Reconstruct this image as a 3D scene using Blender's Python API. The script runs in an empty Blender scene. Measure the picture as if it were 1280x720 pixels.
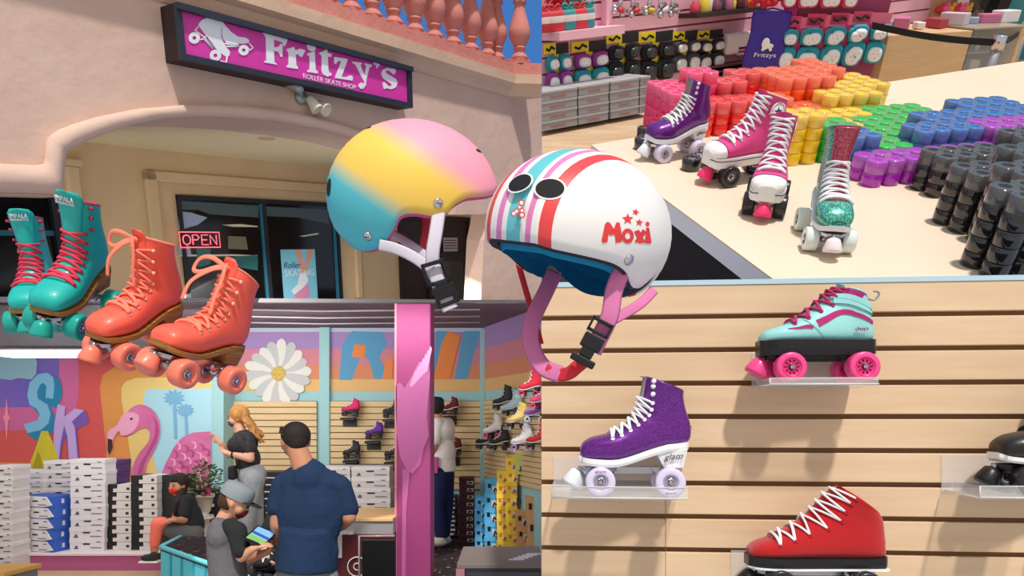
import bpy, bmesh, math, random
from mathutils import Vector as V, Matrix, Euler, Quaternion
from mathutils.noise import noise as pnoise
random.seed(7)
PI = math.pi
S = bpy.context.scene
COL = S.collection

# ------------------------------------------------------------------ camera, world, sun, lights, exposure
FL, CX, HY, CAMZ = 900.0, 640.0, 520.0, 1.5
cd = bpy.data.cameras.new('camera'); cam = bpy.data.objects.new('camera', cd); COL.objects.link(cam)
cam.location = (0, 0, CAMZ); cam.rotation_euler = (PI/2, 0, 0)
cd.sensor_width = 36; cd.lens = 36*FL/1280; cd.shift_y = (HY-360)/1280; cd.clip_start = .05; cd.clip_end = 500
S.camera = cam
S.view_settings.view_transform = 'Standard'; S.view_settings.look = 'None'
S.view_settings.exposure = 0.0; S.view_settings.gamma = 1.0; S.view_settings.use_curve_mapping = False

w = bpy.data.worlds.new('sky'); S.world = w; w.use_nodes = True
nt = w.node_tree; nt.nodes.clear()
wo = nt.nodes.new('ShaderNodeOutputWorld'); bg = nt.nodes.new('ShaderNodeBackground')
tc = nt.nodes.new('ShaderNodeTexCoord'); sp = nt.nodes.new('ShaderNodeSeparateXYZ')
rp = nt.nodes.new('ShaderNodeValToRGB')
mr = nt.nodes.new('ShaderNodeMapRange'); mr.inputs[1].default_value = -1; mr.inputs[2].default_value = 1
nt.links.new(tc.outputs['Generated'], sp.inputs[0]); nt.links.new(sp.outputs['Y'], mr.inputs[0])
nt.links.new(mr.outputs[0], rp.inputs[0]); nt.links.new(rp.outputs[0], bg.inputs[0]); nt.links.new(bg.outputs[0], wo.inputs[0])
rp.color_ramp.elements[0].position = .30; rp.color_ramp.elements[0].color = (1.0, .965, .93, 1)
rp.color_ramp.elements[1].position = .80; rp.color_ramp.elements[1].color = (.09, .29, .78, 1)
bg.inputs[1].default_value = .66

sd = bpy.data.lights.new('sun', 'SUN'); sun = bpy.data.objects.new('sun', sd); COL.objects.link(sun)
sd.energy = 3.3; sd.angle = .05; sd.color = (1, .955, .89)
sun.rotation_euler = (V((-.13, .6, -.85))).to_track_quat('-Z', 'Y').to_euler()

def area(name, loc, to, sx, sy, e, col=(1, .96, .9)):
    l = bpy.data.lights.new(name, 'AREA'); l.shape = 'RECTANGLE'; l.size = sx; l.size_y = sy; l.energy = e; l.color = col
    o = bpy.data.objects.new(name, l); COL.objects.link(o); o.location = loc
    o.rotation_euler = (V(to)-V(loc)).to_track_quat('-Z', 'Y').to_euler(); return o
area('shop_ceiling_light', (-2.6, 6.3, 2.52), (-2.6, 8.0, .6), 4.5, .6, 95)
area('mural_light', (-3.9, 7.2, 2.25), (-3.9, 8.65, 1.55), 3.6, .2, 40)
area('shop_ceiling_light', (-3.0, 4.4, 2.12), (-3.0, 7.8, .9), 4.5, .8, 60)

# ------------------------------------------------------------------ pixel <-> place
C0 = V((0, 0, CAMZ))
def ray(px, py): return V(((px-CX)/FL, 1.0, (HY-py)/FL))
def P(px, py, d): return C0 + ray(px, py)*d
def hit(px, py, p0, n):
    r = ray(px, py); return C0 + r*((p0-C0).dot(n)/r.dot(n))
class Frame:
    """a place with its own axes: s along, t up, n out of the wall"""
    def __init__(f, o, s, t):
        f.o = V(o); f.s = V(s).normalized(); f.t = (V(t)-f.s*V(t).dot(f.s)).normalized()
        f.n = f.s.cross(f.t)
        f.M = Matrix(((f.s.x, f.t.x, f.n.x, f.o.x), (f.s.y, f.t.y, f.n.y, f.o.y), (f.s.z, f.t.z, f.n.z, f.o.z), (0, 0, 0, 1)))
        f.I = f.M.inverted()
    def px(f, x, y, off=0.0):          # pixel onto the s-t plane at offset off -> local (s,t,off)
        return f.I @ hit(x, y, f.o+f.n*off, f.n)
    def pxz(f, x, y, h=0.0):           # pixel onto the s-n plane at height t=h
        return f.I @ hit(x, y, f.o+f.t*h, f.t)
    def at(f, s, t, n=0.0): return f.M @ V((s, t, n))

# ------------------------------------------------------------------ materials
def lin(c):
    c = c/255.0
    return c/12.92 if c <= .04045 else ((c+.055)/1.055)**2.4
def rgb(c): return (lin(c[0]), lin(c[1]), lin(c[2]), 1)
_mc = {}
def mat(name, c, rough=.6, metal=0, coat=0, noise=None, bump=0, bscale=60, trans=0, ior=1.45, emit=None, es=0, alpha=1, sheen=0, sub=0):
    """noise = (second colour, scale, stretch xyz, sharp)"""
    if name in _mc: return _mc[name]
    m = bpy.data.materials.new(name); m.use_nodes = True; t = m.node_tree; b = t.nodes['Principled BSDF']
    b.inputs['Base Color'].default_value = rgb(c); b.inputs['Roughness'].default_value = rough
    b.inputs['Metallic'].default_value = metal; b.inputs['Coat Weight'].default_value = coat; b.inputs['Coat Roughness'].default_value = .08
    b.inputs['Transmission Weight'].default_value = trans; b.inputs['IOR'].default_value = ior; b.inputs['Alpha'].default_value = alpha
    b.inputs['Sheen Weight'].default_value = sheen; b.inputs['Subsurface Weight'].default_value = sub
    if sub: b.inputs['Subsurface Scale'].default_value = .01
    if emit: b.inputs['Emission Color'].default_value = rgb(emit); b.inputs['Emission Strength'].default_value = es
    if noise or bump:
        tc = t.nodes.new('ShaderNodeTexCoord')
    if noise:
        c2, sc, st, sharp = noise
        mp = t.nodes.new('ShaderNodeMapping'); mp.inputs['Scale'].default_value = st
        n = t.nodes.new('ShaderNodeTexNoise'); n.inputs['Scale'].default_value = sc; n.inputs['Detail'].default_value = 5
        r = t.nodes.new('ShaderNodeValToRGB'); h = .5*(1-sharp)*.6
        r.color_ramp.elements[0].position = .5-h; r.color_ramp.elements[0].color = rgb(c)
        r.color_ramp.elements[1].position = .5+h; r.color_ramp.elements[1].color = rgb(c2)
        t.links.new(tc.outputs['Object'], mp.inputs[0]); t.links.new(mp.outputs[0], n.inputs['Vector'])
        t.links.new(n.outputs['Fac'], r.inputs[0]); t.links.new(r.outputs[0], b.inputs['Base Color'])
    if bump:
        n2 = t.nodes.new('ShaderNodeTexNoise'); n2.inputs['Scale'].default_value = bscale; n2.inputs['Detail'].default_value = 4
        bp = t.nodes.new('ShaderNodeBump'); bp.inputs['Strength'].default_value = bump; bp.inputs['Distance'].default_value = .02
        t.links.new(tc.outputs['Object'], n2.inputs['Vector']); t.links.new(n2.outputs['Fac'], bp.inputs['Height'])
        t.links.new(bp.outputs[0], b.inputs['Normal'])
    _mc[name] = m; return m
def glitter(name, c, c2, scale=700):
    if name in _mc: return _mc[name]
    m = mat(name, c, .28, .35, .5)
    t = m.node_tree; b = t.nodes['Principled BSDF']; tc = t.nodes.new('ShaderNodeTexCoord')
    v = t.nodes.new('ShaderNodeTexVoronoi'); v.inputs['Scale'].default_value = scale
    sx = t.nodes.new('ShaderNodeSeparateColor'); r = t.nodes.new('ShaderNodeValToRGB')
    r.color_ramp.elements[0].position = .35; r.color_ramp.elements[0].color = rgb(c)
    r.color_ramp.elements[1].position = .95; r.color_ramp.elements[1].color = rgb(c2)
    t.links.new(tc.outputs['Object'], v.inputs['Vector']); t.links.new(v.outputs['Color'], sx.inputs[0])
    t.links.new(sx.outputs[0], r.inputs[0]); t.links.new(r.outputs[0], b.inputs['Base Color'])
    return m
WHITE = mat('white_paint', (238, 236, 234), .5)
BLACK = mat('black_plastic', (22, 22, 24), .35)
BLACKM = mat('black_matte', (26, 26, 29), .8)
CHROME = mat('chrome', (205, 205, 210), .18, 1)
STEEL = mat('brushed_steel', (170, 172, 178), .35, 1)
ACRYL = mat('clear_acrylic', (238, 240, 242), .04, 0, alpha=.22)

# ------------------------------------------------------------------ mesh builder
class MB:
    def __init__(f): f.v = []; f.f = []; f.m = []; f.sm = []
    def add(f, vs, fs, mi=0, smooth=False, M=None):
        b = len(f.v)
        f.v += [tuple(M @ V(p)) if M else tuple(p) for p in vs]
        for q in fs: f.f.append(tuple(b+i for i in q)); f.m.append(mi); f.sm.append(smooth)
        return f
    def box(f, a, b, mi=0, M=None, bev=0):
        x0, y0, z0 = a; x1, y1, z1 = b
        if bev > 0:
            bm = bmesh.new(); bmesh.ops.create_cube(bm, size=1)
            for v_ in bm.verts: v_.co = V(((x0+x1)/2+v_.co.x*(x1-x0), (y0+y1)/2+v_.co.y*(y1-y0), (z0+z1)/2+v_.co.z*(z1-z0)))
            bmesh.ops.bevel(bm, geom=bm.edges[:], offset=bev, segments=2, profile=.5, affect='EDGES')
            bm.verts.index_update(); f.add([v_.co.copy() for v_ in bm.verts], [[v_.index for v_ in q.verts] for q in bm.faces], mi, False, M); bm.free(); return f
        return f.add([(x0,y0,z0),(x1,y0,z0),(x1,y1,z0),(x0,y1,z0),(x0,y0,z1),(x1,y0,z1),(x1,y1,z1),(x0,y1,z1)],
                     [(0,3,2,1),(4,5,6,7),(0,1,5,4),(1,2,6,5),(2,3,7,6),(3,0,4,7)], mi, False, M)
    def rings(f, rs, mi=0, smooth=True, cap=True, closed=False, M=None, capm=None):
        n = len(rs[0]); vs = [p for r in rs for p in r]; fs = []
        for i in range(len(rs)-(0 if closed else 1)):
            j = (i+1) % len(rs)
            for k in range(n):
                k2 = (k+1) % n; fs.append((i*n+k, i*n+k2, j*n+k2, j*n+k))
        f.add(vs, fs, mi, smooth, M)
        if cap and not closed:
            f.add(rs[0], [tuple(range(n))[::-1]], mi if capm is None else capm, False, M); f.add(rs[-1], [tuple(range(n))], mi if capm is None else capm, False, M)
        return f
    def tube(f, pts, r, n=8, mi=0, M=None, cap=True, closed=False, flat=1.0, up=None):
        pts = [V(p) for p in pts]; rs = []; L = len(pts); prev = None
        for i, p in enumerate(pts):
            if closed: t = pts[(i+1) % L]-pts[i-1]
            else: t = pts[min(i+1, L-1)]-pts[max(i-1, 0)]
            t = t.normalized() if t.length > 1e-9 else V((0, 0, 1))
            if up is not None: a = V(up)-t*V(up).dot(t)
            elif prev is None: a = V((0, 0, 1))-t*t.z if abs(t.z) < .9 else V((1, 0, 0))-t*t.x
            else: a = prev-t*prev.dot(t)
            a = a.normalized() if a.length > 1e-6 else V((1, 0, 0)); prev = a; b = t.cross(a)
            rr = r[i] if isinstance(r, (list, tuple)) else r
            rs.append([p+(a*math.cos(2*PI*k/n)*flat+b*math.sin(2*PI*k/n))*rr for k in range(n)])
        return f.rings(rs, mi, True, cap, closed, M)
    def lathe(f, prof, n=24, mi=0, M=None, smooth=True, cap=True):
        rs = [[V((r*math.cos(2*PI*k/n), r*math.sin(2*PI*k/n), z)) for k in range(n)] for r, z in prof]
        return f.rings(rs, mi, smooth, cap, False, M)
    def prism(f, poly, z0, z1, mi=0, M=None, side=None):
        n = len(poly); a = [(p[0], p[1], z0) for p in poly]; b = [(p[0], p[1], z1) for p in poly]
        f.add(a+b, [tuple(range(n))[::-1], tuple(range(n, 2*n))], mi, False, M)
        f.add(a+b, [(k, (k+1) % n, n+(k+1) % n, n+k) for k in range(n)], mi if side is None else side, False, M); return f
    def sph(f, c, r, nu=14, nv=9, mi=0, M=None):
        r = (r, r, r) if not isinstance(r, (tuple, list)) else r
        rs = []
        for i in range(nv+1):
            a = PI*(i+.001*(i == 0)-.001*(i == nv))/nv
            rs.append([V((c[0]+r[0]*math.sin(a)*math.cos(2*PI*k/nu), c[1]+r[1]*math.sin(a)*math.sin(2*PI*k/nu), c[2]-r[2]*math.cos(a))) for k in range(nu)])
        return f.rings(rs, mi, True, True, False, M)
    def mesh(f, name, mats):
        me = bpy.data.meshes.new(name); me.from_pydata(f.v, [], f.f)
        for m in (mats if isinstance(mats, (list, tuple)) else [mats]): me.materials.append(m)
        me.polygons.foreach_set('material_index', f.m); me.polygons.foreach_set('use_smooth', f.sm)
        me.update()
        bm = bmesh.new(); bm.from_mesh(me); bmesh.ops.remove_doubles(bm, verts=bm.verts, dist=1e-6); bmesh.ops.recalc_face_normals(bm, faces=bm.faces); bm.to_mesh(me); bm.free()
        return me
    def build(f, name, mats, parent=None, M=None):
        o = bpy.data.objects.new(name, f.mesh(name, mats)); COL.objects.link(o)
        if parent: o.parent = parent
        if M is not None: o.matrix_local = M
        return o
def tag(o, label=None, cat=None, group=None, kind=None):
    if label: o['label'] = label
    if cat: o['category'] = cat
    if group: o['group'] = group
    if kind: o['kind'] = kind
    return o
def empty(name, M=None, label=None, cat=None, group=None):
    o = bpy.data.objects.new(name, None); o.empty_display_size = .05; COL.objects.link(o)
    if M is not None: o.matrix_world = M
    return tag(o, label, cat, group)
def T(x, y, z): return Matrix.Translation((x, y, z))
def R(ax, deg): return Matrix.Rotation(math.radians(deg), 4, ax)
def Sc(x, y=None, z=None): return Matrix.Diagonal((x, x if y is None else y, x if z is None else z, 1))
def copy_tree(o, parent=None, M=None):
    c = o.copy(); COL.objects.link(c)
    if parent is not None: c.parent = parent
    if M is not None: c.matrix_world = M
    for ch in [x for x in KIDS.get(o.name, [])]:
        k = copy_tree(ch, c); k.matrix_local = ch.matrix_local.copy()
    return c
KIDS = {}
def reg(o):      # remember the children once, so that copying stays quick
    for c in o.children: KIDS.setdefault(o.name, []).append(c); reg(c)
def text_mesh(s, size=1, ext=.001, off=0, align='CENTER', shear=0, space=1.0):
    cu = bpy.data.curves.new('lettering', 'FONT'); cu.body = s; cu.size = size; cu.extrude = ext; cu.offset = off; cu.align_x = align; cu.align_y = 'CENTER'
    cu.shear = shear; cu.space_character = space; cu.resolution_u = 3
    o = bpy.data.objects.new('lettering', cu); COL.objects.link(o)
    dg = bpy.context.evaluated_depsgraph_get(); me = bpy.data.meshes.new_from_object(o.evaluated_get(dg))
    bpy.data.objects.remove(o); return me
def text(name, s, m, parent, M, size=1, ext=.001, width=None, height=None, **k):
    me = text_mesh(s, size, ext, **k); me.materials.clear(); me.materials.append(m)
    o = bpy.data.objects.new(name, me); COL.objects.link(o)
    if parent: o.parent = parent
    if width:
        xs = [v.co.x for v in me.vertices]; ys = [v.co.y for v in me.vertices]
        fx = width/(max(xs)-min(xs)); fy = height/(max(ys)-min(ys)) if height else fx; ox = (max(xs)+min(xs))/2; oy = (max(ys)+min(ys))/2
        for v in me.vertices: v.co.x = (v.co.x-ox)*fx; v.co.y = (v.co.y-oy)*fy
    o.matrix_local = M; return o
def smooth_pts(pts, n=6, closed=False):
    pts = [V(p) for p in pts]; out = []; L = len(pts)
    for i in range(L if closed else L-1):
        if closed: a, b, c, d = pts[i-1], pts[i], pts[(i+1) % L], pts[(i+2) % L]
        else: a, b, c, d = pts[max(i-1, 0)], pts[i], pts[i+1], pts[min(i+2, L-1)]
        for k in range(n):
            t = k/n; out.append(.5*((2*b)+(c-a)*t+(2*a-5*b+4*c-d)*t*t+(3*b-a-3*c+d)*t**3))
    if not closed: out.append(pts[-1])
    return out

# ================================================================== STOREFRONT (upper left)
D0 = 4.0
FA = Frame(P(215, 80, D0), (.733, 1, .244), (0, -.237, .971))
def fp(pts, off=0): return [tuple(FA.px(x, y, off))[:2] for x, y in pts]
STUC = mat('pink_stucco', (224, 194, 178), .9, noise=((211, 178, 162), 2.2, (1, 1, 1), .1), bump=.35, bscale=9)
STUC2 = mat('tan_stucco', (228, 196, 170), .9, noise=((214, 180, 154), 3, (1, 1, 1), .1), bump=.25, bscale=12)
PORCH = mat('ochre_stucco', (222, 196, 158), .9, noise=((210, 182, 144), 3, (1, 1, 1), .1), bump=.15, bscale=12)
CREAM = mat('cream_ceiling', (240, 228, 188), .9, bump=.1, bscale=20)
ROSE = mat('rose_concrete', (220, 146, 136), .8, noise=((202, 128, 118), 9, (1, 1, 1), .1), bump=.25, bscale=30)
GLASSD = mat('dark_window_glass', (9, 11, 14), .12, 0, coat=.3)
FRAME = mat('dark_frame', (30, 34, 42), .5)
BROWN = mat('dark_door', (52, 30, 24), .55)
TEALF = mat('teal_trim', (40, 112, 140), .5)

# --- the wall with its arched opening
outer = [(-70, -60), (688, 30), (688, 379), (601, 379), (605, 300), (613, 262), (600, 238), (560, 214), (500, 196), (432, 171), (395, 162), (340, 152), (306, 149.5), (268, 147), (229, 147), (200, 149.5),
         (171, 154), (145, 162), (122, 171), (100, 180), (80, 189), (77, 215), (75, 246), (-70, 242)]
top = fp([(-70, -60), (636, 108)])
out_l = fp(outer); out_l[0] = tuple(FA.px(-70, -70))[:2]
# straight upper edge under the cornice
cA, cB = FA.px(340, 30), FA.px(634, 117)
out_l[0] = (out_l[0][0], cA.y); out_l[1] = (FA.px(688, 100).x, cB.y+.16)
crown = FA.px(268, 147, 0).y
def solve(px_, py_, want, lo_=0, hi_=4.):
    for _ in range(50):
        mid = (lo_+hi_)/2
        if FA.px(px_, py_, -mid).y < want: lo_ = mid
        else: hi_ = mid
    return mid
SOF = solve(268, 166.5, crown)
m = MB(); m.prism(out_l, -.2, 0)
arch = [p for p in outer[5:22]][::-1]; af = fp(arch); rs = []
for (x, y), (a_, b_) in zip(arch, af):
    d_ = SOF*min(1, max(.2, (600-x)/230)) if x > 300 else SOF
    rs.append([V((a_, b_, -.19)), V((a_, b_, -d_)), V((a_, b_+.03, -d_)), V((a_, b_+.03, -.19))])
m.rings(rs, smooth=False)
wl = m.build('wall_front', [STUC]); wl.matrix_world = FA.M; tag(wl, kind='structure')
# eyebrow band over the arch
brow = fp([(-70, 206), (0, 204), (44, 206), (53, 204), (54, 196), (55, 188), (58, 172), (72, 162), (90, 155), (120, 146), (170, 136), (229, 131), (268, 131), (306, 133), (350, 138), (395, 148), (432, 158), (500, 184), (592, 226)])
ins = fp([(-70, 241), (0, 242), (60, 244), (75, 244), (76, 230), (77, 215), (80, 190), (100, 180), (122, 171), (160, 157.5), (200, 149.5), (229, 147), (268, 147), (306, 149.5), (340, 152), (395, 162), (432, 171), (500, 196), (590, 234)])
m = MB(); rs = []
for a, b in zip(brow, ins):
    a = V((a[0], a[1], 0)); b = V((b[0], b[1], 0)); c = (a+b)/2
    rs.append([V((a.x, a.y, -.01)), V((a.x*.9+c.x*.1, a.y*.9+c.y*.1, .045)), V((c.x, c.y, .06)), V((b.x*.9+c.x*.1, b.y*.9+c.y*.1, .045)), V((b.x, b.y, -.01))])
m.rings(rs)
o = m.build('trim_1', [STUC]); o.matrix_world = FA.M; tag(o, kind='structure')
# capital of the right pier
a = fp([(566, 236), (600, 232), (622, 240), (624, 262), (600, 268), (566, 268)])
m = MB(); m.prism(a, -.2, .03); o = m.build('trim_2', [STUC]); o.matrix_world = FA.M; tag(o, kind='structure')

# --- porch behind the arch
pc = crown+.03
DEP = solve(300, 198, pc)
def porch(name, pts, off, th, mt, kind='structure'):
    m = MB(); m.prism(fp(pts, off), off-th, off); o = m.build(name, [mt]); o.matrix_world = FA.M
    return tag(o, kind=kind)
lo = FA.px(60, 420, -DEP); 
m = MB(); l = FA.px(-60, 150, -DEP); r_ = FA.px(607, 379, -DEP)
yb = [FA.px(-60, 379, -DEP).y, FA.px(607, 379, -DEP).y]
m.prism([(l.x, yb[0]), (r_.x, yb[1]), (r_.x, pc), (l.x, pc)], -DEP-.1, -DEP); o = m.build('wall_porch', [PORCH]); o.matrix_world = FA.M; tag(o, kind='structure')
m = MB(); m.box((l.x, pc, -DEP-.1), (r_.x+.3, pc+.05, -SOF*.5)); o = m.build('ceiling_porch', [CREAM]); o.matrix_world = FA.M; tag(o, kind='structure')
m = MB(); m.prism([(r_.x-.0, yb[1]), (r_.x+.08, yb[1]), (r_.x+.08, pc), (r_.x, pc)], -DEP-.1, -.2); o = m.build('wall_pier', [STUC2]); o.matrix_world = FA.M; tag(o, kind='structure')
# recessed lamps in the porch ceiling
for x, y in ((333, 173), (88, 213)):
    q = FA.I @ hit(x, y, FA.at(0, pc-.002), FA.t)
    M = FA.M @ T(q.x, q.y, q.z) @ R('X', -90)
    t = empty('recessed_lamp', M, 'small round recessed lamp in the cream porch ceiling near the arch crown' if x > 200 else 'small round recessed lamp at the far left end of the porch ceiling', 'ceiling light')
    MB().lathe([(.062, 0), (.062, -.006), (.05, -.01), (.044, -.004), (.044, .0)], 28, cap=False).build('trim_ring', [STUC2], t)
    MB().lathe([(.045, -.002), (.001, -.004)], 24, cap=False).build('lens', [mat('lamp_lens', (150, 140, 120), .4)], t)
# moulded surround of the window
def band(name, poly_o, off, w_, h_, mt, parent=None):
    m = MB()
    for a, b in zip(poly_o[:-1], poly_o[1:]):
        a = V((a[0], a[1], off)); b = V((b[0], b[1], off)); d = (b-a).normalized()*w_*.5
        m.tube([a-d, b+d], w_*.5, 4, M=None, up=(0, 0, 1))
    o = m.build(name, [mt], parent); o.matrix_world = FA.M; return o
q = [FA.px(208, 379, -DEP), FA.px(206, 228, -DEP), FA.px(440, 240, -DEP), FA.px(446, 379, -DEP)]
tw = .085
m = MB()
m.box((q[0].x-tw, yb[0]-.2, -DEP), (q[0].x+.02, q[1].y+tw, -DEP+.05), bev=.012)
m.box((q[0].x-tw, q[1].y, -DEP), (q[2].x+.05, q[1].y+tw, -DEP+.05), bev=.012)
m.box((q[2].x-.03, yb[0]-.2, -DEP), (q[2].x+.05, q[1].y+tw, -DEP+.05), bev=.012)
o = m.build('trim_3', [PORCH]); o.matrix_world = FA.M; tag(o, kind='structure')
m = MB(); a0 = FA.px(82, 240, -DEP); a1 = FA.px(82, 208, -DEP)
m.box((a0.x-.0, yb[0], -DEP), (a0.x+.09, a1.y, -DEP+.07), bev=.01); m.box((a0.x-.02, a1.y, -DEP), (a0.x+.11, a1.y+.05, -DEP+.1), bev=.01)
o = m.build('trim_4', [PORCH]); o.matrix_world = FA.M; tag(o, kind='structure')

def W(x, y, off=-DEP): return FA.px(x, y, off)
# shop window : two panes, dark frame
wa, wb = W(219, 244), W(420, 256)
wt = wa.y; wbm = min(W(219, 385).y, W(420, 385).y); x0, x1 = wa.x, wb.x; xm = W(327, 250).x
win = empty('window_1', FA.M); tag(win, kind='structure')
g = MB(); g.box((x0, wbm, -DEP+.004), (x1, wt, -DEP+.012)); g.build('pane', [GLASSD], win)
g = MB()
for a, b in ((x0, x0+.03), (x1-.03, x1), (xm-.02, xm+.02)): g.box((a, wbm, -DEP), (b, wt, -DEP+.035))
g.box((x0, wt-.035, -DEP), (x1, wt+.004, -DEP+.036)); g.build('window_frame', [FRAME], win)
g = MB(); g.box((xm-.045, wbm, -DEP+.01), (xm-.022, wt-.04, -DEP+.03)); g.box((x1-.075, wbm, -DEP+.01), (x1-.045, wt-.04, -DEP+.03)); g.build('window_trim', [TEALF], win)
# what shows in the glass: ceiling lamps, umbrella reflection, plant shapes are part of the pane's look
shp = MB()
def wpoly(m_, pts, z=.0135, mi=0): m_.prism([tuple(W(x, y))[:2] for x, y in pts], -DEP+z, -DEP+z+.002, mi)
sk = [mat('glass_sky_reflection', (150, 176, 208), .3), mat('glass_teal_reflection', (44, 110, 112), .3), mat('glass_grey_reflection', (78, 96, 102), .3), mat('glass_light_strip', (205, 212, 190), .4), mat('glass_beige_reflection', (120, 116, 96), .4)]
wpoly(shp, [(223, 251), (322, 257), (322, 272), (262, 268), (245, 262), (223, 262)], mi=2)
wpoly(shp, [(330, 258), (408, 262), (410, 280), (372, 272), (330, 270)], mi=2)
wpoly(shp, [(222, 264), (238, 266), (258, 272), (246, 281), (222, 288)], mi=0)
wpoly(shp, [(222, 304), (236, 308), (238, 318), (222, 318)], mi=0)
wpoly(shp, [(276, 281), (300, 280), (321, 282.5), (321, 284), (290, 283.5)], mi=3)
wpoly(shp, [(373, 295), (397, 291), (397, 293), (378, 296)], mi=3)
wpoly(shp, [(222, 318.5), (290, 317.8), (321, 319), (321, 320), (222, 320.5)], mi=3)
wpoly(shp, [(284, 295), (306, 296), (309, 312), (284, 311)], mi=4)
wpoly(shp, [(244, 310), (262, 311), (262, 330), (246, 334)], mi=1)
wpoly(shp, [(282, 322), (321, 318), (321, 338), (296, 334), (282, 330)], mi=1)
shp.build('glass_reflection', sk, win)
# neon OPEN sign
NEON = mat('pink_neon', (255, 120, 130), .4, emit=(255, 96, 112), es=1.6)
ns = empty('neon_sign', FA.M, 'pink neon open sign hanging in the left pane of the shop window', 'sign')
a, b = W(223.5, 290, -DEP+.05), W(275, 309, -DEP+.05)
def NP(u, v_): return (a.x+(b.x-a.x)*u, a.y+(b.y-a.y)*v_, -DEP+.055)
fr = MB(); fr.tube([NP(0, 0), NP(1, -.0), NP(1, 1), NP(0, 1)], .0055, 6, closed=True); fr.build('neon_border', [NEON], ns)
let = {'O': [[(0, .5), (.12, .85), (.5, 1), (.88, .85), (1, .5), (.88, .15), (.5, 0), (.12, .15), (0, .5)]], 'P': [[(.1, 0), (.1, 1), (.7, 1), (.95, .75), (.7, .5), (.1, .5)]],
       'E': [[(.95, 1), (.1, 1), (.1, 0), (.95, 0)], [(.1, .5), (.8, .5)]], 'N': [[(.05, 0), (.05, 1), (.9, 0), (.9, 1)]]}
for i, ch in enumerate('OPEN'):
    q = MB()
    for st in let[ch]: q.tube([NP(.07+i*.225+x*.19, .82-y*.64) for x, y in st], .005, 6)
    q.build('neon_letter', [NEON], ns)
# poster in the right pane
ps = empty('poster', FA.M, 'light blue roller skating poster with two legs in white skates behind the glass', 'poster')
a, b = W(349, 312), W(396, 377)
px0, px1, py1 = a.x, b.x, a.y; py0 = W(360, 378).y
q = MB(); q.box((px0, py0, -DEP+.016), (px1, py1, -DEP+.02)); q.build('sheet', [mat('poster_blue', (128, 200, 226), .5)], ps)
def PQ(u, v_, z=.0205): return (px0+(px1-px0)*u, py1+(py0-py1)*v_, -DEP+z)
q = MB()
for c in ([(.42, 0), (.58, 0), (.62, .25), (.66, .48), (.55, .5), (.48, .3)], [(.78, 0), (.97, 0), (.86, .2), (.66, .5), (.54, .46), (.72, .18)]):
    q.prism([PQ(*p)[:2] for p in c], -DEP+.0205, -DEP+.0215)
q.build('printed_legs', [mat('print_skin', (214, 160, 140), .6)], ps)
q = MB(); q.prism([PQ(*p)[:2] for p in [(.5, .46), (.68, .44), (.74, .6), (.6, .72), (.3, .86), (.22, .78), (.42, .66)]], -DEP+.0205, -DEP+.022)
q.prism([PQ(*p)[:2] for p in [(.3, .86), (.74, .66), (.76, .92), (.5, .97), (.34, .95)]], -DEP+.0205, -DEP+.0222, 1)
q.build('printed_skate', [mat('print_white', (226, 230, 238), .6), mat('print_pink', (214, 140, 178), .6)], ps)
me = T(*PQ(.28, .30, .023))
text('lettering', 'Roller', mat('print_navy', (36, 66, 110), .6), ps, me, size=.085, ext=.0005, shear=.3)
text('lettering', 'SKATING', mat('print_white', (226, 230, 238), .6), ps, T(*PQ(.5, .45, .023)), size=.09, ext=.0005)

# far door at the right of the porch
dr = empty('door_1', FA.M); tag(dr, kind='structure')
d0, d1 = W(496, 266), W(584, 272); dt = W(540, 270).y; db = W(584, 388).y
g = MB(); g.box((d0.x, db, -DEP), (d1.x, dt, -DEP+.02)); g.build('door_panel', [BROWN], dr)
g = MB()
for k in (0, .36, .96): g.box((d0.x+(d1.x-d0.x)*k, db, -DEP+.02), (d0.x+(d1.x-d0.x)*k+.05, dt, -DEP+.05))
g.box((d0.x, dt-.05, -DEP+.02), (d1.x, dt, -DEP+.05)); u0, u1 = W(548, 318), W(582, 318)
g.box((u0.x, u0.y, -DEP+.02), (u1.x, u0.y+.035, -DEP+.045)); g.build('door_frame', [mat('door_frame_brown', (40, 22, 18), .5)], dr)
g = MB(); a, b = W(555, 326), W(577, 360); g.box((a.x, W(560, 385).y, -DEP+.02), (b.x, a.y, -DEP+.03)); g.build('pane', [mat('greenish_glass', (44, 50, 44), .15, coat=.5)], dr)
a, b = W(550, 297), W(568, 314)
nb = tag(MB().box((a.x, b.y, -DEP+.05), (b.x, a.y, -DEP+.056)).build('paper_notice', [mat('notice_paper', (176, 168, 164), .7)]), 'small printed paper notice taped to the dark porch door', 'notice'); nb.matrix_world = FA.M
q = MB()
for k in range(4): q.box((a.x+.01, b.y+(a.y-b.y)*(.2+k*.19), -DEP+.056), (b.x-.01-.01*(k % 2), b.y+(a.y-b.y)*(.27+k*.19), -DEP+.057))
q.build('print_line', [mat('print_maroon', (110, 50, 54), .7)], nb)
# left window under the beam
w2 = empty('window_2', FA.M); tag(w2, kind='structure')
a, b = W(-60, 240), W(68, 246)
g = MB(); zz = FA.px(60, 385, -.7).y
g.box((FA.px(-60, 240, -.7).x, zz-.3, -.74), (FA.px(69, 246, -.7).x, FA.px(0, 225, -.7).y+.2, -.7)); g.build('pane', [GLASSD], w2)
g = MB(); c = FA.px(69, 250, -.7); g.box((c.x-.04, zz-.3, -.7), (c.x, c.y+.1, -.66)); l_ = FA.px(0, 290, -.7)
g.box((FA.px(-60, 240, -.7).x, l_.y-.02, -.7), (c.x, l_.y+.01, -.68), 1)
g.build('window_frame', [FRAME, TEALF], w2)

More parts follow.
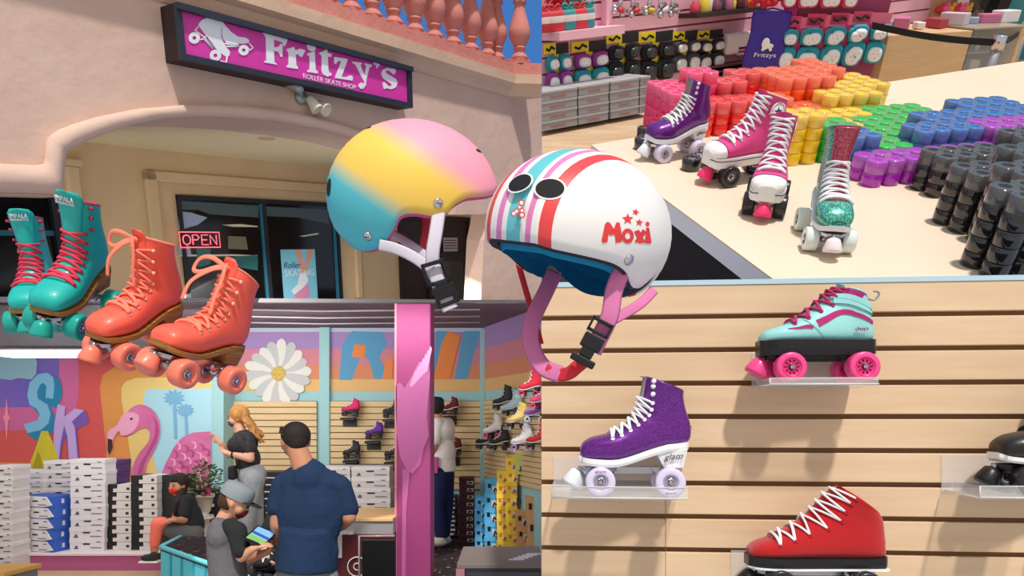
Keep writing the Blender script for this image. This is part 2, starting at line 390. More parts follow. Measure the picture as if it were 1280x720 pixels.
# --- cornice, plinth and balusters
cor = MB()
def corn(prof, name, mt, x0=-70, label=None):
    m = MB(); sL = FA.px(-70, -40).x-.4; sR = FA.px(634, 100).x
    base = cB.y; e2 = FA.I @ P(700, 88, FA.at(sR, base).y-.02); 
    r0 = [V((sL, base+t_, n_)) for n_, t_ in prof]; r1 = [V((sR, base+t_, n_)) for n_, t_ in prof]
    dirn = (FA.I @ P(684.0, 95, (FA.at(sR, base)).y)); k = V((dirn.x-sR, 0, dirn.z)); 
    r2 = [V((sR, base+t_, n_))+V((k.x, .0, k.z)) for n_, t_ in prof]
    m.rings([r0, r1, r2], smooth=False); o = m.build(name, [mt]); o.matrix_world = FA.M; return o
g = corn([(-.25, -.02), (.01, -.02), (.03, .0), (.05, .05), (.09, .075), (.095, .15), (-.25, .15)], 'trim_5', STUC2); tag(g, kind='structure')
g = corn([(-.28, .15), (.07, .15), (.07, .235), (.04, .235), (.04, .25), (-.28, .25)], 'trim_6', ROSE); tag(g, kind='structure')
bal_m = MB(); H = .62
bal_m.box((-.07, -.07, 0), (.07, .07, .05)); bal_m.lathe([(.075, .05), (.075, .065), (.045, .10), (.045, .125), (.06, .13), (.06, .145), (.05, .15), (.075, .19), (.095, .24), (.095, .28), (.08, .34), (.055, .42), (.044, .47), (.042, .49), (.06, .495), (.06, .515), (.045, .52), (.05, .55), (.07, .57)], 28)
bal_m.box((-.07, -.07, .57), (.07, .07, H)); bme = bal_m.mesh('baluster', [ROSE])
rel = [352, 380, 412, 441, 467, 493, 519, 543, 566, 588, 609]
cy_ = cB.y+.245
for i, bx in enumerate(rel):
    q = FA.I @ hit(bx, 60, FA.at(0, cy_, -.1), FA.n); q = V((q.x, cy_, -.1))
    o = bpy.data.objects.new('baluster', bme); COL.objects.link(o); o.matrix_world = FA.M @ T(q.x, q.y, q.z) @ R('X', -90) @ Sc(1, 1, 1)
    tag(o, 'rose concrete vase baluster standing in the long sloping row above the shop sign', 'baluster', 'balusters above the sign')
sR = FA.px(634, 100).x
for bx, lb in ((632, 'rose concrete baluster at the corner where the balustrade turns, with blue sky on both sides'), (661, 'rose concrete baluster at the right end past the balustrade corner')):
    q = FA.I @ P(bx, 70, FA.at(sR, cy_).y-.02); q = V((q.x, cy_, q.z-.10))
    o = bpy.data.objects.new('baluster', bme); COL.objects.link(o); o.matrix_world = FA.M @ T(q.x, q.y, q.z) @ R('X', -90)
    tag(o, lb, 'baluster')
g = corn([(-.26, .25+H), (.08, .25+H), (.08, .25+H+.14), (-.26, .25+H+.14)], 'trim_7', ROSE); tag(g, kind='structure')

# --- the shop sign
SGN = .14
s0, s1 = FA.px(218, 4, SGN), FA.px(514, 84, SGN); b0 = FA.px(216, 78, SGN); b1 = FA.px(514, 131, SGN)
sx0, sx1 = s0.x, (s1.x+b1.x)/2; st = (s0.y+s1.y)/2; sb = (b0.y+b1.y)/2
sg = empty('shop_sign', FA.M @ T(sx0, sb, 0), 'long magenta lightbox sign with white skate emblem and shop name on the stucco wall', 'sign')
SW, SH = sx1-sx0, st-sb; MAG = mat('sign_magenta', (222, 66, 176), .45, noise=((214, 58, 168), 3, (1, 1, 1), 0))
g = MB(); g.box((0, 0, 0), (SW, SH, SGN-.012)); g.build('housing', [mat('sign_housing', (40, 26, 28), .6)], sg)
g = MB(); fw = .032
g.box((0, 0, SGN-.012), (SW, fw, SGN+.012)); g.box((0, SH-fw, SGN-.012), (SW, SH, SGN+.03)); g.box((0, fw, SGN-.012), (fw, SH-fw, SGN+.012)); g.box((SW-fw*1.3, fw, SGN-.012), (SW, SH-fw, SGN+.012))
g.build('sign_frame', [mat('sign_frame_navy', (44, 50, 66), .5)], sg)
g = MB(); g.box((fw, fw, SGN-.012), (SW-fw*1.2, SH-fw, SGN-.006)); g.build('sign_face', [MAG], sg)
LW = mat('sign_white', (236, 240, 250), .5)
def sl(x, y): q_ = FA.px(x, y, SGN-.006); return (q_.x-sx0, q_.y-sb)
# serif lettering, drawn letter by letter in the sign's plane
def z1(i): x, y = i; return (200+x/7.2, y/7.2)
def z2(i): x, y = i; return (340+x/5.54, 20+y/5.54)
glyphs = [
 [z1(p) for p in [(912, 290), (1152, 338), (1132, 395), (1112, 420), (1100, 380), (1022, 355), (1022, 425), (1060, 425), (1085, 395), (1100, 400), (1098, 512), (1085, 512), (1060, 465), (1022, 458), (1027, 560), (1048, 575), (1048, 583), (935, 562), (938, 552), (955, 545), (950, 340), (938, 310)]],
 [z2(p) for p in [(103, 240), (98, 230), (150, 214), (160, 240), (188, 226), (226, 236), (226, 246), (205, 285), (190, 280), (180, 264), (162, 270), (166, 340), (176, 352), (178, 368), (100, 356), (102, 344), (114, 336), (112, 256)]],
 [z2(p) for p in [(243, 270), (240, 260), (293, 246), (300, 370), (315, 384), (315, 398), (243, 388), (245, 376), (260, 368), (258, 282)]],
 [z2(p) for p in [(326, 262), (330, 252), (352, 246), (372, 226), (382, 224), (382, 254), (412, 264), (408, 284), (384, 280), (388, 372), (396, 394), (412, 396), (408, 412), (382, 420), (350, 404), (342, 380), (342, 275)]],
 [z2(p) for p in [(428, 286), (436, 284), (522, 298), (520, 310), (480, 420), (510, 424), (540, 412), (552, 416), (558, 420), (556, 448), (436, 430), (438, 418), (478, 314), (455, 312), (442, 332), (430, 330)]],
 [z2(p) for p in [(552, 316), (620, 324), (620, 334), (610, 340), (638, 408), (652, 345), (640, 336), (640, 328), (690, 338), (688, 348), (672, 356), (652, 440), (648, 480), (630, 504), (610, 504), (596, 486), (602, 470), (618, 462), (632, 470), (640, 460), (622, 430), (578, 338), (562, 330)]],
 [z2(p) for p in [(706, 308), (726, 302), (744, 314), (746, 334), (732, 356), (722, 362), (720, 350), (722, 342), (708, 336), (700, 322)]],
 [z2(p) for p in [(858, 386), (840, 406), (832, 398), (810, 378), (782, 380), (788, 396), (856, 436), (868, 462), (856, 494), (826, 508), (790, 500), (776, 508), (770, 500), (764, 460), (776, 458), (806, 488), (826, 486), (824, 470), (768, 432), (754, 402), (764, 374), (794, 358), (826, 364), (848, 366), (852, 378)]]]
for gl in glyphs:
    MB().prism([sl(*p) for p in gl], SGN-.006, SGN-.002).build('letter', [LW], sg)
c = sl(*z2((270, 212))); MB().prism([(c[0]+.028*1.25*math.cos(a), c[1]+.028*math.sin(a)) for a in [k*PI/8 for k in range(16)]], SGN-.006, SGN-.002).build('letter', [LW], sg)
a, b = sl(*z2((215, 418))), sl(*z2((580, 490)))
te = text('small_lettering', 'ROLLER SKATE SHOP', LW, sg, T((a[0]+b[0])/2, (a[1]+b[1])/2, SGN-.004), width=b[0]-a[0], height=.028, ext=.001)
# the skate emblem
em = MB()
for pl in ([(350, 235), (345, 215), (375, 180), (440, 152), (555, 195), (565, 215), (548, 270), (548, 330), (570, 385), (600, 430), (625, 460), (625, 495), (605, 515), (575, 500), (520, 460), (470, 400), (420, 330)],
           [(560, 195), (585, 230), (640, 290), (700, 330), (770, 340), (798, 360), (800, 385), (740, 395), (640, 385), (590, 378), (565, 350), (556, 300), (560, 240)]):
    em.prism([sl(*z1(p)) for p in pl], SGN-.006, SGN-.003)
em.build('emblem_boots', [LW], sg)
em = MB()
for (cx_, cy2, r) in ((305, 342, 52), (495, 500, 52), (750, 452, 48)):
    ro = [sl(*z1((cx_+r*math.cos(k*PI/12), cy2+r*math.sin(k*PI/12)))) for k in range(24)]
    ri = [sl(*z1((cx_+r*.33*math.cos(k*PI/12), cy2+r*.33*math.sin(k*PI/12)))) for k in range(24)]
    vs = [(x, y, SGN-.002) for x, y in ro+ri]; em.add(vs, [(k, (k+1) % 24, 24+(k+1) % 24, 24+k) for k in range(24)])
em.build('emblem_wheels', [LW], sg)
em = MB()
for ln in ([(345, 235), (308, 280)], [(318, 280), (400, 340), (475, 430)], [(400, 340), (420, 320), (470, 400)], [(360, 360), (390, 350), (470, 440)], [(580, 395), (700, 410)], [(590, 420), (690, 420)], [(800, 390), (835, 430), (805, 455), (790, 440)], [(600, 515), (595, 565), (540, 550)], [(590, 380), (700, 400), (710, 430)]):
    em.tube([(*sl(*z1(p)), SGN-.003) for p in ln], .004, 5)
em.build('emblem_plate', [LW], sg)

# --- the little floodlight under the sign
q = FA.px(375, 122, 0)
fl = empty('floodlight', FA.M @ T(q.x, q.y, 0), 'small grey twin floodlight fixture on the wall under the sign', 'wall light')
GREYM = mat('weathered_aluminium', (170, 176, 178), .45, .5)
MB().lathe([(.045, 0), (.045, .02), (.03, .035), (.001, .036)], 20).build('mounting_plate', [GREYM], fl)
for dx, dz, tl, mt in ((-.09, .05, 215, GREYM), (.05, -.04, 60, mat('lamp_ivory', (226, 220, 200), .5)), (.12, -.05, 30, mat('lamp_ivory', (226, 220, 200), .5))):
    MM = T(dx, dz, .07) @ R('Z', 20) @ R('X', tl)
    MB().lathe([(.016, -.06), (.03, -.04), (.034, .0), (.043, .035), (.043, .045), (.036, .046), (.034, .03), (.001, .028)], 20, M=MM).build('lamp_head', [mt], fl)
    MB().tube([(0, 0, .03), (dx*.5, dz*.5, .05), (dx, dz, .07)], .014, 8).build('bracket', [GREYM], fl)

def X_(px, d): return (px-CX)/FL*d
# the storefront is cut off along its underside and at its right-hand corner
def trim_away(objs, planes):
    for o in objs:
        if o.type != 'MESH': continue
        mw = o.matrix_world; inv = mw.inverted(); bm = None
        for co, no in planes:
            pts = [mw @ V(c) for c in o.bound_box]
            if all((p-co).dot(no) < 0 for p in pts): continue
            if bm is None:
                if o.data.users > 1: o.data = o.data.copy()
                bm = bmesh.new(); bm.from_mesh(o.data)
            r = bmesh.ops.bisect_plane(bm, geom=bm.verts[:]+bm.edges[:]+bm.faces[:], plane_co=inv @ co, plane_no=(mw.to_3x3().transposed() @ no), clear_outer=True)
            ed = [e for e in r['geom_cut'] if isinstance(e, bmesh.types.BMEdge)]
            try: bmesh.ops.holes_fill(bm, edges=ed)
            except Exception: pass
        if bm: bm.to_mesh(o.data); bm.free()
m = MB(); sl_ = (HY-379)/FL
pl_ = [(X_(-80, 3.15), 3.15), (X_(677, 6.9), 6.9), (X_(677, 9.3), 9.3), (-7.5, 9.3), (-7.5, 3.15)]
m.add([(x, y, CAMZ+sl_*y+.004) for x, y in pl_]+[(x, y, CAMZ+sl_*y+.03) for x, y in pl_], [tuple(range(5)), tuple(range(5, 10))]+[(k, (k+1) % 5, 5+(k+1) % 5, 5+k) for k in range(5)])
tag(m.build('floor_porch', [mat('sun_block_grey', (112, 108, 110), .9, bump=.1)]), kind='structure')  # added slab, seen edge-on so invisible, only to keep sun out of the shop
bpy.context.view_layer.update()
trim_away([o for o in list(COL.objects) if o.name != 'camera'], [(C0, V((0, (HY-379)/FL, -1))), (C0, V((1, -(677-CX)/FL, 0)))])

# ================================================================== SHOP FLOOR (lower left)
YB, YM, ZC = 9.0, 8.65, 2.6      # back wall, mural wall, ceiling
def S_(name, m, mt, idx='structure'):
    return tag(m.build(name, mt), kind=idx)
def X(px, d): return (px-CX)/FL*d
def Z(py, d): return CAMZ+(HY-py)/FL*d
BLUEP = mat('pale_blue_paint', (160, 206, 212), .7)
MAPLE = mat('maple_slat', (232, 206, 160), .6, noise=((220, 190, 142), 5, (1, 8, 14), .1))
GROOVE = mat('slat_groove', (92, 66, 44), .9)
PLANKS = mat('oak_planks', (214, 188, 156), .5, noise=((186, 156, 124), 3, (1.2, 14, 1), .2))
CARPET = mat('confetti_carpet', (34, 20, 24), 1, noise=((34, 20, 24), 30, (1, 1, 1), 0))
def confetti(m):
    t = m.node_tree; b = t.nodes['Principled BSDF']; tc = t.nodes.new('ShaderNodeTexCoord')
    v = t.nodes.new('ShaderNodeTexVoronoi'); v.inputs['Scale'].default_value = 16
    mp = t.nodes.new('ShaderNodeMapping'); mp.inputs['Scale'].default_value = (1, 2.2, 1)
    r = t.nodes.new('ShaderNodeValToRGB'); r.color_ramp.interpolation = 'CONSTANT'
    r.color_ramp.elements[0].position = 0; r.color_ramp.elements[0].color = rgb((30, 20, 24)); r.color_ramp.elements[1].position = .62; r.color_ramp.elements[1].color = rgb((96, 40, 52))
    for p_, c_ in ((.76, (150, 96, 80)), (.86, (190, 176, 170)), (.93, (120, 46, 70))): e = r.color_ramp.elements.new(p_); e.color = rgb(c_)
    sx = t.nodes.new('ShaderNodeSeparateColor'); mx = t.nodes.new('ShaderNodeMix'); mx.data_type = 'RGBA'
    lt = t.nodes.new('ShaderNodeMath'); lt.operation = 'LESS_THAN'; lt.inputs[1].default_value = .34
    t.links.new(tc.outputs['Object'], mp.inputs[0]); t.links.new(mp.outputs[0], v.inputs['Vector']); t.links.new(v.outputs['Color'], sx.inputs[0]); t.links.new(sx.outputs[0], r.inputs[0])
    t.links.new(v.outputs['Distance'], lt.inputs[0]); t.links.new(lt.outputs[0], mx.inputs[0]); mx.inputs[6].default_value = rgb((30, 19, 23)); t.links.new(r.outputs[0], mx.inputs[7]); t.links.new(mx.outputs[2], b.inputs['Base Color'])
confetti(CARPET)
XR0, XR1, YR1 = X(605, 9.0), X(683, 7.15), 7.15
S_('floor', MB().prism([(-7, 3.2), (-1.3, 3.2), (-1.3, 9.1), (-7, 9.1)], -.1, 0), PLANKS)
S_('floor_carpet', MB().prism([(-1.3, 3.2), (XR1+.02, 3.2), (XR1+.02, YR1), (XR0+.1, 9.1), (-1.3, 9.1)], -.1, 0), CARPET)
CEIL = mat('mauve_ceiling', (128, 110, 124), .8, noise=((104, 90, 108), 2, (1, 1, 1), .2))
S_('ceiling', MB().prism([(-7, 7.04), (.2, 7.04), (XR1-.06, YR1), (XR0+.1, 9.2), (-7, 9.2)], ZC, ZC+.006), CEIL)
for i in range(3):
    m = MB(); m.tube([(X(300, 7.3+i*.5), 7.3+i*.5, ZC-.02), (X(400, 7.3+i*.5), 7.32+i*.5, ZC-.035), (X(600, 7.3+i*.5), 7.3+i*.5, ZC-.02)], .009, 6)
    tag(m.build('ceiling_conduit', [mat('pale_conduit', (196, 186, 200), .5)]), ('thin pale conduit across the mauve ceiling, nearest one', 'thin pale conduit across the middle of the mauve ceiling', 'thin pale conduit across the mauve ceiling, nearest the back wall')[i], 'pipe')
BACK = [mat('rainbow_yellow', (226, 184, 122), .7), mat('rainbow_orange', (216, 140, 106), .7), mat('rainbow_rose', (210, 134, 150), .7), mat('rainbow_lilac', (168, 138, 196), .7), mat('beam_pale_blue', (190, 202, 220), .7)]
m = MB(); m.box((X(255, YB), YB, 0), (XR0+.05, YB+.1, ZC)); wb_ = S_('wall_back', m, [BLUEP])
def band_(px0, px1, y0, y1, mt, d=YB, th=.006, name='painted_band', par=None):
    MB().box((X(px0, d), d-th, Z(y1, d)), (X(px1, d), d+.0, Z(y0, d))).build(name, [mt], par)
for (a, b), mt in zip(((474, 489), (456, 474), (436, 456), (415, 436), (403, 415)), BACK): band_(256, 606, a, b, mt, par=wb_)
m = MB()
for pl in ([(424, 475), (440, 475), (452, 440), (462, 452), (468, 474), (488, 474), (474, 446), (484, 430), (478, 415), (440, 414), (428, 430)], [(540, 474), (556, 474), (560, 414), (546, 414)], [(568, 474), (584, 474), (600, 414), (580, 414)]):
    m.prism([(X(x, YB), Z(y, YB)) for x, y in pl], 0, .004, 0, Matrix(((1, 0, 0, 0), (0, 0, -1, YB-.006), (0, 1, 0, 0), (0, 0, 0, 1))))
m.build('painted_letters_blue', [mat('mural_sky_blue', (92, 160, 204), .7)], wb_)
m = MB()
for pl in ([(440, 446), (456, 448), (458, 432), (444, 430)], [(542, 474), (562, 474), (576, 420), (560, 414), (552, 430)], [(478, 474), (490, 474), (492, 450), (484, 446)]):
    m.prism([(X(x, YB), Z(y, YB)) for x, y in pl], 0, .004, 0, Matrix(((1, 0, 0, 0), (0, 0, -1, YB-.011), (0, 1, 0, 0), (0, 0, 0, 1))))
m.build('painted_letters_orange', [mat('mural_orange', (236, 140, 74), .7)], wb_)
# daisy
dm = MB(); DC = (X(349, YB), Z(467, YB))
MF = Matrix(((1, 0, 0, 0), (0, 0, -1, YB-.018), (0, 1, 0, 0), (0, 0, 0, 1)))
for k in range(18):
    a = 2*PI*k/18+.08; L = .41*(1+.07*math.sin(k*5)); wd = .066; ring = []
    for t_, ww in ((.22, .35), (.45, .8), (.75, 1), (.92, .8), (1, .25), (1, -.25), (.92, -.8), (.75, -1), (.45, -.8), (.22, -.35)):
        ring.append((DC[0]+math.cos(a)*L*t_-math.sin(a)*wd*ww, DC[1]+math.sin(a)*L*t_+math.cos(a)*wd*ww))
    ring = [p for p in ring]; dm.prism([(x, max(y, Z(502, YB))) for x, y in ring], .0003*k, .003+.0006*k, k % 2, MF)
dm.build('painted_daisy_petals', [mat('petal_white', (226, 226, 220), .7), mat('petal_grey', (196, 198, 200), .7)], wb_)
MB().prism([(DC[0]+.088*math.cos(k*PI/12), DC[1]+.088*math.sin(k*PI/12)) for k in range(24)], 0, .02, 0, MF).build('painted_daisy_heart', [mat('daisy_heart', (222, 196, 110), .9, noise=((190, 160, 80), 40, (1, 1, 1), .3))], wb_)

def slat_panel(name, w, h, n, M, label=None, mt=MAPLE, groove=GROOVE, gfrac=.14, kind=None, parent=None, t=.02):
    """slatwall board: horizontal slats with dark grooves, local x along, y up, z out"""
    g = MB(); g.box((0, 0, 0), (w, h, t*.35), 1); p = h/n
    for i in range(n): g.box((0, i*p+p*gfrac*.5, t*.35), (w, (i+1)*p-p*gfrac*.5, t), 0)
    o = g.build(name, [mt, groove], parent); o.matrix_world = M
    if label: tag(o, label, 'slatwall panel')
    if kind: tag(o, kind=kind)
    return o
def face(x, y, z): return Matrix(((1, 0, 0, x), (0, 0, -1, y), (0, 1, 0, z), (0, 0, 0, 1)))   # local x right, y up, z to viewer
slat_panel('slatwall_panel', X(396, 8.97)-X(279, 8.97), Z(501, 8.97)-Z(590, 8.97), 11, face(X(279, 8.97), 8.98, Z(590, 8.97)), 'maple slatwall panel under the painted daisy, left of the pale blue post')
slat_panel('slatwall_panel', X(602, 8.97)-X(412, 8.97), Z(501, 8.97)-Z(612, 8.97), 14, face(X(412, 8.97), 8.98, Z(612, 8.97)), 'wide maple slatwall panel on the back wall behind the pink column')
S_('trim_8', MB().box((X(398, 8.9), 8.93, 0), (X(411, 8.9), 9.0, Z(403, 8.9)), bev=.008), [BLUEP])
S_('trim_9', MB().box((X(600, 8.9), 8.93, 0), (X(606, 8.9), 9.0, Z(410, 8.9)), bev=.008), [BLUEP])
# right wall, oblique
RW = Frame((XR0, 8.98, 0), (XR1-XR0, YR1-8.98, 0), (0, 0, 1))
if RW.n.y > 0: RW = Frame((XR1, YR1, 0), (XR0-XR1, 8.98-YR1, 0), (0, 0, 1))
RL = (V((XR1, YR1, 0))-V((XR0, 8.98, 0))).length
m = MB(); m.box((0, 0, -.1), (RL, ZC, 0)); o = m.build('wall_right', [BLUEP]); o.matrix_world = RW.M; tag(o, kind='structure')
def rwx(px, py, off=0): q = RW.px(px, py, off); return q
# painted bands on the right wall
m = MB()
hb = [Z(501, 9), Z(489, 9), Z(474, 9), Z(456, 9), Z(436, 9), ZC]
for k in range(1, 5): m.box((0, hb[k], 0), (RL, hb[k+1] if k < 5 else ZC, .006), k-1)
m.build('painted_band', BACK[:4], o)
slat_panel('slatwall_panel', RL-.12, hb[0]-.75, 17, RW.M @ T(.05, .75, 0.002), 'maple slatwall panel on the side wall crowded with boots on brackets')

# --- mural wall on the left
XM = X(265, YM)
MW = MB().box((-7.2, YM, 0), (XM, YM+.4, ZC)).build('wall_mural', [mat('mural_violet', (132, 108, 196), .7, noise=((110, 92, 190), 1.5, (1, 1, 1), .2))]); tag(MW, kind='structure')
S_('trim_10', MB().box((XM-.01, YM-.004, 0), (XM+.14, YB, ZC)), [BLUEP])
_lay = [0]
def zm(p): return (p[0]/4.234, 430+p[1]/4.234)
def paint(name, pts, mt, conv=zm, sm=0, par=None):
    _lay[0] += 1; z = .0015*_lay[0]
    q = [conv(p) for p in pts]
    if sm: q = [tuple(v)[:2] for v in smooth_pts([(x, y, 0) for x, y in q], sm, True)]
    pl = [(min(X(x, YM), XM), min(Z(y, YM), ZC)) for x, y in q]
    return MB().prism(pl, 0, .0012, 0, Matrix(((1, 0, 0, 0), (0, 0, -1, YM-z), (0, 1, 0, 0), (0, 0, 0, 1)))).build(name, [mt], par or MW)
paint('mural_band', [(-60, 335), (150, 335), (250, 320), (300, 270), (315, 150), (312, -160), (1130, -160), (1130, 1100), (-60, 1100)], mat('mural_pink', (206, 104, 158), .7))
paint('mural_band', [(-60, 460), (180, 455), (330, 440), (400, 370), (418, 250), (415, -160), (1130, -160), (1130, 1100), (-60, 1100)], mat('mural_red', (214, 88, 86), .7))
paint('mural_band', [(-60, 625), (200, 630), (560, 640), (565, 560), (545, 380), (530, 230), (545, 165), (600, 125), (700, 100), (1130, 100), (1130, 1100), (-60, 1100)], mat('mural_amber', (222, 148, 78), .7))
paint('mural_band', [(700, 1100), (700, 640), (675, 470), (645, 300), (645, 230), (665, 200), (720, 180), (1130, 170), (1130, 1100)], mat('mural_butter', (228, 200, 124), .7))
paint('mural_band', [(900, 1100), (840, 700), (800, 560), (780, 400), (762, 290), (775, 240), (1130, 235), (1130, 1100)], mat('mural_sky', (168, 216, 232), .7))
paint('mural_cloud', [(-60, 60), (190, 65), (200, 100), (195, 160), (170, 188), (100, 180), (60, 192), (-60, 175)], mat('mural_pale_teal', (144, 186, 206), .7))
paint('mural_sparkle', [(38, 280), (46, 370), (58, 390), (46, 410), (38, 520), (30, 410), (18, 390), (30, 370)], mat('mural_glow_pink', (246, 150, 170), .7))
TS = mat('mural_teal_shadow', (34, 132, 176), .7)
paint('mural_letter_shadow', [(190, 210), (250, 165), (320, 185), (335, 260), (310, 340), (270, 330), (300, 400), (290, 460), (240, 500), (190, 508), (140, 470), (200, 420), (215, 380), (170, 330)], TS)
Sp = [(285, 290), (245, 285), (250, 225), (235, 205), (215, 215), (200, 255), (205, 290), (255, 320), (272, 370), (260, 420), (220, 455), (150, 472), (130, 425), (200, 405), (215, 375), (200, 345), (160, 320), (148, 270), (160, 205), (205, 160), (255, 152), (285, 175), (292, 220)]
paint('mural_letter', Sp, mat('mural_light_blue', (126, 190, 226), .7))
LAVD = mat('mural_purple', (122, 88, 178), .7)
paint('mural_letter_shadow', [(330, 340), (350, 345), (350, 390), (410, 345), (455, 350), (472, 400), (472, 420), (410, 450), (430, 700), (380, 700), (350, 480), (330, 560), (320, 700), (290, 640)], LAVD)
paint('mural_letter', [(310, 318), (350, 330), (345, 385), (400, 342), (450, 350), (385, 410), (400, 440), (425, 700), (375, 700), (362, 490), (345, 430), (325, 520), (312, 660), (280, 640), (292, 430)], mat('mural_lavender', (198, 168, 228), .7))
paint('mural_letter', [(225, 460), (258, 460), (300, 560), (345, 720), (150, 720), (140, 680), (180, 590)], mat('mural_lemon', (222, 204, 60), .8, noise=((196, 186, 50), 6, (1, 1, 1), .2)))
paint('mural_letter_shadow', [(205, 570), (220, 590), (245, 700), (160, 700)], mat('mural_olive', (170, 156, 30), .8))
PSH = mat('mural_palm_blue', (120, 178, 214), .8)
for cx_, cy2, s_ in ((925, 285, 1), (985, 350, .8)):
    pts = []
    for k in range(22):
        a = 2*PI*k/22; rr = (62 if k % 2 else 38)*s_; pts.append((cx_+rr*math.cos(a), cy2+rr*.75*math.sin(a)))
    paint('mural_palm', pts, PSH)
    paint('mural_palm', [(cx_-6*s_, cy2), (cx_+10*s_, cy2), (cx_+16, 500), (cx_+2, 500)], PSH)
FP = mat('mural_flamingo_pink', (218, 120, 172), .7, noise=((196, 92, 148), 7, (1, 1, 1), .1)); FD = mat('mural_flamingo_deep', (176, 76, 132), .7); FLT = mat('mural_flamingo_pale', (238, 168, 200), .7)
paint('mural_flamingo_neck', [(650, 485), (640, 455), (665, 400), (690, 350), (735, 322), (785, 330), (830, 370), (853, 430), (848, 500), (818, 570), (780, 640), (765, 720), (705, 720), (712, 640), (745, 575), (790, 520), (800, 470), (780, 445), (745, 450), (700, 480)], FP, sm=4)
paint('mural_flamingo_shade', [(815, 380), (845, 430), (840, 500), (805, 570), (770, 640), (755, 715), (735, 715), (745, 640), (790, 560), (822, 490), (828, 430)], FD, sm=4)
paint('mural_flamingo_face', [(655, 375), (700, 360), (740, 380), (735, 430), (700, 470), (650, 485), (635, 460), (600, 520), (592, 585), (580, 560), (575, 490), (585, 455), (625, 430)], FLT, sm=3)
paint('mural_flamingo_beak', [(578, 500), (600, 505), (604, 545), (588, 590), (578, 560)], mat('mural_beak_black', (60, 34, 44), .7))
paint('mural_flamingo_eye', [(703+8*math.cos(k*PI/5), 396+6*math.sin(k*PI/5)) for k in range(10)], mat('mural_beak_black', (60, 34, 44), .7))
paint('mural_flamingo_body', [(850, 720), (880, 640), (925, 550), (970, 495), (1030, 468), (1130, 462), (1130, 1000), (850, 1000)], FP, sm=0)
for r_ in range(5):
    for c_ in range(6):
        x0 = 930+c_*42-r_*12; y0 = 520+r_*42+(c_ % 2)*16-c_*3
        if x0 > 1092: continue
        paint('mural_feather', [(x0, y0), (x0+30, y0+6), (x0+34, y0+34), (x0+18, y0+40), (x0+24, y0+28), (x0+22, y0+12)], (FLT, FD)[(r_+c_) % 2], sm=2)

# dropped grey bulkhead and strip light at far left
S_('ceiling_bulkhead', MB().box((X(-40, 7), 7.0, Z(433, 7)), (X(128, 7), 8.4, ZC-.01), bev=.02), [mat('grey_bulkhead', (112, 108, 114), .8, noise=((80, 78, 86), 2, (1, 1, 1), .2))])
lf = empty('strip_light', T(X(60, 6.9), 6.9, Z(442, 6.9)), 'long white fluorescent ceiling strip light over the mural at far left', 'ceiling light')
MB().box((-.42, -.12, -.02), (.45, .12, .03), bev=.008).build('housing', [WHITE], lf)
MB().box((-.40, -.10, -.035), (.43, .10, -.02), bev=.004).build('diffuser', [mat('strip_glow', (250, 250, 252), .5, emit=(250, 250, 255), es=1.6)], lf)

# --- stage along the mural, turquoise bench, pink column
S_('floor_stage', MB().box((X(12, 6.99), 6.99, 0), (XM+.6, YM, .145)), [mat('stage_magenta', (176, 88, 136), .6)])
S_('trim_11', MB().box((X(12, 6.99)-.01, 6.97, .145), (XM+.6, YM, .175), bev=.006), [mat('stage_edge_white', (232, 218, 222), .6)])
TQ = mat('turquoise_boards', (84, 196, 216), .6, bump=.1, bscale=8)
pb = empty('carpeted_bench', T(0, 0, 0), 'turquoise panelled low bench with a confetti carpet top', 'bench')
g = MB(); bp = [P(201, 683, 5.6), P(228, 671, 6.4)]
q0, q1, q2 = (X(201, 5.5), 5.5), (X(226, 5.96), 5.96), (X(330, 4.3), 4.3)
zt = .5
poly = [q0, q2, (X(395, 4.5), 4.5), (X(395, 5.9), 5.9), q1]
m = MB(); m.prism(poly, 0, zt-.03); m.build('bench_panel', [TQ], pb)
m = MB()
for a, b in ((q0, q2), (q1, q0)):
    a = V((*a, zt)); b = V((*b, zt)); m.tube([a, b], .02, 4, up=(0, 0, 1))
m.build('bench_rim', [mat('turquoise_rim', (104, 204, 220), .5)], pb)
m = MB(); n_ = 8
for k in range(1, n_):
    p = V((*q0, 0)).lerp(V((*q2, 0)), k/n_); m.box((p.x-.008, p.y-.012, 0), (p.x+.008, p.y+.012, zt-.03))
m.build('bench_batten', [mat('turquoise_groove', (50, 150, 176), .6)], pb)
m = MB(); m.prism([(x, y) for x, y in poly], zt-.03, zt+.004); m.build('carpet_top', [CARPET], pb)

pc_ = empty('pink_column', T(X(515.5, 6.6), 6.6, 0), 'tall bright pink square column painted with a flamingo standing on one leg', 'column')
hw = (538-493)/2/FL*6.6; PKC = mat('column_pink', (156, 62, 118), .55); PKL = mat('column_light_pink', (188, 98, 158), .55)
MB().box((-hw, 0, 0), (hw, .34, Z(379, 6.6)), bev=.01).build('column_shaft', [PKC], pc_)
def cpaint(name, pts, mt, z=.003):
    pl = [(X(x, 6.6)-X(515.5, 6.6), Z(y, 6.6)) for x, y in pts]
    MB().prism(pl, 0, .002, 0, Matrix(((1, 0, 0, 0), (0, 0, -1, -z), (0, 1, 0, 0), (0, 0, 0, 1)))).build(name, [mt], pc_)
cpaint('painted_plumage', [(495, 482), (500, 478), (506, 485), (515, 470), (524, 452), (530, 458), (536, 455), (537.5, 470), (534, 520), (536, 545), (530, 560), (526, 580), (516, 592), (508, 588), (500, 570), (496, 540), (495, 510)], PKL)
cpaint('painted_leg', [(503, 585), (512, 590), (508, 640), (507, 720), (512, 724), (502, 724), (503, 640)], PKL, .005)
for k in range(7):
    x0 = 512+k*3; cpaint('painted_feather', [(x0, 482-k*3), (x0+8, 462-k*5), (x0+10, 466-k*5), (x0+4, 484-k*3)], mat('column_rose', (216, 146, 192), .5), .0055+.0005*k)
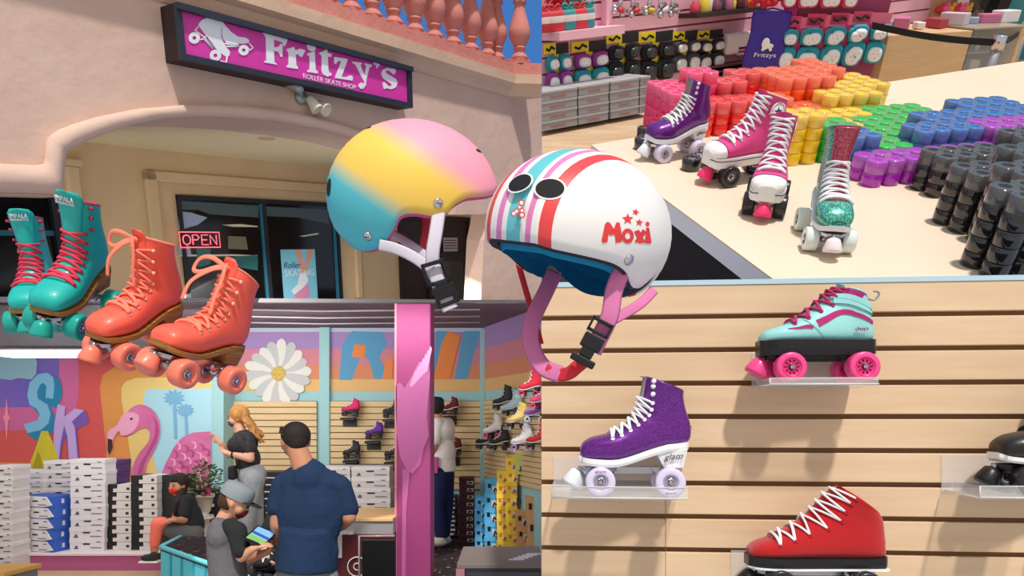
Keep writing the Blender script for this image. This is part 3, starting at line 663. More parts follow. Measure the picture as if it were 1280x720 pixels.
cpaint('column_edge_stripe', [(493.3, 379.5), (496, 379.5), (496, 724), (493.3, 724)], mat('column_salmon', (214, 130, 146), .55))

# --- shoeboxes
def sb_meshes(w, d, h, body, lid, hole=True, mark=True):
    b = MB().box((-w/2, -d/2, 0), (w/2, d/2, h*.97)).mesh('body', [body])
    l = MB(); t = .004; lh = h*.34
    l.box((-w/2-t, -d/2-t, h*.985-lh), (w/2+t, d/2+t, h*.995), bev=.002); l = l.mesh('lid', [lid])
    ho = MB().box((-w*.11, -d/2-t-.002, h*.5), (w*.09, -d/2-t+.001, h*.62)).mesh('finger_hole', [BLACK])
    p = MB()
    p.box((w*.1, -d/2-t-.001, h*.2), (w*.42, -d/2-t+.001, h*.27)); p.box((-w*.34, -d/2-t-.001, h*.16), (-w*.27, -d/2-t+.001, h*.4)); p.box((-w*.38, -d/2-t-.001, h*.14), (-w*.25, -d/2-t+.001, h*.22)); p.box((w*.28, -d/2-t-.001, h*.7), (w*.4, -d/2-t+.001, h*.78))
    p = p.mesh('printed_mark', [mat('box_print', (90, 96, 130), .7)])
    r = [('body', b), ('lid', l)]
    if hole: r.append(('finger_hole', ho))
    if mark: r.append(('printed_mark', p))
    return r
ORD = ['topmost', 'second from the top', 'third from the top', 'fourth from the top', 'fifth from the top', 'sixth from the top', 'seventh from the top', 'eighth from the top', 'ninth from the top', 'tenth from the top']
def stack(parts, x, y, z0, h, n, what, where, group, rot=0, jit=.01, jr=1.5, name='shoebox'):
    for i in range(n):
        o = empty(name, T(x+random.uniform(-jit, jit), y, z0+i*h) @ R('Z', rot+random.uniform(-jr, jr)), f'{what}, {ORD[n-1-i]} {where}'.replace('from the top', 'from top'), 'shoebox', group)
        for nm, me in parts:
            c = bpy.data.objects.new(nm, me); COL.objects.link(c); c.parent = o
CW = mat('white_card', (226, 222, 226), .7); CW2 = mat('off_white_card', (214, 208, 206), .7); CBK = mat('black_card', (38, 38, 42), .45); CBL = mat('blue_card', (52, 98, 196), .6); CPU = mat('purple_card', (88, 58, 116), .6)
ST = .175
def stk(x0, x1, ytop, n, d, parts_f, what, where, group, base=ST, rot=0, jit=.008, dd=.24):
    w_ = (x1-x0)/FL*d; ht = Z(ytop, d)-base; h = ht/n
    stack(parts_f(w_/max(.6, math.cos(math.radians(abs(rot)))), dd, h), X((x0+x1)/2, d), d+dd/2, base, h, n, what, where, group, rot, jit)
stk(-12, 16, 582, 10, 6.75, lambda w, d, h: sb_meshes(w, d, h, CW2, CW), 'white shoebox', 'of stack at left edge', 'white boxes at the left edge', base=.0)
stk(19, 54, 588, 8, 7.4, lambda w, d, h: sb_meshes(w, d, h, CW2, CW), 'lilac white shoebox', 'of back stack under yellow letter', 'white boxes behind the blue ones')
stk(55, 92, 576, 9, 7.45, lambda w, d, h: sb_meshes(w, d, h, CW2, CW), 'white shoebox', 'of stack between blue and tallest stacks', 'white boxes in the middle stack')
stk(88, 131, 574, 8, 7.1, lambda w, d, h: sb_meshes(w, d, h, CW, CW), 'white shoebox', 'of the tallest white stack on the stage', 'white boxes in the tallest stack', dd=.2)
# purple sided boxes behind the tall stack
stk(108, 148, 575, 2, 7.5, lambda w, d, h: sb_meshes(w, d, h, CPU, CPU, False, False), 'purple shoebox', 'behind the tall white stack', 'purple boxes', base=Z(605, 7.5))
stk(108, 131, 606, 6, 7.5, lambda w, d, h: sb_meshes(w, d, h, CW2, CW, False, False), 'plain white shoebox', 'hidden behind the tallest stack', 'hidden white boxes')
def bluebox(w, d, h):
    b = MB().box((-w/2, -d/2, 0), (w/2, d/2, h*.97)).mesh('body', [CBL])
    l = MB(); s = -d/2-.006
    l.prism([(-w/2-.01, h*.08), (w/2-.10, h*.04), (w/2-.0, h*.2), (w/2-.07, h*.95), (-w/2, h*.99)], 0, .012, 0, Matrix(((1, 0, 0, 0), (0, 0, -1, s+.006), (0, 1, 0, 0), (0, 0, 0, 1)))); l = l.mesh('front_flap', [CW])
    tp = MB().box((-w/2, -d/2, h*.97), (w/2, d/2, h*.985)).mesh('lid', [CBL])
    rest = sb_meshes(w*.8, d+.02, h, CW, CW)[2:]
    lb = MB().box((w/2-.001, -.03, h*.3), (w/2+.002, 0, h*.7)).mesh('size_label', [CW])
    return [('body', b), ('front_flap', l), ('lid', tp), ('size_label', lb)]+rest
stk(26, 74, 620, 5, 7.02, bluebox, 'blue shoebox with slanting white front flap', 'of blue stack', 'blue boxes with white flaps', rot=-14, dd=.26)
def bwbox(w, d, h):
    b = MB().box((-w/2, -d/2, 0), (-w*.02, d/2, h*.97)).mesh('black_side', [mat('black_gloss_card', (26, 26, 30), .25)])
    l = MB().box((-w*.02, -d/2-.02, h*.02), (w/2, d/2, h*.96)).mesh('white_end', [CW2]); t = MB().box((-w*.16, -d/2-.021, h*.02), (-w*.02, -d/2+.02, h*.45)).mesh('lid_tab', [CW2])
    p = MB().box((w*.3, -d/2-.023, h*.3), (w*.4, -d/2-.02, h*.6)).mesh('printed_mark', [BLACK])
    return [('black_side', b), ('white_end', l), ('lid_tab', t), ('printed_mark', p)]
stk(130, 166, 605, 8, 7.15, bwbox, 'black and white shoebox', 'beside the tall white stack', 'black and white boxes left', jit=.004)
stk(164, 198, 594, 9, 7.12, bwbox, 'black and white shoebox', 'beside the seated girl', 'black and white boxes right', jit=.004)
def blackbox(w, d, h):
    return sb_meshes(w, d, h, CBK, CBK, False, False)+[('size_label', MB().box((w*.2, -d/2-.008, h*.35), (w*.4, -d/2, h*.65)).mesh('size_label', [CW]))]
stk(198, 232, 594, 6, 7.2, blackbox, 'black shoebox with white label', 'behind the seated girl', 'black boxes behind the girl')
stk(236, 272, 612, 5, 7.6, blackbox, 'black shoebox with white label', 'behind the potted plant', 'black boxes behind the plant')
# back wall boxes
stk(440, 487, 583, 7, 8.5, lambda w, d, h: sb_meshes(w, d, h, CW2, CW), 'white shoebox with finger hole', 'of stack left of pink column', 'white boxes by the column', base=.0, dd=.3)
stk(396, 438, 583, 7, 8.52, lambda w, d, h: sb_meshes(w, d, h, CW2, CW), 'white shoebox with finger hole', 'of stack behind navy shirt', 'white boxes behind the man', base=.0, dd=.3)
stk(318, 352, 590, 9, 8.5, lambda w, d, h: sb_meshes(w, d, h, CBK, CBK, False, False)+[('white_strip', MB().box((-w*.1, -d/2-.008, h*.1), (w*.45, -d/2, h*.24)).mesh('white_strip', [CW]))], 'black box with white strip', 'beside the blonde woman', 'black boxes on the back shelf', base=.1, dd=.3)
stk(355, 392, 590, 9, 8.5, lambda w, d, h: sb_meshes(w, d, h, CBK, CBK, False, False)+[('white_strip', MB().box((-w*.45, -d/2-.008, h*.1), (w*.3, -d/2, h*.24)).mesh('white_strip', [CW]))], 'black box with white strip', 'by the blue post', 'black boxes on the back shelf', base=.1, dd=.3)
# stacks at the right, on the carpet
def endbox(c, mk=BLACK, wt=CW2):
    def f(w, d, h):
        ll = MB().box((w*.05, -d/2-.006, h*.05), (w*.48, -d/2, h*.5)).mesh('white_label', [wt])
        pm = MB(); pm.box((-w*.3, -d/2-.006, h*.4), (-w*.08, -d/2, h*.7)); pm.tube([(w*.15, -d/2-.008, h*.1), (w*.22, -d/2-.008, h*.4), (w*.4, -d/2-.008, h*.2)], .012, 5)
        return sb_meshes(w, d, h, c, c, False, False)+[('white_label', ll), ('printed_skate', pm.mesh('printed_skate', [mk]))]
    return f
CK = mat('kraft_card', (204, 156, 108), .8); CY = mat('yellow_card', (240, 206, 66), .6); CB2 = mat('sky_card', (84, 172, 224), .6); CGR = mat('lime_card', (196, 208, 108), .6); CMR = mat('maroon_card', (78, 24, 34), .5); CDG = mat('grey_card', (88, 88, 92), .6)
stk(551, 570, 620, 9, 8.75, lambda w, d, h: sb_meshes(w, d, h, CBK, CBK, False, False)+[('white_strip', MB().box((-w*.4, -d/2-.008, h*.1), (w*.4, -d/2, h*.5)).mesh('white_strip', [CW]))], 'black box with white strip', 'right of the navy trousers', 'black ring print boxes', base=.05)
stk(574, 592, 597, 9, 8.55, endbox(CMR), 'maroon shoebox with white label', 'of the maroon stack', 'maroon boxes', base=.0)
stk(594, 609, 622, 5, 8.15, endbox(CB2), 'sky blue shoebox', 'of the shorter, left blue stack', 'blue boxes narrow stack', base=.0)
stk(606, 623, 599, 5, 8.0, endbox(CB2), 'sky blue shoebox', 'of the taller blue stack', 'blue boxes tall stack', base=.0)
stk(621, 634, 589, 7, 7.9, endbox(CY, mat('box_print_orange', (206, 120, 50), .7)), 'yellow shoebox', 'of the left yellow stack', 'yellow boxes left stack', base=.0)
stk(633, 647, 572, 8, 7.75, endbox(CY, mat('box_print_orange', (206, 120, 50), .7)), 'yellow shoebox', 'of the right yellow stack', 'yellow boxes right stack', base=.0)
stk(645, 661, 639, 3, 7.6, endbox(CK), 'kraft shoebox', 'of the short kraft stack', 'kraft boxes short stack', base=.0)
stk(658, 676, 621, 3, 7.45, endbox(CK), 'kraft shoebox', 'of the taller kraft stack', 'kraft boxes tall stack', base=.0)
stk(647, 662, 593, 2, 7.8, endbox(CDG), 'grey shoebox', 'behind the kraft boxes', 'grey boxes', base=Z(640, 7.8))
o = stk(644, 680, 567, 1, 7.72, lambda w, d, h: sb_meshes(w, d, h, CGR, CGR, False, True), 'big lime green box', 'over the grey boxes', None, base=Z(593, 7.72))

# --- counter with a wooden top, dark cabinet, framed black board
ct = empty('service_counter', T(X(446, 6.4), 6.4, 0), 'low service counter with pale wood top and maroon front beside the pink column', 'counter')
def cb(x0, x1, y0, y1, z0, z1, nm, mt, bev=0, d=6.4): return MB().box((X(x0, d)-X(446, 6.4), y0, z0), (X(x1, d)-X(446, 6.4), y1, z1), bev=bev).build(nm, [mt], ct)
cb(398, 491, 0, .75, Z(652, 6.4)-.0, Z(651, 6.4)+.02, 'counter_top', mat('counter_wood', (214, 176, 124), .5), .004)
cb(400, 491, .02, .7, Z(668, 6.4), Z(652, 6.4), 'counter_shelf', mat('counter_grey', (150, 146, 148), .6))
cb(400, 491, -.02, .6, 0, Z(668, 6.4), 'counter_front', mat('counter_maroon', (72, 22, 28), .4))
m = MB(); cx_, cz = X(447, 6.38)-X(446, 6.4), Z(708, 6.38)
m.tube([(cx_+.085*math.cos(k*PI/14), -.035, cz+.085*math.sin(k*PI/14)) for k in range(28)], .006, 5, closed=True)
m.tube([(cx_+.03*math.cos(k*PI/10+.6), -.035, cz+.03*math.sin(k*PI/10+.6)) for k in range(17)], .006, 5)
m.build('round_logo', [mat('logo_grey', (190, 184, 186), .5)], ct)
m = MB(); m.box((X(425, 6.4)-X(446, 6.4), -.1, Z(666, 6.4)), (X(444, 6.4)-X(446, 6.4), .2, Z(664, 6.4)+.01), bev=.004)
m.box((X(424, 6.4)-X(446, 6.4), -.12, Z(694, 6.4)), (X(431, 6.4)-X(446, 6.4), -.1, Z(666, 6.4)))
m.build('acrylic_tray', [ACRYL], ct)
bb = empty('framed_board', T(X(473, 5.6), 5.6, 0), 'black board in a clear acrylic frame standing left of the pink column', 'display board')
w_ = X(493, 5.6)-X(452, 5.6)
MB().box((-w_/2, 0, 0), (w_/2, .02, Z(675, 5.6)), bev=.004).build('black_panel', [mat('board_black', (16, 16, 18), .4)], bb)
m = MB(); zt_ = Z(670, 5.6)
m.tube([(-w_/2-.02, 0, 0), (-w_/2-.02, 0, zt_), (w_/2, 0, zt_)], .01, 6); m.build('clear_frame', [mat('acrylic_edge', (176, 160, 160), .2, alpha=.8)], bb)
# grey display unit at the bottom by the slatwall
D5 = 4.6
du = empty('display_cabinet', T(X(622, D5), D5, 0), 'grey topped display cabinet with dark glass front at the bottom, beside the slatwall', 'cabinet')
m = MB(); xa, xb = X(571, D5)-X(622, D5), X(679, D5)-X(622, D5); zt_ = Z(705, D5)
m.box((xa, 0, zt_-.03), (xb, .62, zt_), bev=.004); m.build('cabinet_top', [mat('cabinet_grey', (122, 112, 108), .5)], du)
m = MB(); m.box((xa, .0, 0), (xb, .6, zt_-.03)); m.build('cabinet_body', [mat('cabinet_dark', (44, 40, 44), .4)], du)
m = MB(); m.box((xa+.06, -.008, zt_-.6), (xb-.02, 0, zt_-.05)); m.build('glass_front', [mat('violet_black_glass', (40, 36, 56), .1, coat=.6)], du)
m = MB()
for k in range(5): m.box((xb-.22+k*.03, .12+k*.05, zt_), (xb-.12+k*.03, .15+k*.05, zt_+.003))
m.build('white_print', [CW], du)
m = MB(); m.box((xa-.005, -.01, 0), (xa+.05, .0, zt_-.03)); m.build('rose_edge', [mat('edge_rose', (176, 120, 130), .5)], du)
# table corner at lower left
tb = empty('low_table', T(X(0, 5.2), 5.2, 0), 'corner of a low table with a golden wood top at the bottom left', 'table')
zz = Z(712, 5.2)
MB().prism([(-.4, -.1), (.1, -.1), (.158, .22), (-.4, .22)], zz-.03, zz).build('table_top', [mat('golden_wood', (208, 160, 84), .5)], tb)
MB().prism([(-.4, -.08), (.09, -.08), (.14, .2), (-.4, .2)], 0, zz-.03).build('table_base', [mat('table_grey', (120, 118, 116), .6)], tb)

# --- potted plant on the stage
pp = empty('potted_plant', T(X(256, 7.15), 7.15, .50) @ Sc(.66), 'bushy leafy plant in a tapered cream pot behind the seated girl', 'plant')
MB().lathe([(.07, -.0), (.085, .02), (.05, .04), (.085, .1), (.125, .3), (.135, .3), (.13, .32), (.11, .31), (.001, .3)], 24).build('pot', [mat('pot_cream', (222, 210, 194), .6)], pp)
lm = MB()
for k in range(190):
    a = random.uniform(0, 2*PI); rr = random.uniform(.02, .25)**1; h = .34+random.uniform(0, .50)*(1-rr*1.1); b = V((math.cos(a)*rr, math.sin(a)*rr*.8, h))
    L = random.uniform(.05, .1); d = V((math.cos(a)*.7, math.sin(a)*.7, random.uniform(-.3, .8))).normalized(); s = d.cross(V((0, 0, 1))).normalized()*L*.33; u = s.cross(d).normalized()*.012
    lm.add([b, b+d*L*.4+s+u, b+d*L*.75+s*.7, b+d*L, b+d*L*.75-s*.7, b+d*L*.4-s+u, b+d*L*.5-u], [(0, 1, 6), (1, 2, 6), (2, 3, 6), (3, 4, 6), (4, 5, 6), (5, 0, 6)], 1 if k % 5 == 0 else 0)
lm.build('foliage', [mat('leaf_green', (78, 110, 52), .6), mat('leaf_pale', (136, 156, 92), .6)], pp)
sm_ = MB()
for k in range(9):
    a = k*.7; sm_.tube([(0, 0, .3), (math.cos(a)*.08, math.sin(a)*.08, .45), (math.cos(a)*.16, math.sin(a)*.14, .62)], .006, 5)
sm_.build('stem', [mat('stem_green', (70, 84, 44), .7)], pp)
fm = MB()
for x, y, z in ((.12, -.16, .42), (.15, -.18, .38), (.06, -.2, .36)):
    for k in range(5): fm.sph((x+.018*math.cos(k*1.257), y-.01, z+.018*math.sin(k*1.257)), (.016, .008, .016), 7, 5)
fm.build('blossom', [mat('blossom_magenta', (176, 34, 92), .6)], pp)

o = MB().lathe([(.09, 0), (.09, .02), (.05, .04), (.045, .29), (.09, .31), (.09, .325)], 24).build('plant_stand', [mat('stand_white', (222, 216, 210), .6)]); o.matrix_world = T(X(256, 7.15), 7.15, .175); tag(o, 'short white pedestal carrying the potted plant behind the girl', 'plant stand')

# ================================================================== ROLLER SKATES
BOOT = [(.110, .098, .110, .082, .018), (.105, .110, .104, .076, .032), (.088, .121, .087, .073, .041), (.063, .127, .058, .071, .045), (.041, .133, .032, .072, .045), (.021, .143, .002, .080, .041),
        (.004, .157, -.032, .092, .037), (-.006, .171, -.070, .103, .034), (-.011, .184, -.105, .107, .031), (-.014, .198, -.118, .122, .031), (-.017, .212, -.117, .150, .031), (-.020, .227, -.108, .180, .033), (-.022, .240, -.104, .205, .036), (-.024, .246, -.105, .215, .038)]
class Boot:
    def __init__(b, rows, tall=0, wide=1.0):
        b.r = []
        n = len(rows)-1
        for i, (fx, fz, bx, bz, w_) in enumerate(rows):
            k = max(0, (i-8)/(n-8))
            b.r.append((fx, fz+tall*k, bx, bz+tall*k, w_*wide, min(1, max(0, (i-9)/4))))
        b.n = n
    def row(b, t):
        t = max(0, min(b.n-1e-6, t)); i = int(t); f = t-i
        p = [b.r[max(0, min(b.n, j))] for j in (i-1, i, i+1, i+2)]
        return [.5*((2*p[1][k])+(p[2][k]-p[0][k])*f+(2*p[0][k]-5*p[1][k]+4*p[2][k]-p[3][k])*f*f+(3*p[1][k]-p[0][k]-3*p[2][k]+p[3][k])*f**3) for k in range(6)]
    def pt(b, t, th, out=0.0):
        """surface point: ring t (0 toe .. n top), angle th from the front line"""
        fx, fz, bx, bz, w_, s = b.row(t)
        c, sn = math.cos(th), math.sin(th)
        pw = .66+.24*s if c < 0 else .95
        u = math.copysign(abs(c)**(pw if c < 0 else .95), c); v = math.copysign(abs(sn)**(.70+.15*s if c < 0 else .85), sn)
        mx, mz, hx, hz = (fx+bx)/2, (fz+bz)/2, (fx-bx)/2, (fz-bz)/2
        L = math.hypot(hx, hz)+1e-9; w2 = w_+out; k = 1+out/L
        return V((mx+hx*u*k, w2*v, mz+hz*u*k))
def wheel_mesh(r, wd, mt_w, mt_h):
    m = MB()
    m.lathe([(r*.48, -wd*.30), (r*.50, -wd*.46), (r*.62, -wd*.5), (r*.90, -wd*.5), (r*.975, -wd*.44), (r, -wd*.36), (r, wd*.36), (r*.975, wd*.44), (r*.90, wd*.5), (r*.62, wd*.5), (r*.50, wd*.46), (r*.48, wd*.30)], 32, 0, R('X', 90), cap=False)
    return m
def hub_mesh(r, wd, spokes=0):
    m = MB()
    for s in (-1, 1):
        M = R('X', 90) @ Sc(1, 1, s)
        if spokes:
            m.lathe([(r*.22, wd*.44), (r*.30, wd*.44), (r*.30, wd*.30)], 24, 0, M, cap=False)
            m.lathe([(r*.56, wd*.30), (r*.56, wd*.50), (r*.64, wd*.52)], 24, 0, M, cap=False)
            for k in range(spokes):
                m.box((-.0022, r*.26, wd*.28), (.0022, r*.58, wd*.44), 0, M @ R('Z', k*360/spokes))
        else:
            m.lathe([(r*.50, wd*.36), (r*.46, wd*.42), (r*.36, wd*.34), (r*.34, wd*.30)], 24, 0, M, cap=False)
        m.lathe([(r*.50, wd*.28), (.001, wd*.26)], 24, 0, M, cap=False)
    return m
def bearing_mesh(r, wd):
    m = MB()
    for s in (-1, 1):
        M = R('X', 90) @ Sc(1, 1, s)
        m.lathe([(r*.34, wd*.28), (r*.34, wd*.36), (r*.22, wd*.36), (r*.20, wd*.33)], 20, 0, M, cap=False)
        m.lathe([(r*.16, wd*.33), (r*.16, wd*.46), (r*.13, wd*.52), (.001, wd*.53)], 6, 0, M, smooth=False, cap=False)
    return m
_wc = {}
def make_skate(name, M, label, upper, sole, heel, wheel, lace, lining, hub=None, tongue=None, plate=STEEL, stop=None, rows=BOOT, tall=0, cat='roller skate', group=None,
               wr=.031, ww=.034, wy=.058, axles=(.069, -.071), n_lace=8, lace0=3.8, lace1=11.5, th_e=.85, heelblock=True, toecap=None, cap_to=3.2, piping=None, spokes=0, stoppos=None, hooks=0, eyelet=CHROME, tongue_w=.5, tongue_th=.0022,
               solez=.008, tongue_up=.018, detail=2, soleline=None, open_=0, lace_r=.0036, pz=None):
    B = Boot(rows, tall)
    root = empty(name, M, label, cat, group)
    nr = (B.n*3 if detail > 1 else B.n)+1; nk = 36 if detail > 1 else 14
    # --- boot upper: outside, rim, inside
    m = MB(); rs = []; TH = [2*PI*k/nk for k in range(nk)]
    for i in range(nr): rs.append([B.pt(B.n*i/(nr-1), a) for a in TH])
    rs.append([B.pt(B.n, a, -.0012)+V((0, 0, .0025)) for a in TH]); rs.append([B.pt(B.n, a, -.0045)+V((0, 0, .002)) for a in TH])
    m.rings(rs, 0, True, False); m.add(rs[0], [tuple(range(nk))], 0)
    inn = [[B.pt(B.n-q_, a, -.0048-.001*j)+V((0, 0, .002)) for a in TH] for j, q_ in enumerate((0, 1, 2, 3))]
    m.rings(inn, 1, True, False); m.add(inn[-1], [tuple(range(nk))], 1)
    m.build('boot', [upper, lining], root)
    if toecap:
        m = MB(); rs = []
        for i in range(8):
            t = cap_to*i/7; rs.append([B.pt(t, a, .0018)+V((.003*max(0, 1-t*2), 0, 0)) for a in TH])
        m.rings(rs, 0, True, False); m.add(rs[0], [tuple(range(nk))]); m.build('toe_cap', [toecap], root)
    # --- sole
    ks = [(.15+.35*k) for k in range(int(8.0/.35))]
    m = MB(); rs = []; e = .0035
    for t in [.02, .3, .6, 1, 1.5, 2, 2.5, 3, 3.5, 4, 4.5, 5, 5.5, 6, 6.5, 7, 7.5, 8, 8.12]:
        fx, fz, bx, bz, w_, s = B.row(t)
        if t > 8: bx = B.row(8)[2]-.007; bz = B.row(8)[3]+.001
        ww_ = (w_*.93 if t < 1 else w_)*(.5 if t > 8 else .82 if t > 7.9 else .95 if t > 7.4 else 1)+e*.6
        xx = bx+(.004 if t < .5 else 0)
        rs.append([V((xx, -ww_, bz+.004)), V((xx, ww_, bz+.004)), V((xx, ww_+.0006, bz-solez*.5)), V((xx, ww_*.96, bz-solez)), V((xx, -ww_*.96, bz-solez)), V((xx, -ww_-.0006, bz-solez*.5))])
    m.rings(rs, 0, False); m.build('sole', [sole], root)
    if soleline:
        m = MB()
        for s_ in (-1, 1):
            m.tube([V((B.row(t)[2]+(.006 if t < .2 else 0), s_*((B.row(t)[4]*(.93 if t < 1 else 1))+e*.8), B.row(t)[3]-solez*.15)) for t in [.1, .6, 1, 1.5, 2, 3, 4, 5, 6, 7, 8]], .0013, 5)
        m.build('sole_line', [soleline], root)
    PZ = pz or (B.row(3)[3]-solez-.001)
    if heelblock:
        m = MB(); r8, r6 = B.row(8), B.row(6.4)
        hb0 = [(r8[2]-.004, r8[3]-solez+.001), (r6[2], r6[3]-solez+.001), (r6[2]-.014, PZ), (r8[2]+.004, PZ)]
        for a, b in ((-1, 1),):
            n8 = r8[4]+.001
            m.rings([[V((hb0[0][0], -n8*.8, hb0[0][1])), V((hb0[0][0]+.01, -n8, hb0[0][1])), V((hb0[1][0], -n8, hb0[1][1])), V((hb0[1][0], n8, hb0[1][1])), V((hb0[0][0]+.01, n8, hb0[0][1])), V((hb0[0][0], n8*.8, hb0[0][1]))],
                     [V((hb0[3][0], -n8*.7, PZ)), V((hb0[3][0]+.01, -n8*.9, PZ)), V((hb0[2][0], -n8*.85, PZ)), V((hb0[2][0], n8*.85, PZ)), V((hb0[3][0]+.01, n8*.9, PZ)), V((hb0[3][0], n8*.7, PZ))]], 0, False)
        m.build('heel', [heel], root)
    # --- plate
    m = MB(); x0, x1 = axles[0]+.038, axles[1]-.028
    m.rings([[V((x, -h_, PZ)), V((x, h_, PZ)), V((x, h_*.9, PZ-.009)), V((x, -h_*.9, PZ-.009))] for x, h_ in ((x0, .018), (x0-.012, .032), (axles[0]-.01, .032), (axles[0]-.035, .013), (axles[1]+.03, .013), (axles[1], .021), (x1, .018))], 0, False)
    m.box((axles[1]+.03, -.006, PZ-.014), (axles[0]-.03, .006, PZ-.005), 0)
    m.build('plate', [plate], root)
    # --- trucks
    for ax, sg_ in ((axles[0], 1), (axles[1], -1)):
        m = MB(); zt = PZ-.004; za = wr
        m.tube([(ax, -wy-.012, za), (ax, wy+.012, za)], .0042, 8)
        m.tube([(ax, -wy+.018, za), (ax, -.012, za+.004), (ax, .012, za+.004), (ax, wy-.018, za)], [.006, .010, .010, .006], 10)
        m.tube([(ax, 0, za+.004), (ax-sg_*.016, 0, (za+zt)/2+.006), (ax-sg_*.03, 0, zt)], [.011, .009, .008], 10)
        m.box((ax-.016, -.016, zt-.008), (ax+.014, .016, zt+.002), bev=.002)
        tr = m.build('truck', [plate], root)
        c = MB()
        for k, (z0, rr) in enumerate(((.004, .013), (.013, .0115))):
            Mx = T(ax-sg_*.004, 0, za) @ R('Y', -sg_*22)
            c.lathe([(.004, z0), (rr, z0), (rr*1.06, z0+.004), (rr, z0+.008), (.004, z0+.008)], 16, k, Mx)
        c.build('cushion', [CHROME, hub or lace], tr)
        for s_ in (-1, 1):
            key = (wheel.name, (hub or CHROME).name, wr, ww, spokes)
            if key not in _wc: _wc[key] = (wheel_mesh(wr, ww, 0, 0).mesh('wheel', [wheel]), hub_mesh(wr, ww, spokes).mesh('hub', [hub or CHROME]), bearing_mesh(wr, ww).mesh('bearing', [CHROME]))
            a, b, c_ = _wc[key]
            wo_ = bpy.data.objects.new('wheel', a); COL.objects.link(wo_); wo_.parent = root; wo_.matrix_local = T(ax, s_*wy, wr)
            if detail:
                for nm, me in (('hub', b), ('bearing', c_)):
                    h_ = bpy.data.objects.new(nm, me); COL.objects.link(h_); h_.parent = wo_
    if stop:
        sp_ = stoppos or (axles[0]+.040, .030, 28)
        m = MB(); Ms = T(sp_[0], 0, PZ-.004) @ R('Y', -sp_[2])
        m.lathe([(.008, -.004), (.016, -.008), (.019, -.016), (.024, -.034), (.023, -.040), (.001, -.041)], 24, 0, Ms); m.build('toe_stop', [stop], root)
        m = MB(); m.tube([Ms @ V((0, 0, .004)), Ms @ V((0, 0, -.010))], .006, 8); m.build('toe_stop_stem', [CHROME], root)
    # --- tongue
    if tongue:
        m = MB(); rs = []; N = 16; t0 = lace0-.35
        for i in range(N+1):
            t = t0+(B.n-t0)*i/N; hwid = .45+(tongue_w-.45)*i/N
            row = [B.pt(t, hwid*(q/4), tongue_th*math.cos(q/4*1.3)+.0002) for q in range(-4, 5)]
            row += [B.pt(t, hwid*(q/4), -.003) for q in range(4, -5, -1)]
            rs.append(row)
        up = V((.004, 0, 1)).normalized()
        for k_, dz in enumerate((tongue_up*.55, tongue_up)):
            sh = 1 if k_ == 0 else .72
            rs.append([V((p.x+.004*(k_+1), p.y*sh, p.z))+up*dz for p in rs[N]])
        m.rings(rs, 0, True, True); m.build('tongue', [tongue], root)
    # --- laces and eyelets
    if n_lace:
        rows_ = [lace0+(lace1-lace0)*k/(n_lace-1) for k in range(n_lace)]
        m = MB()
        for k, t in enumerate(rows_):
            for s_ in (-1, 1):
                p0 = B.pt(t, s_*th_e, .0016); hi = .0065
                if k+1 < n_lace:
                    t2 = rows_[k+1]; p1 = B.pt(t2, -s_*th_e, .0016); lift = .0075 if s_ > 0 else .0052
                    m.tube(smooth_pts([p0, B.pt(t+(t2-t)*.25, s_*th_e*.5, lift-.001), B.pt((t+t2)/2, 0, lift), B.pt(t+(t2-t)*.75, -s_*th_e*.5, lift-.001), p1], 3), lace_r, 6, flat=.45 if False else .7)
            if k == 0: m.tube(smooth_pts([B.pt(t, th_e, .002), B.pt(t, th_e*.5, .005), B.pt(t, 0, .0058), B.pt(t, -th_e*.5, .005), B.pt(t, -th_e, .002)], 3), lace_r, 6)
        m.build('laces', [lace], root)
        if detail:
            for k, t in enumerate(rows_):
                for s_ in (-1, 1):
                    p0 = B.pt(t, s_*(th_e+.06), .0005); p1 = B.pt(t, s_*(th_e+.06), .01); d = (p1-p0).normalized(); q_ = d.to_track_quat('Z', 'Y').to_matrix().to_4x4()
                    m = MB()
                    if k >= n_lace-hooks: m.lathe([(.0045, 0), (.0045, .002), (.002, .003), (.002, .005), (.0046, .006), (.0035, .008), (.001, .0085)], 12, 0, T(*p0) @ q_)
                    else: m.lathe([(.0042, 0), (.0042, .0012), (.0025, .0018), (.0018, .0005)], 12, 0, T(*p0) @ q_)
                    m.build('eyelet', [eyelet], root)
    if piping and detail > 1:
        m = MB(); m.tube([B.pt(B.n, a, -.0005)+V((0, 0, .0022)) for a in TH], .0022, 6, closed=True)
        m.build('collar_piping', [piping], root)
    root['_'] = 0; del root['_']
    return root, B
def decal(name, txt, mt, root, M, w_, h_=None, ext=.0004, **k): return text(name, txt, mt, root, M, size=.02, ext=ext, width=w_, height=h_, **k)
def at_side(x, y, z, side, rot=0, tilt=0):
    """frame whose plane is the side of the boot: text reads from outside"""
    if side > 0: return T(x, y, z) @ Matrix(((-1, 0, 0, 0), (0, 0, 1, 0), (0, 1, 0, 0), (0, 0, 0, 1))) @ R('Z', rot) @ R('X', tilt)
    return T(x, -y, z) @ Matrix(((1, 0, 0, 0), (0, 0, -1, 0), (0, 1, 0, 0), (0, 0, 0, 1))) @ R('Z', rot) @ R('X', tilt)

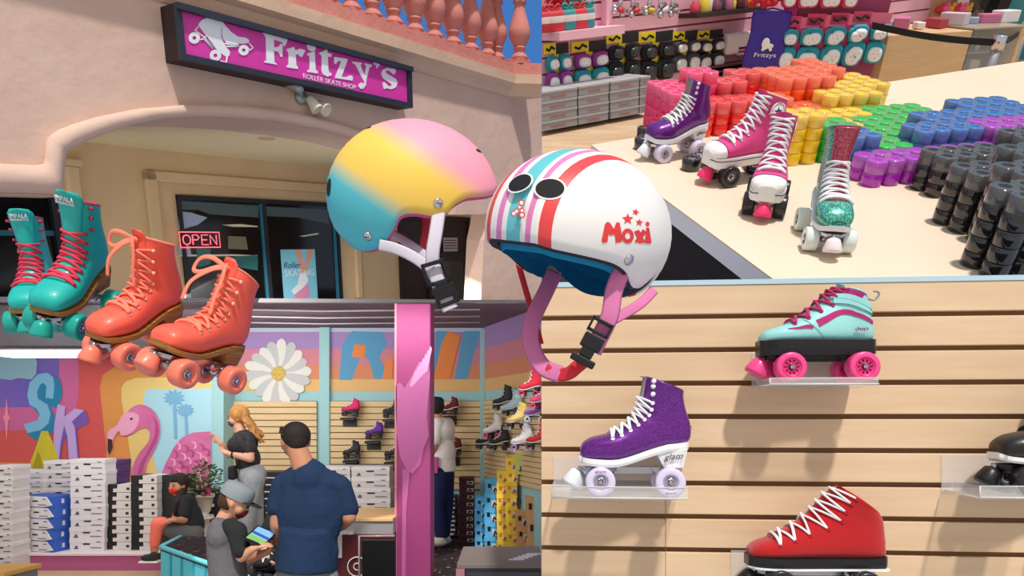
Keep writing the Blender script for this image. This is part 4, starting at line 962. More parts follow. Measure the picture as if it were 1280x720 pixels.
def surf(B, x, z, side, out=.0012):
    best = None
    for i in range(0, int(B.n*3)+1):
        t = i/3
        for j in range(2, 15):
            th = PI*j/16; p = B.pt(t, th, out); d = (p.x-x)**2+(p.z-z)**2
            if best is None or d < best[0]: best = (d, t, th)
    st = .2; sh = .12
    for _ in range(7):
        for dt in (-st, 0, st):
            for dh in (-sh, 0, sh):
                t = min(B.n-.001, max(0, best[1]+dt)); th = min(PI-.02, max(.02, best[2]+dh)); p = B.pt(t, th, out); d = (p.x-x)**2+(p.z-z)**2
                if d < best[0]: best = (d, t, th)
        st *= .55; sh *= .55
    return B.pt(best[1], side*best[2], out)
def ribbon(name, B, root, path, widths, mt, side=1, out=.0012, n=5):
    m = MB(); L = []; Rr = []
    pts = smooth_pts([(x, 0, z) for x, z in path], n); N = len(pts)
    for i, p in enumerate(pts):
        k = i/(N-1)*(len(widths)-1); a = int(min(k, len(widths)-2)); w_ = widths[a]+(widths[a+1]-widths[a])*(k-a)
        t = (pts[min(i+1, N-1)]-pts[max(i-1, 0)]).normalized(); nrm = V((-t.z, 0, t.x))
        L.append(surf(B, p.x+nrm.x*w_, p.z+nrm.z*w_, side, out)); Rr.append(surf(B, p.x-nrm.x*w_, p.z-nrm.z*w_, side, out))
    vs = L+Rr; m.add(vs, [(i, i+1, N+i+1, N+i) for i in range(N-1)], 0, True)
    o = m.build(name, [mt], root); return o

LW_S = mat('small_lace', (226, 222, 224), .8); WSOL0 = mat('small_white_sole', (230, 228, 228), .5)

# ================================================================== PEOPLE ON THE SHOP FLOOR
def cap(m, a, b, ra, rb, sx=1):
    a, b = V(a), V(b); m.tube([a, a.lerp(b, .5), b], [ra, (ra+rb)/2, rb], 12); m.sph(tuple(a), ra, 12, 8); m.sph(tuple(b), rb, 12, 8)
def chain(m, pts, rad):
    for i in range(len(pts)-1): cap(m, pts[i], pts[i+1], rad[i], rad[i+1])
def remesh(m, name, mt, parent, vox, sm=4):
    o = m.build('tmp', [mt]); md = o.modifiers.new('r', 'REMESH'); md.mode = 'VOXEL'; md.voxel_size = vox; md.use_smooth_shade = True
    s = o.modifiers.new('s', 'SMOOTH'); s.factor = .5; s.iterations = sm
    dg = bpy.context.evaluated_depsgraph_get(); me = bpy.data.meshes.new_from_object(o.evaluated_get(dg)); bpy.data.objects.remove(o)
    me.materials.clear(); me.materials.append(mt); me.polygons.foreach_set('use_smooth', [True]*len(me.polygons))
    n = bpy.data.objects.new(name, me); COL.objects.link(n); n.parent = parent; return n
def hand(m, wrist, d, palm_n, s=1.0, curl=.5, thumb=1):
    """palm, four fingers and a thumb from the wrist along d; palm_n points out of the palm"""
    w_ = V(wrist); d = V(d).normalized(); n = V(palm_n); n = (n-d*n.dot(d)).normalized(); sd = d.cross(n)
    cap(m, w_, w_+d*.05*s, .021*s, .026*s); m.sph(tuple(w_+d*.055*s), (.032*s, .028*s, .026*s), 10, 7)
    for k, L in enumerate((.062, .072, .068, .054)):
        b = w_+d*.075*s+sd*(k-1.5)*.0185*s; q = (d*math.cos(curl*.7)+n*math.sin(curl*.7)).normalized(); c = b+q*L*.5*s; q2 = (d*math.cos(curl*1.6)+n*math.sin(curl*1.6)).normalized()
        chain(m, [b-d*.02*s, c, c+q2*L*.5*s], [.0105*s, .0095*s, .008*s])
    b = w_+d*.025*s-sd*thumb*.022*s; chain(m, [b, b-sd*thumb*.022*s+d*.022*s+n*.008*s, b-sd*thumb*.024*s+d*.05*s+n*.018*s], [.013*s, .011*s, .009*s])
def head(m, c, f, s=1.0, nose=True):
    """skull, jaw, nose, ears; c centre, f direction of the face"""
    c = V(c); f = V(f).normalized(); r = f.cross(V((0, 0, 1))).normalized(); u = r.cross(f)
    def at(a, b, d): return tuple(c+r*a*s+f*b*s+u*d*s)
    m.sph(at(0, -.012, .02), .088*s, 16, 12); m.sph(at(0, .022, -.01), .074*s, 14, 10); m.sph(at(0, .035, -.062), .05*s, 12, 8); m.sph(at(0, .045, -.085), .03*s, 10, 7)
    for sg in (-1, 1): m.sph(at(sg*.045, .045, -.03), .032*s, 10, 7); m.sph(at(sg*.082, -.008, -.012), (.014*s, .020*s, .030*s), 8, 6)
    cap(m, at(0, .086, .005), at(0, .103, -.028), .010*s, .014*s); m.sph(at(0, .083, -.058), (.022*s, .012*s, .009*s), 8, 6)
    return at
def eyes(at, parent, s=1.0):
    for sg in (-1, 1):
        MB().sph(at(sg*.032, .088, .004), (.0115*s, .0115*s, .007*s), 10, 6).build('eye', [mat('eye_dark', (34, 26, 24), .3)], parent)
        MB().tube([at(sg*.018, .093, .022), at(sg*.034, .091, .026), at(sg*.05, .082, .021)], .0035*s, 6).build('eyebrow', [mat('brow_dark', (54, 38, 30), .9)], parent)
def maskon(at, c, mt, parent, s=1.0):
    m = MB(); m.sph(at(0, .052, -.052), (.056*s, .056*s, .045*s), 14, 10); m.sph(at(0, .080, -.035), (.03*s, .03*s, .03*s), 12, 8)
    o = remesh(m, 'face_mask', mt, parent, .008*s, 3)
    for sg in (-1, 1): MB().tube([at(sg*.05, .05, -.03), at(sg*.076, .01, -.01), at(sg*.086, -.015, .0)], .003*s, 5).build('ear_loop', [mt], o)
SKIN = mat('skin_light', (216, 158, 128), .55, sub=.08); SKIN2 = mat('skin_tan', (196, 136, 104), .55, sub=.08); SKIN3 = mat('skin_fair', (228, 172, 146), .55, sub=.08)
HAIRD = mat('dark_hair', (34, 24, 20), .7, bump=.4, bscale=120); BLONDE = mat('blonde_hair', (206, 152, 84), .6, noise=((160, 106, 52), 14, (6, 6, 1), .3), bump=.6, bscale=60)
JEANS = mat('grey_washed_denim', (166, 172, 176), .9, noise=((140, 148, 156), 8, (1, 1, 1), .1), bump=.2, bscale=120)

# man in the navy t-shirt, seen from behind
def loc(px, py, d, o, y=0): return ((px-CX)/FL*(d+y)-o, y, CAMZ+(HY-py)/FL*(d+y))
d = 3.85; ox = X(388, d); mn = empty('person', T(ox, d, 0), 'man in navy t-shirt and grey trousers seen from behind, sunglasses on head', 'person')
L = lambda px, py, y=0: loc(px, py, d, ox, y)
b = MB(); s = .86
at = head(b, L(369, 551, .02), (-.55, .83, -.12), s)
chain(b, [L(372, 562, .0), L(380, 584, -.01)], [.056, .062])
chain(b, [L(352, 606, .02), L(347, 655, .0), L(352, 676, .14), L(364, 680, .24)], [.052, .042, .036, .026]); hand(b, L(364, 680, .24), (.8, .6, .1), (0, .2, 1), s*.95, .6)
chain(b, [L(425, 606, .02), L(436, 646, .01), L(428, 655, .14), L(412, 664, .24)], [.052, .042, .036, .026]); hand(b, L(412, 664, .24), (-.8, .5, .1), (0, .2, 1), s*.95, .6, -1)
chain(b, [L(386, 605, .01), L(384, 700, .01)], [.085, .09])
for sx in (-.075, .075): chain(b, [(sx-.02, .01, .62), (sx-.02, -.0, .34), (sx-.02, .02, .06)], [.075, .055, .035])
remesh(b, 'body', SKIN2, mn, .0085)
b = MB()   # shirt
b.sph(L(388, 640, .0), (.178, .115, .25), 20, 14); b.sph(L(384, 690, .0), (.170, .118, .14), 20, 12); b.sph(L(388, 605, .01), (.185, .10, .09), 20, 12); b.sph(L(354, 606, .01), .06, 14, 10); b.sph(L(425, 608, .01), .06, 14, 10); chain(b, [L(354, 603, .01), L(381, 588, 0), L(425, 605, .01)], [.05, .06, .05])
b.tube([L(386, 660, 0), L(383, 711, 0)], [.15, .165], 24); chain(b, [L(353, 607, .01), L(347, 634, .01)], [.06, .062]); chain(b, [L(426, 609, .01), L(435, 636, .02)], [.06, .060]); chain(b, [L(384, 587, 0), L(388, 600, 0)], [.07, .11])
sh = remesh(b, 't_shirt', mat('navy_cotton', (24, 52, 88), .9, noise=((20, 44, 76), 5, (1, 1, 1), .1), bump=.5, bscale=16), mn, .009, 3)
MB().tube([V(L(384, 584, 0))+V((.064*math.cos(k*PI/10), .064*math.sin(k*PI/10), .006*math.sin(k*PI/10))) for k in range(20)], .009, 6, closed=True).build('collar', [mat('navy_rib', (18, 40, 70), .9)], sh)
b = MB(); b.sph((-.02, 0, .64), (.165, .12, .13), 18, 12)
for sx in (-.082, .078): chain(b, [(sx-.02, .0, .62), (sx-.02, .0, .34), (sx-.02, .01, .05)], [.098, .08, .07])
tr = remesh(b, 'trousers', mat('grey_trousers', (128, 130, 130), .9, bump=.3, bscale=40), mn, .011)
for sx in (-.1, .06): MB().sph((sx, .03, .04), (.05, .12, .045), 14, 9).build('shoe', [mat('shoe_grey', (70, 70, 74), .7)], mn)
hr = MB(); hr.sph(at(0, -.018, .030), .092*s, 18, 12); hr.sph(at(0, -.048, -.01), .062*s, 14, 9); hr.sph(at(0, .03, .062), .058*s, 12, 8); remesh(hr, 'hair', HAIRD, mn, .009, 3)
maskon(at, None, mat('mask_black', (26, 26, 30), .8), mn, s)
g_ = MB(); g_.tube([at(-.088, -.06, .03), at(-.094, .0, .055), at(-.07, .06, .075)], .005, 6); g_.sph(at(-.05, .075, .082), (.022, .016, .014), 10, 6); g_.sph(at(.03, .085, .082), (.022, .016, .014), 10, 6); g_.tube([at(-.07, .06, .075), at(0, .095, .085), at(.07, .06, .075)], .004, 6)
g_.build('sunglasses', [BLACK], mn)

# boy with a grey cap and a tablet
d = 3.83; ox = X(288, d); by = empty('person', T(ox, d, 0), 'boy in grey cap, dark red mask and raglan tee looking down at a tablet', 'person')
L = lambda px, py, y=0: loc(px, py, d, ox, y)
s = .80; b = MB(); at = head(b, L(294, 627, .0), (.86, .25, -.46), s)
chain(b, [L(287, 634, .01), L(279, 652, .0)], [.038, .046])
chain(b, [L(297, 664, -.06), L(302, 696, -.10), L(316, 686, -.13)], [.038, .030, .021]); hand(b, L(316, 686, -.13), (.9, .1, .35), (.2, .3, -1), .72, .5, -1)
chain(b, [L(288, 662, .10), L(312, 698, .16), L(334, 690, .08)], [.038, .030, .021]); hand(b, L(334, 690, .08), (.6, -.4, .5), (-.4, -.3, 1), .72, .7)
chain(b, [L(282, 665, 0), L(288, 730, 0)], [.08, .085])
for y_ in (-.055, .055): chain(b, [(.0, y_, .52), (.02, y_, .28), (.0, y_, .05)], [.06, .042, .03])
remesh(b, 'body', SKIN, by, .0075)
SG = mat('grey_jersey', (104, 102, 108), .95, bump=.3, bscale=30); SGB = mat('black_jersey', (36, 40, 42), .95, bump=.3, bscale=30)
b = MB(); b.sph(L(280, 668, 0), (.085, .115, .10), 16, 12); b.tube([L(280, 668, 0), L(283, 700, 0), L(287, 735, 0)], [.092, .095, .100], 22); b.sph(L(278, 655, 0), (.058, .10, .045), 14, 9)
sh = remesh(b, 't_shirt', SG, by, .008)
b = MB(); chain(b, [L(287, 658, -.055), L(297, 664, -.085), L(301, 688, -.105)], [.045, .05, .045]); remesh(b, 'sleeve', SGB, by, .008)
b = MB(); chain(b, [L(287, 658, .08), L(294, 668, .11), L(304, 686, .14)], [.045, .05, .045]); remesh(b, 'sleeve', SGB, by, .008)
b = MB(); b.sph((.0, 0, .52), (.09, .11, .10), 14, 10)
for y_ in (-.055, .055): chain(b, [(.0, y_, .5), (.02, y_, .30)], [.075, .07])
remesh(b, 'shorts', mat('dark_shorts', (44, 46, 54), .9), by, .01)
for y_ in (-.06, .055): MB().sph((.03, y_, .035), (.10, .04, .04), 12, 8).build('shoe', [mat('shoe_grey', (70, 70, 74), .7)], by)
hr = MB(); hr.sph(at(0, -.034, .0), .078*s, 16, 10); hr.sph(at(0, -.055, -.03), .05*s, 12, 8); remesh(hr, 'hair', mat('boy_hair', (70, 50, 38), .9), by, .008, 3)
cm = MB(); rs = []
c = V(at(0, 0, 0)); f_ = V((.86, .25, -.46)).normalized(); rr_ = f_.cross(V((0, 0, 1))).normalized(); uu = rr_.cross(f_)
Mc = Matrix(((rr_.x, f_.x, uu.x, c.x), (rr_.y, f_.y, uu.y, c.y), (rr_.z, f_.z, uu.z, c.z), (0, 0, 0, 1)))
cm.lathe([(.100*s, .022*s), (.102*s, .045*s), (.099*s, .085*s), (.085*s, .112*s), (.05*s, .125*s), (.001, .128*s)], 26, 0, Mc @ T(0, -.010*s, 0) @ Sc(1, 1.08, 1), cap=False)
cp = cm.build('cap', [mat('cap_grey', (140, 150, 156), .9, bump=.2, bscale=200)], by)
bm_ = MB(); rs = []
bm_.prism([(.085*s*math.cos(a), .085*s*math.sin(a)*1.0+(.07*s if 0 < a < PI else 0)) for a in [k*PI/12 for k in range(13)]], .020*s, .027*s, 0, Mc @ T(0, .02*s, 0) @ R('X', 4)); bm_.build('cap_brim', [mat('cap_brim_black', (34, 38, 44), .8)], cp)
sn = MB(); sn.tube([Mc @ V((.10*s*math.cos(PI*1.25+k*PI/12), .105*s*math.sin(PI*1.25+k*PI/12), .036*s)) for k in range(7)], .010*s, 6); sn.build('cap_strap', [mat('cap_brim_black', (34, 38, 44), .8)], cp)
maskon(at, None, mat('mask_dark_red', (128, 24, 34), .8), by, s); eyes(at, by, s)
tc3 = [V(L(304, 673, -.16)), V(L(322, 657, .04)), V(L(346, 667, .06)), V(L(327, 693, -.14))]
tc3[3] = tc3[0]+tc3[2]-tc3[1]; o_ = tc3[0]; sx_ = (tc3[3]-tc3[0]); sy_ = (tc3[1]-tc3[0]); nn = sx_.cross(sy_).normalized()
if nn.z < 0: nn = -nn
tb2 = empty('tablet', T(ox, d, 0), 'tablet in a black case showing a blue and green picture, held by the boy', 'tablet')
def quad(m, e0, e1, k, mi=0):
    c_ = sum(tc3, V())/4; pts = [c_+(p-c_)*k for p in tc3]; m.add([p+nn*e0 for p in pts]+[p+nn*e1 for p in pts], [(0, 1, 2, 3), (4, 5, 6, 7), (0, 1, 5, 4), (1, 2, 6, 5), (2, 3, 7, 6), (3, 0, 4, 7)], mi)
m = MB(); quad(m, -.006, .003, 1); m.build('tablet_case', [BLACK], tb2)
SCB = mat('screen_blue', (120, 170, 230), .3, emit=(120, 170, 230), es=.55); SCG = mat('screen_green', (120, 180, 90), .3, emit=(120, 180, 90), es=.4)
m = MB(); quad(m, .003, .0036, .86); m.build('screen', [SCB], tb2)
m = MB(); c_ = sum(tc3, V())/4; pp4 = [c_+(p-c_)*.86 for p in tc3]; aa, bb_, cc_, dd_ = pp4
m.add([aa+nn*.004, aa.lerp(bb_, .35)+nn*.004, dd_.lerp(cc_, .28)+nn*.004, dd_+nn*.004], [(0, 1, 2, 3)]); m.build('screen_picture', [SCG], tb2)
m = MB(); m.add([aa.lerp(bb_, .45)+nn*.0042, aa.lerp(bb_, .62)+nn*.0042, dd_.lerp(cc_, .55)+nn*.0042, dd_.lerp(cc_, .36)+nn*.0042], [(0, 1, 2, 3)]); m.build('screen_picture', [mat('screen_navy', (50, 90, 150), .3, emit=(50, 90, 150), es=.3)], tb2)

# person in black between them, trying a skate on
d = 4.5; ox = X(352, d); pb_ = empty('person', T(ox, d, 0), 'person in black sleeves seated behind the tablet, holding a black skate, mostly hidden', 'person')
L = lambda px, py, y=0: loc(px, py, d, ox, y)
b = MB(); at = head(b, L(372, 612, .05), (-.4, -.8, -.4), .85); chain(b, [L(372, 625, .05), L(366, 640, .05)], [.045, .05])
chain(b, [L(342, 652, .02), L(330, 672, -.05), L(331, 688, -.16)], [.045, .036, .026]); hand(b, L(333, 690, -.16), (.3, -.5, -.6), (1, 0, 0), .85, .7)
chain(b, [L(378, 655, .02), L(366, 690, -.10), L(350, 698, -.16)], [.045, .036, .026]); hand(b, L(350, 697, -.16), (-.7, -.3, -.35), (-.2, 0, -1), .85, .7, -1)
chain(b, [L(362, 655, .05), L(362, 710, .08)], [.11, .11]); chain(b, [(.0, .08, .5), (-.06, -.2, .5), (-.08, -.22, .10)], [.08, .065, .045]); chain(b, [(.12, .08, .5), (.12, -.2, .5), (.12, -.24, .10)], [.08, .065, .045])
remesh(b, 'body', SKIN3, pb_, .009)
b = MB(); chain(b, [L(362, 652, .05), L(362, 705, .08)], [.13, .135]); chain(b, [L(345, 648, .03), L(331, 670, -.045)], [.062, .048]); chain(b, [L(378, 650, .03), L(368, 684, -.08)], [.062, .046]); chain(b, [L(334, 668, -.04), L(333, 678, -.10)], [.046, .04])
remesh(b, 'black_top', mat('black_knit', (28, 28, 30), .95), pb_, .01)
b = MB(); chain(b, [(.0, .08, .5), (-.06, -.2, .5), (-.08, -.22, .12)], [.095, .085, .06]); chain(b, [(.12, .08, .5), (.12, -.2, .5), (.12, -.24, .12)], [.095, .085, .06]); remesh(b, 'trousers', mat('charcoal_trousers', (48, 46, 52), .9), pb_, .012)
hr = MB(); hr.sph(at(0, -.02, .03), .085, 14, 10); remesh(hr, 'hair', HAIRD, pb_, .011, 3)
make_skate('roller_skate', T(X(338, 4.32), 4.30, Z(722, 4.3)) @ R('Z', 200) @ Sc(.85), 'black inline style quad skate held low in front of the person in black', BLACKM, BLACK, BLACK, mat('black_urethane', (24, 24, 28), .3, coat=.3), LW_S, BLACKM, hub=CHROME, plate=BLACK, detail=1, n_lace=5)

# blonde woman
d = 7.2; ox = X(316, d); bw_ = empty('person', T(ox, d, 0), 'blonde woman in black top and pale jeans gesturing towards the mural', 'person')
L = lambda px, py, y=0: loc(px, py, d, ox, y)
b = MB(); s = 1.0; at = head(b, L(297, 522, 0), (-.95, -.2, -.15), .92); chain(b, [L(299, 532, 0), L(303, 544, 0)], [.05, .055])
chain(b, [L(311, 549, -.12), L(313, 573, -.14), L(290, 568, -.2)], [.05, .042, .028]); hand(b, L(289, 568, -.2), (-.9, 0, .35), (.1, -.3, 1), .95, .5)
chain(b, [L(297, 549, .14), L(286, 568, .08), L(275, 553, .0)], [.05, .04, .027]); hand(b, L(276, 554, .0), (-.6, -.1, .7), (-.5, -.8, 0), .95, .3)
chain(b, [L(306, 552, 0), L(311, 580, 0), L(314, 596, 0)], [.085, .08, .09]); chain(b, [L(318, 600, -.07), L(310, 650, -.10), L(306, 700, -.08)], [.095, .06, .045]); chain(b, [L(314, 600, .07), L(318, 650, .05), L(326, 700, .08)], [.095, .06, .045])
remesh(b, 'body', SKIN3, bw_, .010)
b = MB(); b.sph(L(306, 553, 0), (.125, .17, .13), 18, 12); b.sph(L(310, 574, 0), (.118, .15, .15), 18, 12); b.sph(L(296, 556, 0), (.09, .12, .09), 14, 10); chain(b, [L(310, 548, -.10), L(312, 561, -.13)], [.072, .062]); chain(b, [L(299, 548, .12), L(293, 559, .11)], [.072, .060])
remesh(b, 'black_top', mat('washed_black_tee', (36, 34, 36), .9, noise=((60, 58, 60), 18, (1, 1, 1), .5)), bw_, .011)
b = MB(); b.sph(L(315, 594, 0), (.14, .165, .13), 18, 12); chain(b, [L(317, 600, -.07), L(309, 650, -.11), L(306, 698, -.08)], [.112, .078, .062]); chain(b, [L(315, 600, .07), L(320, 650, .05), L(327, 698, .08)], [.112, .078, .062]); remesh(b, 'jeans', JEANS, bw_, .012)
for q in (L(302, 705, -.08), L(324, 705, .08)): MB().sph((q[0], q[1], .04), (.13, .05, .045), 12, 8).build('shoe', [WHITE], bw_)
hr = MB(); hr.sph(at(0, -.025, .035), .10, 18, 12)
for k in range(15):
    a = -1.2+2.4*k/14; ph = k*1.3; pts = []
    for j in range(9):
        f = j/8; pts.append(V(at(.075*math.sin(a)*(1+f*.9)+.014*math.sin(ph+f*14), -.06-.15*f-.02*math.cos(ph+f*12), .03-.30*f*(1+.15*math.sin(k)))))
    hr.tube(pts, [.030-.018*(j/8) for j in range(9)], 8)
remesh(hr, 'hair', BLONDE, bw_, .010, 1)
maskon(at, None, mat('mask_charcoal', (58, 50, 54), .8, noise=((100, 90, 94), 30, (1, 1, 1), .5)), bw_, .92); eyes(at, bw_, .92)
MB().tube([V(L(291, 568, -.2))+V((0, .033*math.cos(k*PI/6), .033*math.sin(k*PI/6))) for k in range(12)], .009, 6, closed=True).build('wristwatch', [BLACK], bw_)
bg_ = empty('waist_bag', T(ox, d, 0), 'black waist bag carried at the hip of the blonde woman', 'bag')
MB().box(L(284, 600, -.19), tuple(V(L(298, 582, -.09))), bev=.02).build('bag_body', [BLACKM], bg_); MB().tube([L(296, 584, -.16), L(304, 566, -.15), L(303, 548, -.12)], .012, 6, flat=.4).build('strap', [BLACKM], bg_)

# seated girl with the red mask
d = 6.85; ox = X(228, d); gl = empty('person', T(ox, d, 0), 'girl with red mask and ponytail sitting on the turquoise bench edge', 'person')
L = lambda px, py, y=0: loc(px, py, d, ox, y)
b = MB(); s = .85; at = head(b, L(222, 606, 0), (-.35, -.93, -.1), .86); chain(b, [L(223, 614, .01), L(229, 624, .02)], [.04, .045])
chain(b, [L(232, 627, -.10), L(230, 650, -.14), L(219, 650, -.26)], [.042, .036, .024]); hand(b, L(219, 650, -.26), (-.9, -.2, 0), (0, .4, -1), .85, .7)
chain(b, [L(224, 627, .10), L(220, 646, .0), L(216, 650, -.22)], [.042, .036, .024]); hand(b, L(217, 650, -.22), (-.7, -.5, -.1), (0, .3, -1), .85, .7, -1)
chain(b, [L(231, 630, 0), L(241, 664, 0)], [.095, .105]); chain(b, [L(198, 655, -.2), L(193, 684, -.22), L(193, 694, -.22)], [.05, .036, .032]); chain(b, [L(203, 658, -.05), L(205, 690, -.05)], [.05, .035])
remesh(b, 'body', SKIN2, gl, .009)
b = MB(); b.sph(L(232, 634, 0), (.105, .14, .13), 16, 12); b.sph(L(239, 656, 0), (.118, .135, .17), 16, 12); b.sph(L(236, 646, 0), (.118, .14, .14), 16, 12); chain(b, [L(232, 626, -.09), L(231, 642, -.135)], [.062, .052]); chain(b, [L(225, 626, .09), L(221, 640, .06)], [.06, .05]); remesh(b, 't_shirt', mat('black_tee', (34, 36, 40), .9), gl, .01)
b = MB(); chain(b, [L(242, 668, -.06), L(220, 664, -.14), L(200, 656, -.2)], [.10, .085, .066]); chain(b, [L(242, 668, .08), L(220, 668, .0), L(204, 664, -.05), L(205, 680, -.05)], [.10, .085, .066, .05]); remesh(b, 'leggings', mat('grey_leggings', (92, 92, 92), .85), gl, .01)
b = MB(); chain(b, [L(203, 654, -.215), L(198, 655, -.225), L(195, 668, -.235), L(193, 680, -.235)], [.060, .066, .052, .044]); remesh(b, 'coral_panel', mat('coral_knit', (244, 118, 98), .8), gl, .009)
for q, a in ((L(187, 699, -.25), 0), (L(203, 697, -.08), 0)):
    m = MB(); m.sph(tuple(V(q)+V((0, 0, .012))), (.085, .036, .036), 14, 9); m.sph(tuple(V(q)+V((.04, 0, .035))), (.04, .034, .035), 12, 8); so = remesh(m, 'shoe', mat('shoe_charcoal', (44, 46, 48), .8), gl, .007)
    MB().box(tuple(V(q)+V((-.09, -.036, -.032))), tuple(V(q)+V((.085, .036, -.014))), bev=.008).build('shoe_sole', [WHITE], so)
hr = MB(); hr.sph(at(0, -.03, .03), .088, 16, 12); hr.sph(at(0, .03, .07), .05, 10, 7); chain(hr, [at(-.03, -.07, -.02), L(221, 628, -.12), L(218, 644, -.13)], [.04, .032, .014]); remesh(hr, 'hair', HAIRD, gl, .009, 2)
maskon(at, None, mat('mask_red', (226, 30, 34), .7), gl, .86); eyes(at, gl, .86)

# man in the white t-shirt by the pink column
d = 8.25; ox = X(553, d); wm_ = empty('person', T(ox, d, 0), 'man in white t-shirt and navy trousers standing behind the pink column', 'person')
L = lambda px, py, y=0: loc(px, py, d, ox, y)
b = MB(); at = head(b, L(544, 509, .0), (-.6, .75, -.3), .95); chain(b, [L(546, 517, 0), L(549, 526, 0)], [.055, .06])
chain(b, [L(545, 533, -.12), L(543, 557, -.15), L(540, 573, -.05)], [.055, .044, .03]); hand(b, L(540, 573, -.05), (-.2, .6, -.7), (-1, 0, 0), .95, .6)
chain(b, [L(562, 533, .08), L(560, 560, .14), L(550, 568, .25)], [.055, .044, .03]); hand(b, L(550, 568, .25), (-.9, .2, 0), (0, .2, -1), .95, .6)
chain(b, [L(552, 538, 0), L(553, 585, 0)], [.09, .09]); 
for q0, q1, q2 in ((L(548, 590, -.08), L(545, 632, -.08), L(551, 668, -.08)), (L(556, 590, .08), L(558, 632, .08), L(554, 668, .08))): chain(b, [q0, q1, q2], [.09, .06, .045])
remesh(b, 'body', SKIN2, wm_, .011)
b = MB(); b.sph(L(553, 538, 0), (.15, .17, .15), 18, 12); b.sph(L(554, 566, 0), (.145, .15, .22), 18, 12); b.tube([L(554, 560, 0), L(554, 589, 0)], [.13, .15], 20); chain(b, [L(547, 530, -.11), L(544, 550, -.15)], [.075, .066]); chain(b, [L(560, 530, .07), L(561, 550, .12)], [.075, .066])
remesh(b, 't_shirt', mat('white_cotton', (232, 228, 226), .9, bump=.3, bscale=20), wm_, .011)
b = MB(); b.sph(L(553, 590, 0), (.14, .14, .12), 16, 10)
for q0, q1, q2 in ((L(549, 592, -.075), L(546, 632, -.08), L(551, 668, -.08)), (L(557, 592, .075), L(558, 632, .08), L(555, 668, .08))): chain(b, [q0, q1, q2], [.105, .082, .07])
remesh(b, 'trousers', mat('navy_trousers', (28, 36, 84), .9), wm_, .012)
for q in (L(545, 678, -.10), L(551, 675, .08)):
    m = MB(); m.sph(tuple(V(q)+V((0, 0, .0))), (.13, .06, .05), 14, 9); m.sph(tuple(V(q)+V((.05, 0, .03))), (.06, .055, .05), 12, 8); remesh(m, 'shoe', mat('trainer_cream', (226, 218, 200), .8), wm_, .01)
m = MB(); m.lathe([(.098, .02), (.10, .05), (.092, .09), (.06, .115), (.001, .12)], 22, 0, T(*at(0, -.01, 0)), cap=False); m.prism([(.08*math.cos(a), .07+.07*math.sin(a)) for a in [k*PI/8 for k in range(9)]], .02, .028, 0, T(*at(0, 0, 0)) @ R('Z', 38)); m.build('cap', [mat('cap_black', (40, 40, 46), .8)], wm_)
hr = MB(); hr.sph(at(0, -.03, -.005), .09, 14, 10); remesh(hr, 'hair', HAIRD, wm_, .011, 2)
m = MB(); m.box(L(539, 592, -.20), tuple(V(L(548, 571, -.12))), bev=.006); o = m.build('pink_box', [mat('held_pink_box', (206, 80, 150), .6)]); o.matrix_world = T(ox, d, 0); tag(o, 'pink box held at his side by the man in white', 'box')

# ---- skates hung on the back wall
def bracket(px, py, dd, lb, g='black brackets on the back wall', w_=.17):
    q = P(px, py, dd); m = MB(); m.box((-w_/2, -.0, -.11), (w_/2, .03, -.004), bev=.004); m.box((-w_/2, -.14, -.012), (w_/2, .0, 0), bev=.003); m.box((-w_/2, -.14, -.03), (w_/2, -.132, 0))
    o = m.build('skate_bracket', [mat('bracket_black', (40, 42, 46), .5)]); o.matrix_world = T(q.x, dd+.0, q.z); tag(o, lb, 'bracket', g)
SS = [(437, 521, (222, 30, 110), 'magenta low boot skate on a black bracket, highest on the left bay', 12), (467, 550, (96, 40, 150), 'purple skate on a black bracket in the middle of the wall bay', 6), (440, 574, (40, 40, 44), 'black skate on a black bracket, lowest left of the wall bay', -8),
      (489, 523, (50, 44, 50), 'black skate half hidden behind the pink column, upper one', 5), (491, 576, (46, 36, 40), 'black skate half hidden behind the pink column, lower one', 5), (562, 519, (110, 20, 34), 'maroon skate on the slatwall beside the white t-shirt man, upper', 0), (566, 570, (96, 20, 30), 'maroon skate on the slatwall beside the white t-shirt man, lower', 0)]
for i, (x, y, c, lb, rt) in enumerate(SS):
    q = P(x, y, 8.84)
    make_skate('roller_skate', T(q.x, 8.84, q.z) @ R('Z', 180) @ R('Y', -rt*.5) @ Sc(.95), lb, mat('small_upper_%d' % i, c, .6), WSOL0 if i > 4 else BLACK, BLACK, mat('small_wheel', (70, 66, 70), .4), LW_S, BLACKM, hub=CHROME, plate=BLACK, detail=0, n_lace=5, lace_r=.005, wy=.045)
    bracket(x, y+1, 8.93, 'black bracket under the '+lb.split(' on ')[0].split(' half')[0]+(' by the column' if 'half' in lb else '')+(', upper' if ('upper' in lb) else ', lower' if 'lower' in lb else ''))
# ---- boots on the side wall
RS = [(662, 496, (214, 34, 60), (190, 40, 60), 'red boot skate highest on the side wall'), (676, 512, (236, 80, 120), (236, 80, 120), 'pink boot skate at the right end of the side wall top row'), (628, 513, (40, 40, 44), (60, 60, 64), 'small black and white skate at the left of the upper side wall row'), (669, 528, (150, 80, 180), (226, 226, 230), 'lilac boot skate with white wheels on the side wall'),
      (646, 536, (226, 200, 110), (60, 50, 40), 'yellow boot skate on the side wall'), (616, 548, (228, 224, 222), (228, 60, 130), 'white boot skate with hot pink wheels on the side wall'), (606, 562, (40, 38, 40), (60, 58, 60), 'black boot skate, leftmost of the lower side wall row'), (624, 563, (30, 28, 32), (50, 48, 50), 'black boot skate, second of the lower side wall row'),
      (652, 563, (200, 196, 200), (150, 110, 170), 'silver boot skate with violet wheels on the side wall'), (672, 562, (206, 40, 40), (60, 50, 50), 'red boot skate, rightmost of the lower side wall row'), (640, 520, (170, 210, 220), (60, 60, 60), 'pale blue boot skate in the middle of the side wall')]
